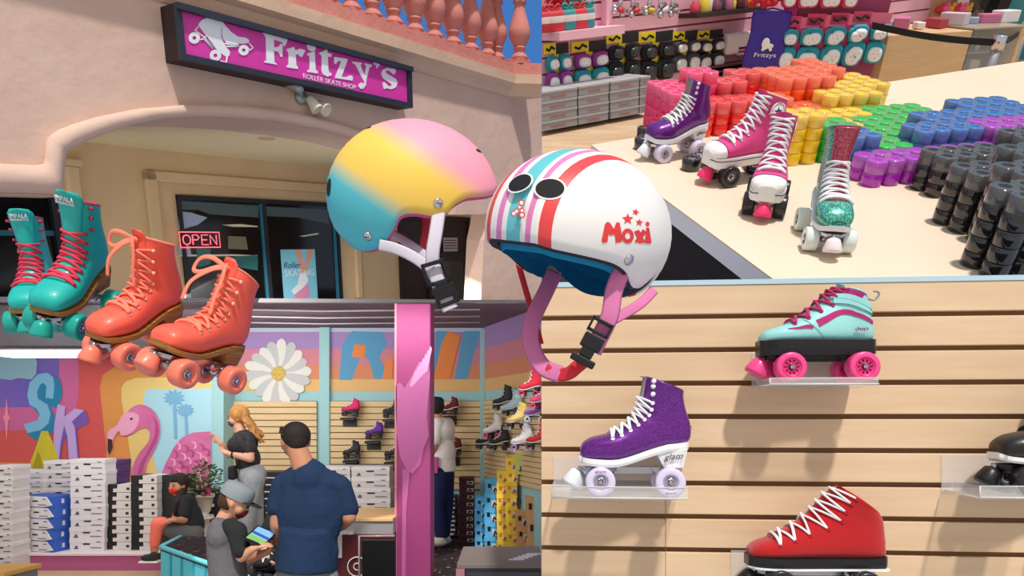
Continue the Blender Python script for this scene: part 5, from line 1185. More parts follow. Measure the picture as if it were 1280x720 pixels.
for i, (x, y, c, wc_, lb) in enumerate(RS):
    q = RW.M @ RW.px(x, y, .15); n_ = RW.n if RW.n.y < 0 else -RW.n; s_ = V((-n_.y, n_.x, 0)).normalized() if False else V((0, 0, 1)).cross(n_)
    M = Matrix(((n_.x, s_.x, 0, q.x), (n_.y, s_.y, 0, q.y), (0, 0, 1, q.z), (0, 0, 0, 1))) @ R('Z', -35) @ Sc(1.0)
    make_skate('roller_skate', M, lb, mat('side_upper_%d' % i, c, .6), mat('side_sole', (200, 196, 196), .6), BLACK, mat('side_wheel_%d' % i, wc_, .4), LW_S, BLACKM, hub=CHROME, plate=BLACK, detail=0, n_lace=5, lace_r=.005, wy=.045, tall=.04)
    m = MB(); m.box((-.09, -.006, -.14), (.09, 0, .12), bev=.002); m.box((-.09, -.0, .10), (.09, .03, .12)); o = m.build('acrylic_bracket', [ACRYL]); p_ = RW.M @ RW.px(x, y+.5, .14); o.matrix_world = Matrix(((RW.s.x, RW.t.x, n_.x, p_.x), (RW.s.y, RW.t.y, n_.y, p_.y), (RW.s.z, RW.t.z, n_.z, p_.z), (0, 0, 0, 1))); tag(o, 'small clear bracket under the '+lb.split(' on ')[0].split(',')[0].split(' at ')[0].split(' in ')[0].split(' highest')[0]+[' of the top', '', '', '', '', '', ' at left', ' next to it', '', ' below', ''][i], 'bracket')

# ---- the four skates standing out in front at the left
def leather(n, c): return mat(n, c, .42, coat=.15, bump=.04, bscale=260)
TEAL = leather('teal_leather', (18, 176, 168)); CORAL = leather('coral_leather', (252, 100, 78)); WOODS = mat('stacked_sole_wood', (176, 122, 58), .5, noise=((128, 82, 36), 6, (1, 1, 60), .5))
TEALW = mat('teal_urethane', (14, 160, 146), .35, coat=.2); CORW = mat('coral_urethane', (250, 128, 104), .35, coat=.2); PINKL = mat('crimson_lace', (214, 62, 88), .8); CORL = mat('salmon_lace', (250, 138, 112), .8); MAGL = mat('magenta_lining', (190, 36, 90), .7)
HUBP = mat('purple_hub', (150, 104, 160), .4); ALU = mat('polished_plate', (186, 184, 188), .25, 1)
kw = dict(wy=.047, rows=BOOT, stop=None)
M1 = Matrix(((-0.4509, 0.8838, 0.1250, -0.8731), (-0.8257, -0.3599, -0.4343, 1.6940), (-0.3389, -0.2990, 0.8920, 1.6431), (0, 0, 0, 1)))
M2 = Matrix(((-0.3631, 0.8879, 0.2825, -0.7133), (-0.9302, -0.3628, -0.0554, 1.5919), (0.0533, -0.2829, 0.9577, 1.5692), (0, 0, 0, 1)))
def bow(root, B, t, mt, side=1, name='lace_bow', big=1.0):
    b0 = B.pt(t, 0, .008); m = MB()
    def flat(pts, r=.0056): m.tube(smooth_pts(pts, 6), r, 8, flat=.35, up=(1, 0, .2))
    flat([b0, b0+V((.012, -.030, .012))*big, b0+V((.010, -.062, .004))*big, b0+V((.012, -.070, -.020))*big, b0+V((.018, -.045, -.022))*big, b0+V((.010, -.015, -.004))*big, b0])
    flat([b0, b0+V((.018, -.020, -.012)), b0+V((.034, -.045, -.045))*big, b0+V((.040, -.05, -.085))*big])
    flat([b0, b0+V((.014, .010, .004)), b0+V((.020, .016, -.03)), b0+V((.024, .014, -.065))*big, b0+V((.026, .016, -.098))*big])
    m.sph(tuple(b0), (.007, .008, .007)); m.build(name, [mt], root)
r_, B_ = make_skate('roller_skate', M1, 'coral high-top roller skate with a looped bow, nearer the teal pair', CORAL, WOODS, WOODS, CORW, CORL, mat('coral_lining', (240, 140, 120), .8), hub=CORW, tongue=CORAL, plate=ALU, stop=CORW, tall=.03, piping=CORL, hooks=3, eyelet=mat('coral_eyelet', (255, 176, 150), .4, .2), lace_r=.0046, group=None, wy=.047)
bow(r_, B_, 12.2, CORL)
r_, B_ = make_skate('roller_skate', M2, 'coral high-top roller skate tipped on its toe, right of the other coral one', CORAL, WOODS, WOODS, CORW, CORL, mat('coral_lining', (240, 140, 120), .8), hub=CORW, tongue=CORAL, plate=ALU, stop=CORW, tall=.03, piping=CORL, hooks=3, eyelet=mat('coral_eyelet', (255, 176, 150), .4, .2), lace_r=.0046, wy=.047)
bow(r_, B_, 12.2, CORL, big=1.1)
def teal(M, lb):
    r_, B_ = make_skate('roller_skate', M, lb, TEAL, WOODS, WOODS, TEALW, PINKL, MAGL, hub=HUBP, tongue=TEAL, plate=ALU, stop=TEALW, tall=.045, piping=MAGL, hooks=0, n_lace=8, lace1=9.8, tongue_w=.85, tongue_th=.005, eyelet=mat('crimson_eyelet', (170, 40, 70), .4), lace_r=.0046, wy=.047, tongue_up=.024)
    for k, t in enumerate((10.4, 11.4, 12.4)):
        for s_ in (-1, 1):
            p0 = B_.pt(t, s_*1.2, .0); p1 = B_.pt(t, s_*1.2, .01); q_ = (p1-p0).to_track_quat('Z', 'Y').to_matrix().to_4x4()
            MB().lathe([(.0045, 0), (.0045, .003), (.002, .004), (.0046, .007), (.0035, .009), (.001, .0095)], 12, 0, T(*p0) @ q_).build('lace_hook', [mat('crimson_eyelet', (170, 40, 70), .4)], r_)
    a = B_.pt(12.4, 0, .0065); b = B_.pt(13, 0, .0065); z = (b-a).normalized(); up = V((.004, 0, 1)).normalized()
    c = B_.pt(13, 0, .0085)+V((.001, 0, .002)); x_ = V((0, 1, 0)); y_ = V((.01, 0, 1)).normalized(); n_ = x_.cross(y_)
    Mx = Matrix(((x_.x, y_.x, n_.x, c.x), (x_.y, y_.y, n_.y, c.y), (x_.z, y_.z, n_.z, c.z), (0, 0, 0, 1)))
    text('tongue_lettering', 'IMPALA', mat('lace_white', (236, 234, 238), .8), r_, Mx, size=.02, ext=.0012, width=.042, height=.011)
    text('tongue_lettering', 'ROLLERSKATES', mat('lace_white', (236, 234, 238), .8), r_, Mx @ T(0, -.010, 0), size=.02, ext=.0012, width=.042, height=.005)
M3 = Matrix(((-0.1321, 0.9734, 0.1869, -1.0436), (-0.8397, -0.0097, -0.5429, 1.7335), (-0.5267, -0.2287, 0.8187, 1.7275), (0, 0, 0, 1)))
M4 = Matrix(((0.2584, 0.9631, 0.0759, -1.3197), (-0.8361, 0.2623, -0.4818, 2.0279), (-0.4839, 0.0610, 0.8730, 1.7616), (0, 0, 0, 1)))
teal(M3, 'teal high-top roller skate with crimson laces, beside the coral pair')
teal(M4, 'teal high-top roller skate with crimson laces, the farther left of the teal pair')

# ---- helmets
class Helm:
    def __init__(h, a, b, c, bound):
        h.a, h.b, h.c = a, b, c; h.bd = [V((x, 0, z)) for x, z in bound]
        pts = smooth_pts(h.bd, 5); h.rim = []
        for p in pts:
            q = 1-(p.x/a)**2-(p.z/c)**2; h.rim.append(V((p.x, b*math.sqrt(max(q, 0)), p.z)))
        h.loop = h.rim+[V((p.x, -p.y, p.z)) for p in h.rim[-2:0:-1]]
    def sp(h, p, f, k=1.0):
        u = V((p.x/h.a, p.y/h.b, p.z/h.c)).normalized(); top = V((0, 0, 1)); an = top.angle(u)
        s = math.sin(an); q = (top*math.sin((1-f)*an)+u*math.sin(f*an))/s if s > 1e-6 else top
        return V((q.x*h.a*k, q.y*h.b*k, q.z*h.c*k))
    def at(h, x, z, side, k=1.0):
        q = 1-(x/h.a)**2-(z/h.c)**2; return V((x*k, side*h.b*math.sqrt(max(q, 0))*k, z*k))
    def nrm(h, p): return V((p.x/h.a**2, p.y/h.b**2, p.z/h.c**2)).normalized()
    def disc(h, m, p, rx, rz, k=1.004, mi=0, th=.0015, rot=0):
        n = h.nrm(p); q = n.to_track_quat('Z', 'Y').to_matrix().to_4x4()
        ring = []
        for j in range(20):
            a_ = 2*PI*j/20; l = R('Z', rot) @ V((rx*math.cos(a_), rz*math.sin(a_), 0)); w_ = T(*p) @ q @ l
            u = V((w_.x/h.a, w_.y/h.b, w_.z/h.c)).normalized(); ring.append(V((u.x*h.a*k, u.y*h.b*k, u.z*h.c*k)))
        c_ = sum(ring, V())/20; u = V((c_.x/h.a, c_.y/h.b, c_.z/h.c)).normalized(); c_ = V((u.x*h.a*k, u.y*h.b*k, u.z*h.c*k))
        m.add(ring+[c_], [(j, (j+1) % 20, 20) for j in range(20)], mi, True)
def helmet(name, M, label, H, shellm, padm, innerm, edgem):
    root = empty(name, M, label, 'helmet')
    m = MB(); N = 16
    rs = [[H.sp(p, max(.001, f/N)) for p in H.loop] for f in range(N+1)]
    rs.append([H.sp(p, 1.005, .985) for p in H.loop]); rs.append([H.sp(p, 1.0, .97) for p in H.loop])
    m.rings(rs, 0, True, False); m.build('shell', [shellm], root)
    m = MB(); rs = [[H.sp(p, 1.0, .972) for p in H.loop], [H.sp(p, 1.03, .955) for p in H.loop], [H.sp(p, 1.02, .88) for p in H.loop]]
    m.rings(rs, 0, True, False); m.build('foam_edge', [edgem], root)
    m = MB(); rs = [[H.sp(p, max(.001, f/8*.98), .87) for p in H.loop] for f in range(9)]
    m.rings(rs, 0, True, False); m.build('liner', [innerm], root)
    return root
def strap(name, root, pts, w_, mt, up=(0, 1, 0)):
    m = MB(); m.tube(smooth_pts(pts, 8), w_, 8, flat=.13, up=up); return m.build(name, [mt], root)

HB = [(.141, .020), (.120, .012), (.098, .009), (.081, .006), (.062, -.005), (.049, -.019), (.03, -.022), (.001, -.019), (-.02, -.024), (-.031, -.043), (-.046, -.066), (-.065, -.078), (-.088, -.081), (-.104, -.072), (-.119, -.058), (-.1295, -.045)]
H1 = Helm(.142, .108, .125, HB)
GRAD = mat('sunset_fade_paint', (250, 160, 186), .55)
def gradm(m, n, stops):
    t = m.node_tree; b = t.nodes['Principled BSDF']; tc = t.nodes.new('ShaderNodeTexCoord'); d = t.nodes.new('ShaderNodeVectorMath'); d.operation = 'DOT_PRODUCT'; d.inputs[1].default_value = n
    mr = t.nodes.new('ShaderNodeMapRange'); mr.inputs[1].default_value = -.1; mr.inputs[2].default_value = .15; r = t.nodes.new('ShaderNodeValToRGB')
    t.links.new(tc.outputs['Object'], d.inputs[0]); t.links.new(d.outputs['Value'], mr.inputs[0]); t.links.new(mr.outputs[0], r.inputs[0]); t.links.new(r.outputs[0], b.inputs['Base Color'])
    e = r.color_ramp.elements; e[0].position = (stops[0][0]+.1)/.25; e[0].color = rgb(stops[0][1]); e[1].position = (stops[-1][0]+.1)/.25; e[1].color = rgb(stops[-1][1])
    for v, c in stops[1:-1]: q = e.new((v+.1)/.25); q.color = rgb(c)
gradm(GRAD, (.53, 0, .85), [(-.042, (84, 190, 204)), (-.012, (238, 198, 92)), (.046, (240, 200, 84)), (.078, (246, 158, 178))])
PKF = mat('pink_liner', (214, 90, 150), .8); GWS = mat('grey_white_webbing', (214, 208, 222), .8, bump=.2, bscale=900); CRW = mat('coral_webbing', (244, 100, 104), .8)
def facing(px, py, d):
    f = ray(px, py).normalized(); r = f.cross(V((0, 0, 1))).normalized(); u = r.cross(f); p = P(px, py, d)
    return Matrix(((r.x, f.x, u.x, p.x), (r.y, f.y, u.y, p.y), (r.z, f.z, u.z, p.z), (0, 0, 0, 1)))
HM1 = facing(517, 250, 1.19)
h1 = helmet('helmet', HM1, 'pink, yellow and blue faded skate helmet with white chin strap', H1, GRAD, PKF, PKF, PKF)
for nm, (x, z, sd), rx, rz, rt in (('vent', (-.072, .107, -1), .017, .0045, 0), ('vent', (.104, .080, -1), .012, .0035, 0), ('vent', (-.1325, .014, -1), .009, .014, 0)):
    p = H1.at(x, z, sd); m = MB(); H1.disc(m, p, rx if nm else rx, rz); m.build('vent', [mat('vent_black', (20, 18, 20), .8)], h1)
for x, z in ((.037, -.003), (-.071, -.057)):
    p = H1.at(x, z, -1); q = H1.nrm(p).to_track_quat('Z', 'Y').to_matrix().to_4x4()
    m = MB(); m.lathe([(.0075, .0), (.0075, .001), (.005, .0025), (.001, .003)], 20, 0, T(*p) @ q); m.box((-.004, -.0006, .0028), (.004, .0006, .0034), 1, T(*p) @ q); m.build('rivet', [CHROME, BLACK], h1)
IH1 = HM1.inverted()
def L1(x, y, dy=0): return IH1 @ P(x, y, 1.19+dy)
strap('front_strap', h1, [L1(549, 262, -.085), L1(545, 290, -.09), L1(541, 315, -.09), L1(541, 338, -.085)], .0105, GWS)
strap('far_strap', h1, [L1(533, 262, .06), L1(534, 285, .03), L1(531, 312, -.03), L1(540, 330, -.07)], .009, CRW)
strap('rear_strap', h1, [L1(474, 306, -.075), L1(495, 311, -.08), L1(518, 322, -.085), L1(540, 338, -.088)], .0085, GWS, (0, 1, 0))
strap('rear_strap', h1, [L1(488, 291, .04), L1(503, 299, .0), L1(522, 312, -.05), L1(538, 326, -.08)], .007, GWS)
strap('strap_end', h1, [L1(541, 334, -.087), L1(548, 352, -.087), L1(555, 368, -.087), L1(563, 387, -.087)], .0125, GWS)
m = MB()
Mb = T(*L1(545, 341, -.093)) @ R('Y', -18)
for a, b in (((-.019, -.003, .012), (.019, .004, .018)), ((-.019, -.003, -.018), (.019, .004, -.012)), ((-.019, -.003, -.018), (-.014, .004, .018)), ((.014, -.003, -.018), (.019, .004, .018)), ((-.016, -.003, -.030), (.016, .003, -.025))): m.box(a, b, 0, Mb, .0012)
m.build('slider', [BLACK], h1)
m = MB(); Mb = T(*L1(556, 366, -.093)) @ R('Y', -22)
m.box((-.017, -.005, -.008), (.017, .006, .012), 0, Mb, .002); m.box((-.010, -.004, .010), (.010, .005, .020), 0, Mb, .002); m.box((-.018, -.004, -.020), (.018, .004, -.014), 0, Mb, .002)
for sx in (-.018, .014): m.box((sx, -.004, -.018), (sx+.004, .004, -.006), 0, Mb)
m.build('buckle', [BLACK], h1)

# striped helmet, turned towards us
HB2 = [(.140, -.020), (.128, -.024), (.105, -.027), (.08, -.030), (.055, -.034), (.03, -.043), (.012, -.055), (-.008, -.063), (-.026, -.062), (-.040, -.050), (-.052, -.042), (-.064, -.046), (-.075, -.064), (-.088, -.082), (-.098, -.088), (-.1045, -.0875)]
H2 = Helm(.150, .119, .112, HB2)
STR = mat('striped_shell', (238, 234, 232), .45)
def stripes(m):
    t = m.node_tree; b = t.nodes['Principled BSDF']; tc = t.nodes.new('ShaderNodeTexCoord'); s = t.nodes.new('ShaderNodeSeparateXYZ')
    mr = t.nodes.new('ShaderNodeMapRange'); mr.inputs[1].default_value = -.1; mr.inputs[2].default_value = .1; r = t.nodes.new('ShaderNodeValToRGB'); r.color_ramp.interpolation = 'CONSTANT'
    t.links.new(tc.outputs['Object'], s.inputs[0]); t.links.new(s.outputs['Y'], mr.inputs[0]); t.links.new(mr.outputs[0], r.inputs[0]); t.links.new(r.outputs[0], b.inputs['Base Color'])
    Wt, Rd, Pk, Tl = (240, 236, 234), (226, 70, 72), (222, 130, 190), (104, 196, 204)
    seq = [(-.1, Wt), (-.056, Rd), (-.041, Wt), (-.030, Pk), (-.021, Wt), (-.012, Tl), (.012, Wt), (.021, Pk), (.030, Wt), (.041, Rd), (.056, Wt)]
    e = r.color_ramp.elements; e[0].position = 0; e[0].color = rgb(seq[0][1]); e[1].position = .999; e[1].color = rgb(Wt)
    for y, c in seq[1:]: q = e.new((y+.1)/.2); q.color = rgb(c)
stripes(STR)
BLI = mat('blue_liner', (20, 132, 178), .85); CHR = mat('charcoal_foam', (52, 46, 54), .8)
HM2 = facing(725, 292, 1.02) @ R('X', -1) @ R('Y', 8) @ R('Z', 233)
h2 = helmet('helmet', HM2, 'white skate helmet with red, pink and teal stripes and a star word mark', H2, STR, BLI, BLI, CHR)
IH2 = HM2.inverted()
def on2(px, py, k=1.003):
    """where the line of sight through a pixel meets the shell"""
    o_ = IH2 @ C0; d_ = (IH2.to_3x3() @ ray(px, py)).normalized()
    S_2 = V((1/(H2.a*k), 1/(H2.b*k), 1/(H2.c*k))); o2 = V((o_.x*S_2.x, o_.y*S_2.y, o_.z*S_2.z)); d2 = V((d_.x*S_2.x, d_.y*S_2.y, d_.z*S_2.z))
    A, Bq, Cq = d2.dot(d2), 2*o2.dot(d2), o2.dot(o2)-1; D = Bq*Bq-4*A*Cq
    if D < 0: D = 0
    t = (-Bq-math.sqrt(D))/(2*A); return o_+d_*t
for px, py in ((649, 228), (687, 235)):
    m = MB(); H2.disc(m, on2(px, py), .021, .0165, 1.003); m.build('vent_rim', [WHITE], h2)
    m = MB(); H2.disc(m, on2(px, py), .0185, .0140, 1.006); m.build('vent', [mat('vent_black', (20, 18, 20), .8)], h2)
def draw2(name, polys, mt, k=1.004):
    m = MB()
    for pl in polys:
        # subdivide the outline into a fan so that it hugs the shell
        c = (sum(p[0] for p in pl)/len(pl), sum(p[1] for p in pl)/len(pl)); n = len(pl)
        import mathutils.geometry as mg
        tri = mg.tessellate_polygon([[V((p[0], p[1], 0)) for p in pl]])
        m.add([on2(*p, k) for p in pl], [tuple(x) for x in tri], 0, False)
    return m.build(name, [mt], h2)
RDM = mat('mark_red', (228, 62, 62), .5)
def cz(p): return (670+p[0]/4, 180+p[1]/4)
draw2('letter', [[cz(p) for p in [(328, 480), (345, 400), (358, 388), (372, 396), (390, 425), (402, 392), (418, 392), (428, 440), (430, 490), (398, 495), (396, 460), (388, 452), (375, 458), (362, 452), (358, 490), (335, 495)]]], RDM)
def ringpoly(cx_, cy_, ro, ri, sx=1, n=18):
    out = []
    for k in range(n):
        a, b = 2*PI*k/n, 2*PI*(k+1)/n
        out.append([(cx_+ro*sx*math.cos(a), cy_+ro*math.sin(a)), (cx_+ro*sx*math.cos(b), cy_+ro*math.sin(b)), (cx_+ri*sx*math.cos(b), cy_+ri*math.sin(b)), (cx_+ri*sx*math.cos(a), cy_+ri*math.sin(a))])
    return out
draw2('letter', [[cz(p) for p in pl] for pl in ringpoly(459, 460, 38, 17, .8)], RDM)
draw2('letter', [[cz(p) for p in pl] for pl in ([(490, 438), (515, 428), (548, 492), (518, 498)], [(535, 425), (552, 440), (520, 496), (492, 490)])], RDM)
draw2('letter', [[cz(p) for p in [(552, 418), (566, 418), (578, 490), (574, 498), (546, 496), (544, 488)]]], RDM)
draw2('letter_dot', [[cz((558+10*math.cos(k*PI/6), 400+12*math.sin(k*PI/6))) for k in range(12)]], RDM)
for cx_, cy_, r0, rt in ((459, 375, 30, 0), (499, 340, 19, .3), (517, 392, 20, .15)):
    draw2('star', [[cz((cx_+(r0 if k % 2 == 0 else r0*.42)*math.sin(k*PI/5+rt), cy_-(r0 if k % 2 == 0 else r0*.42)*math.cos(k*PI/5+rt))) for k in range(10)]], RDM)
def c7(p): return (340+p[0]/3.27, 180+p[1]/3.27)
bl = []
for cx_, cy_, r0 in ((1020, 240, 13), (1012, 258, 9), (1000, 275, 11), (1022, 272, 10), (988, 284, 13), (1022, 290, 13)): bl.append((cx_, cy_, r0))
draw2('emblem_disc', [[c7((cx_+r0*math.cos(k*PI/6), cy_+r0*math.sin(k*PI/6))) for k in range(12)] for cx_, cy_, r0 in bl], RDM, 1.0045)
draw2('emblem_disc', [[c7((cx_+r0*.62*math.cos(k*PI/6), cy_+r0*.62*math.sin(k*PI/6))) for k in range(12)] for cx_, cy_, r0 in bl], WHITE, 1.006)
p = on2(786, 325, 1.0); q = H2.nrm(p).to_track_quat('Z', 'Y').to_matrix().to_4x4()
m = MB(); m.lathe([(.0075, .0), (.0075, .0015), (.005, .003), (.001, .0035)], 20, 0, T(*p) @ q); m.build('rivet', [CHROME], h2)
def L2(x, y, d): return IH2 @ P(x, y, d)
PKW = mat('pink_webbing', (214, 120, 170), .8, bump=.2, bscale=900); RDW = mat('red_webbing', (206, 44, 58), .8)
strap('front_strap', h2, [L2(640, 300, 1.08), L2(648, 330, 1.10), L2(657, 362, 1.08), L2(668, 400, 1.05), L2(676, 430, 1.02)], .0045, RDW, tuple(IH2.to_3x3() @ V((0, 1, 0))))
strap('front_strap', h2, [L2(694, 340, 1.08), L2(682, 365, 1.06), L2(666, 400, 1.03), L2(664, 430, 1.01), L2(678, 458, .99), L2(700, 468, .97)], .012, PKW, tuple(IH2.to_3x3() @ V((0, 1, 0))))
strap('near_strap', h2, [L2(780, 332, .95), L2(768, 362, .95), L2(762, 395, .95), L2(748, 425, .955), L2(741, 440, .96)], .012, PKW, tuple(IH2.to_3x3() @ V((0, 1, 0))))
strap('rear_strap', h2, [L2(818, 362, 1.0), L2(800, 380, .98), L2(775, 395, .965), L2(762, 402, .955)], .007, PKW, tuple(IH2.to_3x3() @ V((0, 1, 0))))
strap('strap_end', h2, [L2(682, 462, .985), L2(700, 468, .97), L2(712, 466, .962), L2(722, 458, .96), L2(732, 450, .96)], .009, RDW, tuple(IH2.to_3x3() @ V((0, 1, 0))))
m = MB(); Mb = IH2 @ T(*P(735, 438, .945)) @ R('Y', 28)
m.box((-.014, -.005, .002), (.014, .006, .022), 0, Mb, .002); m.box((-.009, -.004, -.010), (.009, .005, .004), 0, Mb, .002); m.box((-.017, -.004, -.020), (.017, .004, -.010), 0, Mb, .002)
m.box((-.015, -.004, .024), (.015, .004, .028), 0, Mb, .001); m.box((-.015, -.004, .040), (.015, .004, .044), 0, Mb, .001)
for sx in (-.015, .012): m.box((sx, -.004, .024), (sx+.003, .004, .044), 0, Mb)
m.build('buckle', [BLACK], h2)
# dark foam strip and blue pads inside
m = MB(); rs = []
for f in (.90, 1.0, 1.05): rs.append([H2.sp(p, f*1.04, .86) for p in H2.loop])
m.rings(rs, 0, True, False); m.build('pad', [BLI], h2)

# ================================================================== WALL OF SKATES (lower right)
A_, B_2 = P(677, 720, 1.63), P(1280, 720, 1.54)
SWF = Frame((A_.x, A_.y, 0), (B_2.x-A_.x, B_2.y-A_.y, 0), (0, 0, 1))
if SWF.n.y > 0: SWF.n = -SWF.n
SLAT = mat('pale_maple_board', (226, 198, 166), .55, noise=((208, 176, 140), 4, (.8, 9, 9), .05)); GRV = mat('board_groove', (132, 100, 70), .9)
zt = SWF.px(677, 361).y; zb = SWF.px(677, 760).y; WL = SWF.px(1330, 500).x
pr = (SWF.px(677, 399).y-SWF.px(677, 683).y)/7; g0 = SWF.px(677, 399).y
m = MB(); m.box((0, zb, -.02), (WL, zt, 0), 1)
ed = [zt]; k = 0
while g0-k*pr > zb: ed.append(g0-k*pr); k += 1
ed.append(zb)
gh = .0055
for i in range(len(ed)-1):
    a = ed[i]-(gh if i else 0); b = ed[i+1]+(gh if i < len(ed)-2 else 0)
    m.box((0, b, 0), (WL, a, .016), 0, None, .0015)
o = m.build('wall_slatwall', [SLAT, GRV]); o.matrix_world = SWF.M; tag(o, kind='structure')
m = MB(); q = SWF.px(832, 640, .016); m.box((q.x-.0006, zb, .0155), (q.x+.0006, SWF.px(832, 623, .016).y, .0164)); m.build('board_seam', [GRV], o)
m = MB(); m.box((0, zt, -.02), (WL, SWF.px(677, 355).y, .018)); o = m.build('trim_12', [mat('ice_blue_strip', (176, 206, 220), .5)]); o.matrix_world = SWF.M; tag(o, kind='structure')

def wall_pose(px, py, off):
    p = SWF.at(*SWF.px(px, py, off)); s, t = SWF.s, SWF.t; n = s.cross(t)
    if n.y > 0: n = -n
    return Matrix(((-s.x, n.x, t.x, p.x), (-s.y, n.y, t.y, p.y), (-s.z, n.z, t.z, p.z), (0, 0, 0, 1)))
def acrylic(px0, px1, py, pback, lbl, lip=.022):
    q0, q1 = SWF.px(px0, py, .14), SWF.px(px1, py, .14)
    sh = empty('acrylic_shelf', SWF.M @ T(q0.x, q0.y, 0), lbl, 'shelf', None)
    Wd = q1.x-q0.x; t = .004
    MB().box((0, -t, .017), (Wd, 0, .165), bev=.001).build('tray', [ACRYL], sh)
    MB().box((0, -.002, .161), (Wd, lip, .165), bev=.001).build('front_lip', [ACRYL], sh)
    MB().box((0, -.002, .06), (t, lip, .165)).build('side_lip', [ACRYL], sh)
    MB().box((0, -.002, .017), (Wd+.0, .075, .021)).build('back_plate', [ACRYL], sh)
    e = MB(); e.tube([(0, 0, .166), (Wd, 0, .166)], .0014, 5); e.tube([(0, lip, .165), (Wd, lip, .165)], .001, 5); e.tube([(0, -.001, .166), (0, lip, .165)], .0012, 5); e.tube([(0, -.001, .166), (0, 0, .03)], .0012, 5)
    e.build('bright_edge', [mat('acrylic_bright_edge', (226, 222, 220), .15, 0)], sh)
    return sh
LW_ = mat('lace_white', (236, 234, 238), .8); WSOL = mat('white_sole', (236, 236, 238), .45); GREYL = mat('grey_suede', (142, 136, 136), .9)
PGL = glitter('purple_glitter_vinyl', (70, 6, 104), (140, 44, 168), 1100); PWH = mat('milky_urethane', (214, 206, 232), .25, coat=.5)
acrylic(690, 858, 620, 0, 'clear acrylic shelf holding the purple glitter skate')
M = wall_pose(791, 618.5, .105)
r_, B_ = make_skate('roller_skate', M, 'glossy purple glitter high-top roller skate with white sole on an acrylic shelf', PGL, WSOL, WSOL, PWH, LW_, GREYL, hub=mat('clear_grey_hub', (170, 160, 190), .25), tongue=GREYL, plate=ALU, stop=mat('milky_stop', (226, 232, 236), .3),
    tall=0, n_lace=8, lace1=9.6, th_e=.95, hooks=0, eyelet=LW_, solez=.011, wr=.0305, wy=.042, tongue_w=.4, tongue_up=.002)
for k, t in enumerate((10.6, 11.5, 12.4)):
    for s_ in (-1, 1):
        p0 = B_.pt(t, s_*1.0, .0); p1 = B_.pt(t, s_*1.0, .01); q_ = (p1-p0).to_track_quat('Z', 'Y').to_matrix().to_4x4()
        MB().lathe([(.0052, 0), (.0052, .003), (.003, .005), (.001, .0055)], 14, 0, T(*p0) @ q_).build('lace_hook', [LW_], r_)
MB().lathe([(.006, 0), (.006, .010), (.001, .011)], 14, 0, T(-.110, .0, .140) @ R('Y', -90)).build('heel_rivet', [CHROME], r_)
decal('heel_lettering', 'glam', mat('script_grey', (86, 84, 92), .4, .4), r_, at_side(-.079, .0355, .081, 1, 6), .040, .015, shear=.35, ext=.0009)
decal('wheel_lettering', 'glam', mat('script_violet', (170, 110, 200), .5), r_, at_side(.069, .0595, .052, 1, 0), .022, .005, ext=.0004)
decal('wheel_lettering', 'glam', mat('script_violet', (170, 110, 200), .5), r_, at_side(-.071, .0595, .010, 1, 0), .022, .005, ext=.0004)

# mint and magenta skate
CH = [(.119, .094, .119, .083, .018), (.113, .105, .112, .081, .032), (.095, .113, .095, .081, .042), (.075, .119, .072, .081, .046), (.055, .126, .048, .081, .045), (.036, .137, .020, .081, .042), (.020, .149, -.015, .081, .038), (.006, .161, -.055, .081, .035),
      (-.005, .171, -.099, .083, .033), (-.014, .180, -.104, .105, .034), (-.022, .186, -.101, .125, .035), (-.030, .190, -.098, .145, .036), (-.038, .191, -.094, .160, .038), (-.046, .190, -.088, .172, .039)]
MINT = mat('mint_leather', (150, 214, 214), .5, bump=.03, bscale=200); MGT = mat('magenta_suede', (172, 34, 108), .8); BSOL = mat('black_sole', (22, 20, 24), .35); PKU = mat('hot_pink_urethane', (238, 70, 140), .3, coat=.3)
acrylic(958, 1092, 481, 0, 'clear acrylic shelf holding the mint skate', .012)
M = wall_pose(1023.5, 479, .100)
r_, B_ = make_skate('roller_skate', M, 'mint high-top roller skate with magenta stripe, black sole and pink wheels', MINT, BSOL, BSOL, PKU, mat('magenta_lace', (176, 44, 96), .8), MGT, hub=mat('deep_pink_hub', (206, 40, 110), .35), tongue=MINT, plate=BLACK, stop=PKU,
    rows=CH, n_lace=7, lace1=12.0, th_e=.8, heelblock=False, solez=.026, spokes=10, wr=.030, wy=.042, tongue_up=.012, lace_r=.004, piping=MINT, pz=.058, eyelet=MGT, axles=(.070, -.070))
ribbon('side_stripe', B_, r_, [(.015, .118), (-.005, .128), (-.026, .139), (-.045, .141), (-.070, .133), (-.098, .120)], [.008, .0065, .0055, .005, .004, .0035], MGT, out=.0016)
ribbon('side_flash', B_, r_, [(.075, .108), (.055, .109), (.035, .112), (.024, .110)], [.0003, .0022, .004, .003], MGT, out=.0016)
ribbon('collar_patch', B_, r_, [(-.040, .187), (-.060, .178), (-.080, .165), (-.092, .155)], [.004, .009, .009, .005], MGT, out=.0018)
ribbon('collar_pad', B_, r_, [(-.020, .166), (-.050, .162), (-.080, .150), (-.100, .140)], [.0055, .006, .006, .005], MINT, out=.0035)
ribbon('collar_pad', B_, r_, [(-.016, .176), (-.045, .172), (-.075, .160), (-.098, .148)], [.0045, .005, .005, .004], MINT, out=.004)
ribbon('seam', B_, r_, [(.040, .128), (.025, .114), (.010, .100), (.0, .088)], [.0008]*4, mat('mint_stitch', (110, 170, 172), .6), out=.0012)
decal('side_lettering', 'chaya', mat('script_plum', (150, 60, 100), .5), r_, at_side(-.071, .0385, .106, 1, 2, -4), .025, .010, ext=.0012)
m = MB(); pts = [SWF.at(*SWF.px(x, y, .06)) for x, y in ((1084, 373), (1092, 375), (1098, 370), (1098, 365), (1092, 364))]; m.tube(smooth_pts(pts, 4), .0022, 6); tag(m.build('price_hook', [mat('hook_grey', (150, 150, 150), .4, .5)]), 'small curled grey hook on the slatwall behind the mint skate', 'hook')

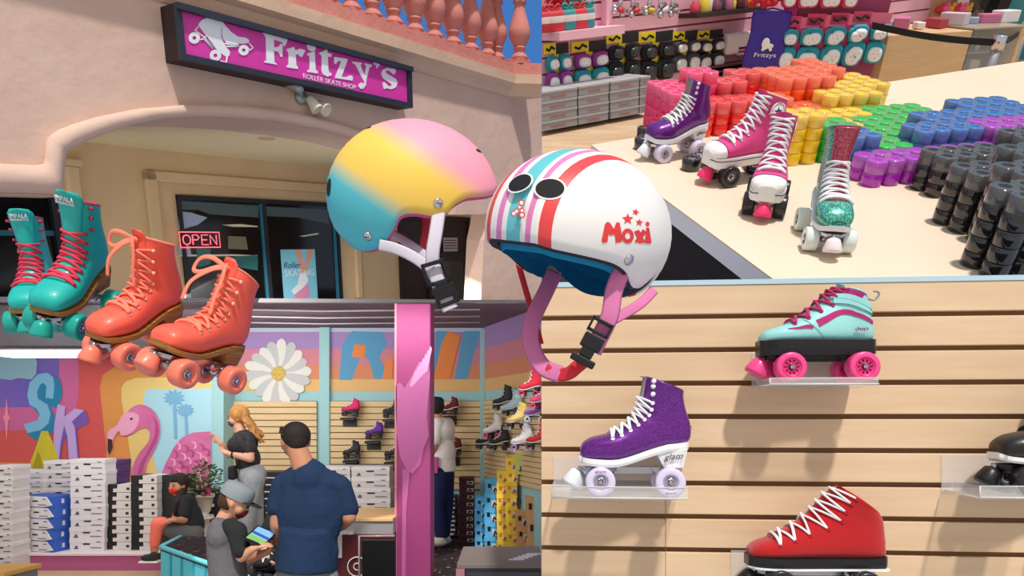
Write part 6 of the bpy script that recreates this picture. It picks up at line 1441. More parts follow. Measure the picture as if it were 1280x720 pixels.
# red suede skate
RD = [(.128, .094, .128, .082, .018), (.123, .104, .122, .080, .032), (.108, .112, .106, .080, .042), (.090, .118, .085, .080, .047), (.070, .127, .055, .080, .047), (.050, .138, .025, .080, .044), (.030, .151, -.010, .080, .040), (.014, .165, -.060, .080, .036),
      (.000, .178, -.134, .082, .034), (-.010, .190, -.141, .105, .034), (-.020, .202, -.140, .125, .034), (-.032, .213, -.138, .145, .036), (-.044, .220, -.135, .160, .038), (-.055, .222, -.130, .168, .040)]
RSU = mat('red_suede', (178, 14, 22), .95, sheen=.3, bump=.15, bscale=400)
M = wall_pose(1015, 745, .105)
r_, B_ = make_skate('roller_skate', M, 'red suede high-top roller skate with white laces, cut by the bottom edge', RSU, BSOL, BSOL, mat('black_urethane', (24, 24, 28), .3, coat=.3), LW_, RSU, hub=BLACK, tongue=RSU, plate=ALU, stop=BLACK,
    rows=RD, n_lace=8, lace0=3.6, lace1=12.4, th_e=1.15, heelblock=False, solez=.017, wy=.042, tongue_up=.008, lace_r=.0032, pz=.058, eyelet=RSU, axles=(.075, -.09))
m = MB(); rs = []
for t in [.02, .3, .6, 1, 1.5, 2, 3, 4, 5, 6, 7, 8, 8.12]:
    fx, fz, bx, bz, w_, s = B_.row(t)
    if t > 8: bx = B_.row(8)[2]-.007
    bz = .0805
    ww_ = (w_*.93 if t < 1 else w_)*(.8 if t > 8.1 else 1)+.0035
    rs.append([V((bx+(.006 if t < .1 else 0), -ww_, bz-.0165)), V((bx+(.006 if t < .1 else 0), ww_, bz-.0165)), V((bx, ww_, bz-.0205)), V((bx, -ww_, bz-.0205))])
m.rings(rs, 0, False); m.build('sole_line', [WSOL], r_)
acrylic(930, 1100, 748, 0, 'clear acrylic shelf under the red skate')

# black skate at the right edge
acrylic(1216, 1330, 620, 0, 'clear acrylic shelf holding the black skate at the right edge')
M = wall_pose(1316, 619, .105)
make_skate('roller_skate', M, 'black roller skate with black wheels, cut by the right edge', mat('black_leather', (24, 24, 26), .4, coat=.2), WSOL, BSOL, mat('black_urethane', (24, 24, 28), .3, coat=.3), mat('black_lace', (30, 30, 32), .8), BLACKM, hub=mat('silver_ring_hub', (150, 150, 156), .3, .8), tongue=BLACKM, plate=BLACK, stop=BLACK, wy=.042)

# ================================================================== TABLE OF SKATES AND PINK WALL (upper right)
_before = set(o.name for o in COL.objects)
UP = V((-.193, -.58, .792)).normalized()
P0 = P(840, 215, 2.35)
TF = Frame(P0, V((1, 0, 0)), UP)     # s to the right, t up, n toward us
def tb_(px, py, h=0.0): return TF.pxz(px, py, h)
TOPM = mat('cream_table_top', (232, 214, 192), .45, noise=((226, 206, 182), 2, (1, 1, 1), 0)); RIM = mat('ice_white_edge', (240, 244, 250), .5)
tc_ = [tb_(739, 181), tb_(803, 170.5), tb_(1000, 395), tb_(1252, 330)]
A = tb_(739, 181); dirb = (tb_(803, 170.5)-A); L0 = tb_(975, 355)-A
Bk = A+dirb.normalized()*3.2; Ft = A+L0*2.2; Rt = tb_(1275, 305); Rb = tb_(1205, 382)
# right edge runs from Rt to Rb; meet it with the front corner
Bk1, Bk2 = tb_(800, 171), tb_(812, 148)
Bk = Bk2+dirb.normalized()*2.6
poly = [A, Ft, Rb+(Rb-Rt)*.3, Rt, Rt+(Rt-Rb)*1.2, Bk, Bk2, Bk1]
def tprism(name, pts, t0, t1, mt, parent=None):
    m = MB(); n = len(pts); a = [V((p.x, t0, p.z)) for p in pts]; b = [V((p.x, t1, p.z)) for p in pts]
    m.add(a+b, [tuple(range(n)), tuple(range(n, 2*n))]+[(k, (k+1) % n, n+(k+1) % n, n+k) for k in range(n)])
    o = m.build(name, [mt] if not isinstance(mt, list) else mt, parent)
    if parent is None: o.matrix_world = TF.M
    return o
tab = empty('display_table', TF.M, 'cream topped display table with a white edge and black skirt under the skates', 'table')
tprism('table_top', poly, -.004, 0, TOPM, tab)
tprism('table_edge', poly, -.055, -.0041, RIM, tab)
HT = .55
tprism('table_skirt', [p+(sum(poly, V())/len(poly)-p)*.012 for p in poly], -HT, -.055, mat('black_skirt', (26, 24, 28), .7), tab)
# floor
def fl_(px, py): return TF.pxz(px, py, -HT)
W0, W1 = fl_(680, 152), fl_(805, 130)
WD = (W1-W0).normalized()
fpts = [fl_(677.5, 500), W0-WD*.3, W0+WD*9, fl_(1700, 300), fl_(1500, 500)]
OAK2 = mat('grey_oak_floor', (208, 180, 148), .55, noise=((178, 148, 116), 2.2, (1.4, 1, 9), .25))
fo = tprism('floor_display', fpts, -HT-.05, -HT, OAK2); tag(fo, kind='structure')
# black mat with white letters lying in front of the table
mtp = [fl_(677.5, 318), fl_(742, 300), fl_(800, 460), fl_(677.5, 460)]
mt_ = tprism('floor_mat', mtp, -HT, -HT+.01, mat('mat_black', (28, 25, 32), .85)); tag(mt_, 'black floor mat with white block letters beside the display table', 'mat')
c = fl_(716, 349); Mt = TF.M @ T(c.x, -HT+.012, c.z) @ R('X', -90) @ R('Z', -8)
m = MB()
for k, (x, pl) in enumerate(((-.055, [(0, 0), (.012, 0), (.010, .04), (.0, .04)]), (-.03, [(0, 0), (.03, 0), (.03, .009), (.011, .009), (.011, .016), (.026, .016), (.026, .024), (.011, .024), (.011, .031), (.03, .031), (.03, .04), (0, .04)]), (.01, [(0, 0), (.028, 0), (.028, .01), (.011, .01), (.011, .04), (0, .04)]), (.045, [(0, 0), (.028, 0), (.028, .01), (.011, .01), (.011, .04), (0, .04)]))):
    m.prism([(x+a, b) for a, b in pl], 0, .001)
o = m.build('mat_lettering', [WHITE], mt_); o.matrix_world = Mt

# pink wall frame: s along the wall, t up, n to us
WPF = Frame(TF.at(W0.x, -HT, W0.z), TF.M.to_3x3() @ WD, UP)
if WPF.n.y > 0: WPF = Frame(TF.at(*(W0+WD*9)), -(TF.M.to_3x3() @ WD), UP)
PKS = mat('rose_slat', (238, 184, 200), .65, noise=((230, 174, 190), 5, (1, 6, 1), .1)); PKG = mat('rose_groove', (150, 84, 104), .9); PKT = mat('rose_trim', (238, 186, 202), .6)
def wp(x, y, off=0): return WPF.px(x, y, off)
hw_ = wp(700, -40).y+.4
wall_len = 9
m = MB(); p = .098; n_ = int(hw_/p)+1
m.box((-.4, 0, -.05), (wall_len, n_*p, 0), 1)
for i in range(n_): m.box((-.4, i*p+.007, 0), (wall_len, (i+1)*p-.007, .012), 0)
o = m.build('wall_rose', [PKS, PKG]); o.matrix_world = WPF.M; tag(o, kind='structure')
# niche frame
a, b = wp(750, 20), wp(757, 20); c = wp(700, 41.5); d = wp(700, 36)
m = MB(); m.box((a.x, c.y-.02, .012), (b.x, n_*p, .07)); m.box((0, c.y-.03, .012), (b.x, c.y+.02, .20)); o = m.build('trim_13', [PKT]); o.matrix_world = WPF.M; tag(o, kind='structure')
NI = c.y+.02
# folded red and teal pouches on the ledge
for i, (x, r_w, cl, lb) in enumerate(((679, .055, 0, 'red striped pouch at the left end of the pink ledge'), (693, .075, 0, 'red striped pouch with bow, second on the pink ledge'), (710, .065, 1, 'teal pouch with white band in the middle of the ledge'), (724.5, .065, 0, 'red pouch between two teal ones on the pink ledge'), (735.5, .05, 1, 'teal pouch at the right end of the pink ledge'))):
    q = wp(x, 34, .11); mtc = (mat('pouch_red', (206, 60, 72), .7), mat('pouch_teal', (60, 150, 150), .7))[cl]
    e = empty('pouch', WPF.M @ T(q.x, NI, .11), lb, 'pouch', 'pouches on the ledge')
    MB().lathe([(r_w*.8, 0), (r_w, .01), (r_w, .10), (r_w*.85, .115), (.001, .118)], 20, 0, R('X', -90) @ Sc(1, .6, 1)).build('pouch_body', [mtc], e)
    MB().lathe([(r_w*1.01, .05), (r_w*1.02, .052), (r_w*1.02, .085), (r_w*1.01, .087)], 20, 0, R('X', -90) @ Sc(1, .6, 1), cap=False).build('white_band', [mat('band_white', (230, 214, 214), .7)], e)
    mb = MB()
    for s_ in (-1, 1): mb.tube(smooth_pts([(0, .12, 0), (s_*.02, .15, .01), (s_*.045, .14, 0), (s_*.02, .125, .01), (0, .12, 0)], 4), .008, 6)
    mb.build('bow', [mtc], e)
for x, cl, lb in ((697, (196, 30, 44), 'red ribbon pompom hanging at the top left of the pink wall'), (722, (70, 120, 110), 'green ribbon pompom hanging at the top of the pink wall')):
    q = wp(x, 0, .06); mb = MB()
    for k in range(16):
        a_ = PI*1.1+PI*.8*k/15+random.uniform(-.1, .1); L = random.uniform(.07, .12)
        mb.tube([(0, .05, 0), (math.cos(a_)*L*.6, .05+math.sin(a_)*L*.6, random.uniform(-.02, .03)), (math.cos(a_)*L, .04+math.sin(a_)*L, 0)], [.010, .010, .003], 5)
    o = mb.build('ribbon_pompom', [mat('pompom_%d' % x, cl, .7)]); o.matrix_world = WPF.M @ T(q.x, q.y, .06); tag(o, lb, 'pompom')

# grey shoeboxes along the wall foot
GBX = mat('grey_box_card', (150, 148, 152), .6); GB2 = mat('grey_box_lid', (168, 166, 170), .6); RDL = mat('box_red_line', (176, 90, 96), .6)
cols = [(672, 722), (723.5, 761.5), (763, 798.5), (799.5, 812)]
def bx3(w, h, d):
    b = MB().box((0, 0, 0), (w, h*.72, d)).mesh('body', [GBX]); l = MB().box((-.003, h*.72, -.003), (w+.003, h-.003, d+.003), bev=.002).mesh('lid', [GB2]); r = MB().box((w*.3, h*.3, d), (w*.7, h*.4, d+.002)).mesh('printed_line', [RDL]); return (('body', b), ('lid', l), ('printed_line', r))
hb = wp(740, 106, .3).y/4*1.02
whr = ['leftmost', 'second', 'third', 'rightmost']
for ci, (x0, x1) in enumerate(cols):
    a, b = wp(x0, 135, .30), wp(x1, 135, .30); pr_ = bx3(b.x-a.x-.006, hb, .28)
    for k in range(4):
        e = empty('shoebox', WPF.M @ T(a.x+random.uniform(-.004, .004), k*hb, .02), f'grey shoebox, {ORD[3-k]} of the {whr[ci]} stack under the pad packs', 'shoebox', 'grey boxes under the pad packs')
        for nm, me in pr_:
            o = bpy.data.objects.new(nm, me); COL.objects.link(o); o.parent = e

# pad packs
def pad_mesh(w, h, fab, cap, M):
    m = MB(); rs = []
    for f, k in ((0, .86), (.012, 1), (.03, .98), (.042, .8)):
        rs.append([M @ V((w/2*k*math.copysign(abs(math.cos(a_))**.6, math.cos(a_)), h/2*k*math.copysign(abs(math.sin(a_))**.7, math.sin(a_)), f)) for a_ in [2*PI*j/20 for j in range(20)]])
    m.rings(rs, 0, True); return m
def cap_mesh(w, h, M):
    m = MB(); rs = []
    for f, k in ((.040, 1), (.055, .97), (.066, .75), (.070, .4)):
        rs.append([M @ V((w*.36*k*math.copysign(abs(math.cos(a_))**.8, math.cos(a_)), -h*.06+h*.34*k*math.copysign(abs(math.sin(a_))**.8, math.sin(a_)), f)) for a_ in [2*PI*j/18 for j in range(18)]])
    m.rings(rs, 0, True); return m
def pack(fr, x0, x1, y0, y1, fab, cap, lb, card=((236, 214, 40), (30, 30, 32)), group='pad packs on the rose wall', off=.02, two=True, fab2=None):
    a, b = fr.px(x0, y0, off), fr.px(x1, y1, off); w_, h_ = b.x-a.x, a.y-b.y
    e = empty('pad_pack', fr.M @ T((a.x+b.x)/2, b.y, off), lb, 'pad pack', group)
    fm = mat('pad_fabric_%d_%d_%d' % fab, fab, .85); cm = mat('pad_cap_%d_%d_%d' % cap, cap, .3, coat=.3); f2 = mat('pad_fabric_%d_%d_%d' % fab2, fab2, .85) if fab2 else fm
    m = MB(); m.box((-w_*.5, h_*.80, 0), (-w_*.02, h_, .006), 0); m.box((-w_*.02, h_*.78, 0), (w_*.5, h_*.98, .006), 1); m.box((-w_*.1, h_*.2, 0), (w_*.1, h_*.8, .004), 0)
    m.build('header_card', [mat('card_%d_%d' % card[0][:2], card[0], .5), mat('card2_%d_%d' % card[1][:2], card[1], .5)], e)
    m = MB(); m.tube([(-w_*.42, h_*.9, .007), (-w_*.3, h_*.86, .008), (-w_*.2, h_*.93, .008), (-w_*.08, h_*.88, .007)], .008, 5); m.build('card_print', [BLACKM], e)
    for (cx_, cy_, ww_, hh_, f_) in ((-.25, .62, .46, .30, f2), (.25, .62, .46, .30, f2), (-.26, .24, .52, .44, fm), (.26, .24, .52, .44, fm)):
        Mp = T(cx_*w_, cy_*h_, .006) @ R('Z', random.uniform(-8, 8)); p_ = pad_mesh(ww_*w_, hh_*h_, fab, cap, Mp).build('pad', [f_], e)
        cap_mesh(ww_*w_, hh_*h_, Mp).build('cap', [cm], p_)
        d = MB()
        for dx, dy in ((-.12, .06), (.12, .06), (0, -.14)): d.sph(Mp @ V((dx*ww_*w_, dy*hh_*h_-hh_*h_*.06, .068)), (.004, .004, .003), 6, 4)
        d.build('cap_hole', [BLACK], p_)
    return e
TEALP, PURP, BLKP, WH_, GWH = (30, 150, 160), (150, 60, 150), (30, 30, 34), (236, 234, 238), (220, 218, 216)
pack(WPF, 679, 711, 55, 115, PURP, WH_, 'purple and teal pad pack with white caps at the left edge of the rose wall', fab2=TEALP)
pack(WPF, 714, 757, 53, 110, TEALP, WH_, 'teal and purple pad pack with white caps, complete, next to the black packs', fab2=PURP)
pack(WPF, 757, 796, 42, 101, BLKP, (44, 44, 48), 'all black pad pack, left of the two black ones')
pack(WPF, 798, 838, 41, 99, BLKP, (44, 44, 48), 'all black pad pack, right of the two black ones')
pack(WPF, 840, 869, 40, 88, (60, 60, 64), GWH, 'grey and black pad pack with pale caps beside the black packs')
pack(WPF, 871, 899, 39, 86, (40, 40, 44), GWH, 'black pad pack with pale caps, rightmost on the rose wall')
# chrome skate trucks and clutter along the top
for i, x in enumerate((772, 791, 810, 826, 840)):
    q = wp(x, 11, .07); mb = MB(); mc = MB()
    mb.tube([(-.05, 0, 0), (.05, .01, 0)], .014, 8); mb.tube([(0, 0, 0), (0, .07, .02)], [.022, .012], 8); mb.sph((-.035, -.025, .02), .022, 10, 7); mb.sph((.035, -.02, .02), .022, 10, 7); mc.sph((0, -.01, .04), (.03, .018, .02), 10, 7)
    e = empty('skate_truck', WPF.M @ T(q.x, q.y, .07) @ R('Z', (-20, 15, -5, 25, 10)[i]), ('leftmost chrome skate truck hung at the top of the rose wall', 'chrome truck with red cushion hung second on the rose wall', 'chrome truck with yellow tag, middle of the top row', 'chrome truck, fourth from the left in the top row', 'chrome truck at the right end of the top row')[i], 'skate truck', 'chrome trucks at the top')
    mb.build('axle_casting', [CHROME], e); mc.build('cushion', [mat('cushion_%d' % i, ((190, 60, 70), (200, 50, 60), (206, 176, 60), (190, 190, 194), (150, 130, 140))[i], .5)], e)
shb = wp(853, 17, .05); she = wp(938, 17, .05)
m = MB(); m.box((shb.x, shb.y-.03, .012), (she.x, shb.y, .2)); o = m.build('wall_shelf', [mat('shelf_dark', (60, 40, 44), .6)]); o.matrix_world = WPF.M; tag(o, 'thin dark shelf at the top of the rose wall holding small colourful goods', 'shelf')
cc = [(200, 60, 90), (210, 190, 60), (220, 210, 200), (120, 60, 80), (60, 60, 66), (190, 120, 150), (206, 196, 70), (90, 40, 50)]
for i in range(11):
    x = shb.x+.05+(she.x-shb.x-.1)*i/10; hh = .05+.05*((i*7) % 3)/2; mb = MB(); mtc = mat('goods_%d' % (i % 8), cc[i % 8], .5)
    mb.lathe([(.034, 0), (.036, .01), (.036, hh), (.02, hh+.012), (.02, hh+.025), (.001, hh+.027)], 14, 0, R('X', -90))
    o = mb.build('small_jar', [mtc]); o.matrix_world = WPF.M @ T(x, shb.y, .12+.03*(i % 2)); tag(o, 'small colourful jar among the goods on the thin dark top shelf', 'jar', 'goods on the top shelf')
# rolled white socks with stripes
for i, (x0, x1, st_) in enumerate(((907, 921, 0), (922, 940, 1))):
    a, b = wp(x0, 41, .05), wp(x1, 67, .05); w_, h_ = b.x-a.x, a.y-b.y
    e = empty('sock_bundle', WPF.M @ T(a.x, b.y, .02), ('plain white sock bundle pegged on the rose wall', 'white sock bundle with black and pink stripes on the rose wall')[i], 'socks')
    MB().box((0, 0, 0), (w_, h_, .06), bev=.02).build('sock', [mat('sock_white', (228, 222, 222), .9)], e)
    if st_: m = MB(); m.box((.0, h_*.30, .058), (w_, h_*.38, .062), 0); m.box((.0, h_*.14, .058), (w_, h_*.2, .062), 0); m.box((.0, h_*.2, .058), (w_, h_*.3, .0615), 1); m.build('stripe', [BLACKM, mat('stripe_pink', (220, 120, 150), .8)], e)
# dark rack right of the packs
a, b = wp(880, 84, .05), wp(952, 112, .05)
e = empty('low_rack', WPF.M @ T(a.x, 0, 0), 'low dark rack of horizontal rails in front of the rose wall', 'rack')
hR = a.y
m = MB(); w_ = b.x-a.x+.3
m.box((0, 0, .012), (w_, hR, .03)); m.build('rack_back', [mat('rack_dark', (48, 28, 30), .6)], e)
for k in range(5): MB().box((0, hR*(k+1)/5.2, .03), (w_, hR*(k+1)/5.2+.015, .12)).build('rail', [mat('rack_rail', (92, 50, 52), .5)], e)

# magenta display column with a hanging bag and teal packs
cdep = tb_(980, 100, -HT)
CFo = TF.pxz(985, 128, -HT); cs = V((1, 0, -.05)).normalized()
CF = Frame(TF.at(CFo.x, -HT, CFo.z), TF.M.to_3x3() @ V((1, 0, .10)), UP)
if CF.n.y > 0: CF.n = -CF.n
def cpx(x, y, off=0): return CF.px(x, y, off)
col = empty('gondola', CF.M, 'tall magenta display gondola carrying the blue bag and teal pads', 'display stand')
a, b = cpx(938, 60), cpx(1100, 60); ht_ = cpx(980, -30).y
m = MB(); m.box((cpx(972, 60).x, 0, -.06), (cpx(987, 60).x, ht_, .0), 0, None, .004); m.build('upright', [mat('gondola_magenta', (182, 40, 120), .5)], col)
m = MB(); m.box((cpx(987, 60).x, 0, -.06), (b.x, ht_, -.03)); m.build('back_panel', [mat('gondola_plum', (150, 60, 100), .6)], col)
# bag
a, b = cpx(940, 14, .06), cpx(976, 86, .06); w_, h_ = b.x-a.x, a.y-b.y
bag = empty('drawstring_bag', CF.M @ T((a.x+b.x)/2, b.y, .05), 'deep violet blue drawstring bag with white logo hanging on the magenta upright', 'bag')
m = MB(); rs = []
for i in range(15):
    f = i/14; hw2 = w_/2*(1.0-.12*f+.04*math.sin(f*9)); dz = .03+.012*math.sin(f*7)
    row = []
    for j in range(28):
        a_ = 2*PI*j/28; fold = 1+.10*math.sin(a_*7+f*2)*(0.4+f*.6)
        row.append(V((hw2*math.cos(a_)*fold, h_*(f**.9), dz*math.sin(a_)*fold)))
    rs.append(row)
m.rings(rs, 0, True); m.build('bag_body', [mat('bag_violet', (62, 42, 150), .6)], bag)
m = MB(); m.sph((-.01, h_*.46, .046), (.028, .04, .004), 14, 7); m.sph((.018, h_*.42, .046), (.03, .018, .004), 12, 6)
for x in (-.022, .03): m.sph((x, h_*.36, .046), (.012, .012, .004), 10, 5)
m.build('logo_skate', [WHITE], bag)
text('logo_lettering', 'Fritzys', WHITE, bag, T(0, h_*.25, .048), size=.05, ext=.001, width=w_*.55, height=.036)
m = MB()
for s_ in (-1, 1): m.tube(smooth_pts([(s_*w_*.35, h_*.98, .02), (s_*w_*.2, h_*1.03, .03), (0, h_*1.06, .02)], 5), .006, 6)
m.build('drawcord', [mat('bag_violet', (62, 42, 150), .6)], bag)
rb = MB()
for k in range(26):
    a_ = 2*PI*k/26; rb.sph((math.cos(a_)*random.uniform(.02, .10), random.uniform(-.02, .05), math.sin(a_)*.03), random.uniform(.016, .03), 7, 5)
q = cpx(958, 1, .05); o = rb.build('gauze_bow', [mat('gauze_red', (190, 30, 52), .8)]); o.matrix_world = CF.M @ T(q.x, q.y, .05); tag(o, 'puffy red gauze bow above the violet bag', 'bow')
TP2 = (40, 150, 168); PCARD = ((214, 60, 110), (222, 110, 140)); MINTP = (120, 170, 160)
for i, (x0, x1, y0, y1, lb) in enumerate(((980, 1012, 20, 88, 'teal pad pack with white caps, nearest the magenta upright'), (1010, 1042, 17, 90, 'teal pad pack with white caps, middle of the gondola row'), (1040, 1070, 16, 84, 'teal pad pack with white caps, third along the gondola row'), (1068, 1098, 14, 80, 'teal pad pack with white caps at the far end of the gondola row'))):
    pack(CF, x0, x1, y0, y1, TP2, WH_, lb, card=PCARD, group='teal packs on the gondola', off=.01)
for i, (x0, x1) in enumerate(((986, 1012), (1014, 1040), (1042, 1068))):
    pack(CF, x0, x1, -50, 11, (206, 60, 110), WH_, ('magenta pad pack above the teal ones, nearest the upright', 'magenta pad pack above the teal ones, in the middle', 'magenta pad pack above the teal ones, at the right')[i], card=PCARD, group='magenta packs on top', off=.03)
for i, (x0, x1) in enumerate(((1020, 1037), (1039, 1056))):
    a, b = cpx(x0, 89, .08), cpx(x1, 107, .08); m = MB(); m.box((a.x, b.y, .05), (b.x, a.y, .08), bev=.004); m.box((a.x+.02, (a.y+b.y)/2, .08), (b.x-.02, (a.y+b.y)/2+.015, .082), 1)
    o = m.build('small_box', [mat('box_rose', (214, 80, 124), .5), WHITE]); o.matrix_world = CF.M; tag(o, ('rose coloured small box under the teal packs, left one', 'rose coloured small box under the teal packs, right one')[i], 'box')

# low wooden cabinet behind, glass counter, stanchions
CW_ = mat('counter_maple', (214, 180, 136), .5, noise=((200, 164, 120), 4, (1, 8, 1), .1))
def fbox(name, x0, x1, yb, hgt, dep, mt, parent=None, yaw=(1, -.12), z0=0, dn=0, bev=.004):
    a, b = TF.pxz(x0, yb, -HT), TF.pxz(x1, yb, -HT); Fr = Frame(TF.at(a.x, -HT, a.z), TF.M.to_3x3() @ V((yaw[0], 0, -yaw[1])), UP)
    n = Fr.n if Fr.n.y < 0 else -Fr.n
    Fr.n = n; Fr.M = Matrix(((Fr.s.x, Fr.t.x, n.x, Fr.o.x), (Fr.s.y, Fr.t.y, n.y, Fr.o.y), (Fr.s.z, Fr.t.z, n.z, Fr.o.z), (0, 0, 0, 1))); Fr.I = Fr.M.inverted()
    return Fr
G1 = fbox('', 1192, 1270, 122, 0, 0, None, yaw=(1, .30))
w_g = G1.px(1268, 80).x; h_g = G1.px(1192, 36).y
gc = empty('glass_counter', G1.M, 'maple shop counter with a glass showcase behind the belt barrier', 'counter')
MB().box((0, 0, -.55), (w_g, h_g*.28, 0), bev=.004).build('plinth', [CW_], gc)
lw = G1.px(1100, 90).x
MB().box((lw, 0, -.9), (-.0, h_g*.96, .0), bev=.004).build('side_cabinet', [CW_], gc)
MB().box((w_g-.04, 0, -.55), (w_g, h_g, .0), bev=.004).build('end_panel', [CW_], gc)
MB().box((0, h_g*.97, -.55), (w_g, h_g, .01), bev=.003).build('glass_top', [mat('showcase_top', (190, 180, 160), .2, alpha=.8)], gc)
MB().box((.01, h_g*.28, -.008), (w_g-.04, h_g*.97, 0)).build('glass_front', [mat('showcase_glass', (220, 225, 225), .05, alpha=.16)], gc)
MB().box((0, h_g*.28, -.55), (w_g, h_g*.97, -.52)).build('showcase_back', [mat('showcase_back', (176, 150, 112), .6)], gc)
MB().box((.01, h_g*.62, -.5), (w_g-.04, h_g*.635, -.05)).build('glass_shelf', [mat('showcase_shelf', (190, 200, 200), .1, alpha=.5)], gc)
gcol = [(200, 196, 190), (220, 214, 206), (180, 200, 60), (190, 80, 60), (90, 80, 76), (210, 190, 150), (150, 60, 80), (70, 110, 130), (226, 226, 230)]
for i in range(14):
    lvl = i % 2; x = .06+(w_g-.16)*(i//2)/7; s_ = .03+.025*((i*5) % 3)
    m = MB(); m.box((-s_/2, 0, -s_/2), (s_/2, s_*1.2, s_/2), 0, R('Y', i*17), .004)
    o = m.build('trinket_box', [mat('trinket_%d' % (i % 9), gcol[i % 9], .5)]); o.matrix_world = G1.M @ T(x, h_g*.28 if lvl == 0 else h_g*.636, -.16-.05*(i % 3)); tag(o, 'small boxed trinket standing inside the glass showcase', 'trinket', 'trinkets in the showcase')
for i in range(9):
    x = -.75+i*.16; s_ = .05+.02*(i % 3); m = MB(); m.box((-s_, 0, -s_*.6), (s_, s_*.9, s_*.6), 0, R('Y', i*23), .006)
    o = m.build('counter_parcel', [mat('parcel_%d' % (i % 5), ((200, 190, 204), (160, 180, 206), (196, 110, 150), (226, 222, 224), (170, 60, 80))[i % 5], .5)]); o.matrix_world = G1.M @ T(x, h_g*(.97 if x < 0 else 1.0), -.25); tag(o, 'small wrapped parcel lying on the maple counter top', 'parcel', 'parcels on the counter')
# wall and clothes behind the counter
TWl = MB(); FB = Frame(TF.at(G1.o.x*0+TF.pxz(1190, 92, -HT).x, -HT, TF.pxz(1190, 92, -HT).z-.9), TF.M.to_3x3() @ V((1, 0, .25)), UP)
if FB.n.y > 0: FB.n = -FB.n
bw = MB(); bw.box((-3.2, 0, -.05), (.55, 3, 0)); o = bw.build('wall_far', [mat('far_tan', (190, 150, 120), .8)]); o.matrix_world = FB.M; tag(o, kind='structure')
bw = MB(); bw.box((.55, 0, -.05), (4, 3, .0)); o = bw.build('wall_teal', [mat('far_teal', (60, 140, 150), .7)]); o.matrix_world = FB.M; tag(o, kind='structure')
for i, (x, cl, lb) in enumerate(((1226, (28, 28, 32), 'black shirt hanging behind the counter, left one'), (1240, (40, 40, 44), 'black shirt hanging behind the counter, right one'), (1212, (206, 190, 184), 'pale shirt hanging behind the counter'))):
    q = FB.px(x, 8, .06); m = MB(); m.rings([[V((sx*w0, y, sz*.04)) for sx, sz in ((-1, -1), (1, -1), (1, 1), (-1, 1))] for w0, y in ((.12, -.32), (.11, -.1), (.13, .1), (.05, .2))], 0, False); m.box((-.13, .04, -.03), (.13, .12, .03), 0, None, .02)
    o = m.build('hanging_shirt', [mat('shirt_%d' % i, cl, .9)]); o.matrix_world = FB.M @ T(q.x, q.y, .08); tag(o, lb, 'shirt')
for i in range(6):
    q = FB.px(1172+i*7, 16, .10); m = MB(); m.sph((0, .03, 0), (.04, .035, .04), 10, 7); m.sph((.02, .06, 0), (.02, .03, .02), 8, 6)
    o = m.build('plush_toy', [mat('plush_%d' % (i % 3), ((196, 50, 60), (226, 90, 150), (210, 150, 60))[i % 3], .9)]); o.matrix_world = FB.M @ T(q.x, q.y, .12); tag(o, 'little coloured plush on the shelf behind the counter', 'toy', 'plush on the far shelf')
q0, q1 = FB.px(1165, 19, .1), FB.px(1215, 19, .1); m = MB(); m.box((q0.x, q0.y-.03, 0), (q1.x, q0.y, .22)); o = m.build('wall_shelf', [CW_]); o.matrix_world = FB.M; tag(o, 'short maple shelf with plush toys on the far wall', 'shelf')
def stanchion(px, pyt, pyb, lb):
    a = TF.pxz(px, pyb, -HT); Mst = TF.M @ T(a.x, -HT, a.z) @ R('X', -90); 
    lo_, hi_ = .3, 2.0
    for _ in range(30):
        mid = (lo_+hi_)/2; w_ = TF.at(a.x, -HT+mid, a.z); y_ = HY-FL*(w_.z-CAMZ)/w_.y
        if y_ > pyt: lo_ = mid
        else: hi_ = mid
    e = empty('stanchion', Mst, lb, 'stanchion'); H_ = mid
    MB().lathe([(.17, 0), (.17, .012), (.12, .03), (.04, .04), (.035, .05)], 28).build('base', [STEEL], e)
    MB().lathe([(.034, .04), (.034, H_-.09)], 20).build('post', [STEEL], e)
    MB().lathe([(.040, H_-.09), (.040, H_-.004), (.03, H_), (.001, H_)], 20).build('head', [CHROME], e)
    return TF.at(a.x, -HT+H_-.05, a.z)
h1_ = stanchion(1214, 43, 150, 'chrome belt stanchion rising behind the blue wheels')
h2_ = stanchion(1256, 26, 104, 'chrome belt stanchion farther back at the right edge')
h0_ = P(1090, 32, h1_.y+.05)
for nm, a, b, lb in (('barrier_belt', h0_, h1_, 'black barrier belt running left from the near stanchion'), ('barrier_belt', h1_, h2_+(h2_-h1_)*.0, 'black barrier belt between the two chrome stanchions')):
    m = MB(); u = UP*.02; n = 8; pts = [a.lerp(b, k/n)-UP*.02*math.sin(PI*k/n) for k in range(n+1)]; th = V((0, -.004, 0))
    m.rings([[p+u, p+u+th, p-u+th, p-u] for p in pts], 0, False); tag(m.build(nm, [BLACKM]), lb, 'barrier belt')

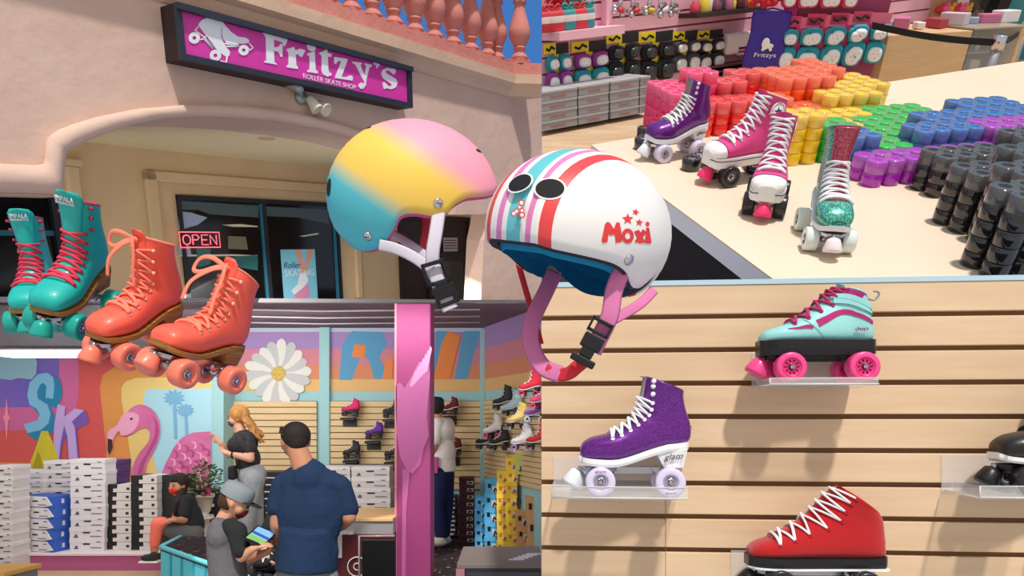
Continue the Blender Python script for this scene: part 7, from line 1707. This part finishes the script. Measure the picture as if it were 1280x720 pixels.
# --- wheels on the table, packed in fours
WC = dict(pink=(244, 40, 116), red=(232, 36, 34), orange=(250, 96, 16), yellow=(242, 200, 8), green=(22, 184, 66), blue=(14, 100, 178), purple=(168, 26, 184), black=(24, 24, 28))
ref = [(826, 160, 'pink', 4), (850, 154, 'pink', 5), (874, 152, 'pink', 5), (905, 148, 'red', 4), (885, 162, 'red', 3), (912, 160, 'red', 3), (890, 176, 'red', 3), (915, 174, 'red', 2),
       (938, 146, 'orange', 2), (965, 144, 'orange', 4), (990, 140, 'orange', 4), (1014, 138, 'orange', 4), (960, 162, 'orange', 3), (985, 160, 'orange', 2),
       (1040, 144, 'yellow', 3), (1058, 144, 'yellow', 3), (1078, 146, 'yellow', 3), (1000, 172, 'yellow', 2), (1025, 172, 'yellow', 2), (1045, 174, 'yellow', 2), (990, 200, 'yellow', 4), (1012, 198, 'yellow', 4),
       (1095, 165, 'green', 2), (1120, 168, 'green', 2), (1065, 184, 'green', 2), (1090, 186, 'green', 2), (1110, 196, 'green', 2), (1130, 198, 'green', 2), (1040, 205, 'green', 3),
       (1070, 216, 'blue', 3), (1145, 196, 'blue', 3), (1170, 190, 'blue', 3), (1200, 180, 'blue', 3), (1225, 178, 'blue', 3), (1250, 178, 'blue', 3),
       (1105, 228, 'purple', 2), (1135, 228, 'purple', 2), (1165, 222, 'purple', 2), (1240, 200, 'purple', 3), (1270, 200, 'purple', 3), (1200, 214, 'purple', 2),
       (1185, 240, 'black', 3), (1215, 235, 'black', 3), (1250, 232, 'black', 4), (1280, 230, 'black', 4), (1200, 280, 'black', 4), (1235, 275, 'black', 5), (1270, 275, 'black', 5), (1215, 330, 'black', 5), (1240, 320, 'black', 5), (1268, 300, 'black', 5)]
wr_, wh_ = .031, .038
def wm(c):
    m = MB(); m.lathe([(.010, -wh_/2), (.014, -wh_/2+.002), (.020, -wh_/2), (.0295, -wh_/2), (wr_, -wh_/2+.002), (wr_, wh_/2-.002), (.0295, wh_/2), (.020, wh_/2), (.014, wh_/2-.005), (.010, wh_/2-.006), (.001, wh_/2-.006)], 20, 0, R('X', -90)); return m.mesh('wheel', [c])
wmesh = {k: wm(mat('candy_'+k, v, .12, coat=.8)) for k, v in WC.items()}
def film(mc):
    m = MB()
    for sx in (-1, 1):
        for sz in (-1, 1): m.lathe([(wr_*1.02, -.002), (wr_*1.03, wh_), (wr_*.9, wh_+.002), (wr_*.5, wh_+.0012)], 16, 0, T(sx*wr_, 0, sz*wr_) @ R('X', -90), cap=False)
    return m.mesh('shrink_film', [mat('shrink_film', (250, 250, 255), .05, alpha=.07)])
fmesh = film(None)
cell = wr_*4+.004; placed = 0
ax_s = V((math.cos(math.radians(-14)), 0, math.sin(math.radians(-14)))); ax_n = V((-ax_s.z, 0, ax_s.x))
base0 = tb_(990, 200)
def proj(w_): return (CX+FL*w_.x/w_.y, HY-FL*(w_.z-CAMZ)/w_.y)
cnt = {}
gold = []
for i in range(-12, 24):
    for j in range(-26, 12):
        c = base0+ax_s*(i*cell)+ax_n*(j*cell); w_ = TF.at(c.x, 0, c.z)
        if w_.y < 1: continue
        x, y = proj(w_)
        if not (806 < x < 1300 and 100 < y < 350): continue
        if (c-Bk2).cross(dirb).y*((Ft-Bk2).cross(dirb).y) < 0 or abs((c-Bk2).cross(dirb.normalized()).y) < .06: continue
        best = min(ref, key=lambda r: (r[0]-x)**2+((r[1]-y)*1.5)**2); d = math.hypot(best[0]-x, (best[1]-y)*1.5)
        if d > 24: continue
        ok = True
        for (kx, ky, kr) in ((838, 190, 27), (915, 205, 38), (960, 235, 34), (1030, 285, 50)):
            if (x-kx)**2+((y-ky)*1.3)**2 < kr*kr: ok = False
        if not ok: continue
        gold.append((x, y, c, best[2], best[3]))
nth = {}
for x, y, c, colr, L in gold:
    nth.setdefault(colr, 0); nth[colr] += 1
    for l in range(L):
        M = TF.M @ T(c.x, l*(wh_+.001)+wh_/2, c.z) @ R('Y', random.uniform(-2, 2)+14)
        pos = 'top' if l == L-1 else 'lower'
        e = empty('wheel_pack', M, f'{colr} wheel pack, {pos} tier of the {colr} stacks on the cream table', 'wheel pack', f'{colr} wheel packs, {pos} tier')
        for sx in (-1, 1):
            for sz in (-1, 1):
                o = bpy.data.objects.new('wheel', wmesh[colr]); COL.objects.link(o); o.parent = e; o.matrix_local = T(sx*wr_, 0, sz*wr_)
        if pos == 'top':
            o = bpy.data.objects.new('shrink_film', fmesh); COL.objects.link(o); o.parent = e; o.matrix_local = T(0, -wh_/2, 0)

# --- skates on the table
def tp2(mid_px, yaw, side, sc, wy=.042):
    a = TF.pxz(*mid_px, .031*sc); y_ = math.radians(yaw); f3 = TF.M.to_3x3() @ V((-math.cos(y_), 0, math.sin(y_))); l3 = TF.t.cross(f3)
    mid = TF.at(a.x, 0, a.z)-l3*side*wy*sc
    return Matrix(((f3.x*sc, l3.x*sc, TF.t.x*sc, mid.x), (f3.y*sc, l3.y*sc, TF.t.y*sc, mid.y), (f3.z*sc, l3.z*sc, TF.t.z*sc, mid.z), (0, 0, 0, 1)))
def tpose(front, rear, side, wy=.042, flip=1):
    a, b = TF.pxz(*front, .031), TF.pxz(*rear, .031); f = (a-b); f.y = 0; L = f.length; f.normalize(); f3 = TF.M.to_3x3() @ f; l3 = TF.t.cross(f3)
    sc = L/.14; sc = max(.85, min(1.25, sc)); mid = TF.at((a.x+b.x)/2, 0, (a.z+b.z)/2)-l3*side*wy*sc
    return Matrix(((f3.x*sc, l3.x*sc, TF.t.x*sc, mid.x), (f3.y*sc, l3.y*sc, TF.t.y*sc, mid.y), (f3.z*sc, l3.z*sc, TF.t.z*sc, mid.z), (0, 0, 0, 1)))
r_, B_ = make_skate('roller_skate', tp2((851, 189), 20, 1, .97), 'glossy purple glitter high-top roller skate on the cream table by the pink wheels', PGL, WSOL, WSOL, PWH, LW_, GREYL, hub=mat('clear_grey_hub', (170, 160, 190), .25), tongue=GREYL, plate=ALU, stop=mat('milky_stop', (226, 232, 236), .3),
    n_lace=8, lace1=9.6, th_e=.95, eyelet=LW_, solez=.011, wr=.0305, wy=.042, tongue_up=.002, tall=.01)
for k, t in enumerate((10.6, 11.5, 12.4)):
    for s_ in (-1, 1):
        p0 = B_.pt(t, s_*1.0, .0); p1 = B_.pt(t, s_*1.0, .01); q_ = (p1-p0).to_track_quat('Z', 'Y').to_matrix().to_4x4()
        MB().lathe([(.0052, 0), (.0052, .003), (.003, .005), (.001, .0055)], 14, 0, T(*p0) @ q_).build('lace_hook', [LW_], r_)
decal('heel_lettering', 'glam', mat('script_grey', (86, 84, 92), .4, .4), r_, at_side(-.079, .0355, .083, 1, 6), .038, .013, shear=.35, ext=.0009)
CV = [(.125, .098, .125, .084, .020), (.120, .108, .119, .080, .034), (.105, .115, .104, .080, .043), (.085, .121, .082, .080, .046), (.062, .129, .055, .080, .046), (.042, .141, .025, .080, .043), (.024, .155, -.010, .080, .039), (.010, .172, -.055, .080, .035),
      (.000, .188, -.112, .082, .033), (-.008, .203, -.118, .110, .034), (-.014, .216, -.116, .140, .035), (-.018, .228, -.113, .170, .036), (-.022, .240, -.110, .200, .037), (-.025, .250, -.108, .222, .038)]
CVP = mat('pink_canvas', (222, 74, 142), .9, bump=.15, bscale=900); CANV = mat('cream_canvas', (222, 206, 186), .9); RUB = mat('rubber_white', (238, 236, 234), .5); BW = mat('black_urethane', (24, 24, 28), .3, coat=.3); NAVY = mat('foxing_navy', (30, 34, 70), .5); PKST = mat('pink_stop', (240, 50, 110), .4)
for mt_, lb, st_ in ((tp2((936, 217), 20, 1, 1.04), 'pink canvas high-top sneaker skate with a round star patch, behind its mate', 1), (tp2((977, 248), 70, 1, 1.0), 'pink canvas high-top sneaker skate facing the camera with white toe cap', 0)):
    r_, B_ = make_skate('roller_skate', mt_, lb, CVP, RUB, RUB, BW, LW_, CANV, hub=mat('grey_hub', (110, 110, 116), .4), tongue=CVP, plate=mat('white_plate', (226, 226, 230), .4), stop=PKST, rows=CV, n_lace=9, lace1=12.3, th_e=.8, heelblock=False, solez=.024, toecap=RUB, cap_to=2.7, wy=.042, pz=.056,
        soleline=NAVY, piping=CANV, tongue_up=.008, lace_r=.0042)
    Mc = at_side(-.062, .0385, .200, 1, 0, -3)
    m = MB(); m.lathe([(.026, 0), (.026, .0012), (.001, .0016)], 28, 0, Mc); m.build('ankle_patch', [RUB], r_)
    m = MB(); m.prism([((.014 if k % 2 == 0 else .0055)*math.sin(k*PI/5), (.014 if k % 2 == 0 else .0055)*math.cos(k*PI/5)) for k in range(10)], .0014, .0024, 0, Mc); m.build('patch_star', [mat('star_navy', (28, 44, 110), .5)], r_)
    m = MB(); m.tube([Mc @ V((.0235*math.cos(k*PI/12), .0235*math.sin(k*PI/12), .0015)) for k in range(24)], .0007, 5, closed=True); m.build('patch_ring', [mat('patch_pink', (206, 120, 160), .6)], r_)
    m = MB(); m.tube([B_.pt(2.72, a_, .0022) for a_ in [(-1.5+3*k/14) for k in range(15)]], .0012, 5); m.build('toe_line', [NAVY], r_)
GGL = glitter('green_glitter_vinyl', (22, 130, 116), (130, 226, 200), 420); RGL = glitter('rose_glitter', (150, 24, 60), (226, 110, 130), 600)
r_, B_ = make_skate('roller_skate', tp2((1008, 286), 80, -1, .97, .046), 'green glitter high-top roller skate facing the camera with red glitter tongue', GGL, WSOL, WSOL, mat('clear_urethane', (216, 228, 224), .15, coat=.6), LW_, GREYL, hub=BLACK, tongue=RGL, plate=ALU, stop=mat('milky_pink_stop', (236, 222, 226), .3),
    n_lace=8, lace1=9.2, th_e=1.0, solez=.009, wy=.046, tongue_up=-.004, tall=.045, tongue_w=.95, lace_r=.0044, piping=GREYL)
# loose wheels beside the purple skate
for x, y, c_, lb in ((806, 172, 'black', 'loose grey clear wheel stacked behind the purple skate toe'), (803, 186, 'black', 'loose dark wheel lying left of the purple skate'), (863, 212, 'black', 'loose black wheel on the table between the purple and pink skates'), (873, 207, 'black', 'second loose black wheel between the purple and pink skates')):
    q = tb_(x, y); e = empty('loose_wheel', TF.M @ T(q.x, wh_/2, q.z), lb, 'wheel')
    o = bpy.data.objects.new('tyre', wmesh[c_]); COL.objects.link(o); o.parent = e
    m = MB(); m.lathe([(.016, wh_/2-.001), (.012, wh_/2+.0005), (.006, wh_/2-.003), (.001, wh_/2-.003)], 16, 0, R('X', -90)); m.build('hub', [CHROME], e)

bpy.context.view_layer.update()
_g = [o for o in COL.objects if o.type == 'MESH' and o.name not in _before]
trim_away([o for o in _g if o.matrix_world.translation.x < 2.0], [(C0, V((-1, (677.3-CX)/FL, 0)))])
trim_away([o for o in _g if o.name.startswith(('table', 'floor', 'mat', 'lettering'))], [(V((0, 1.69, 0)), V((0, -1, 0)))])
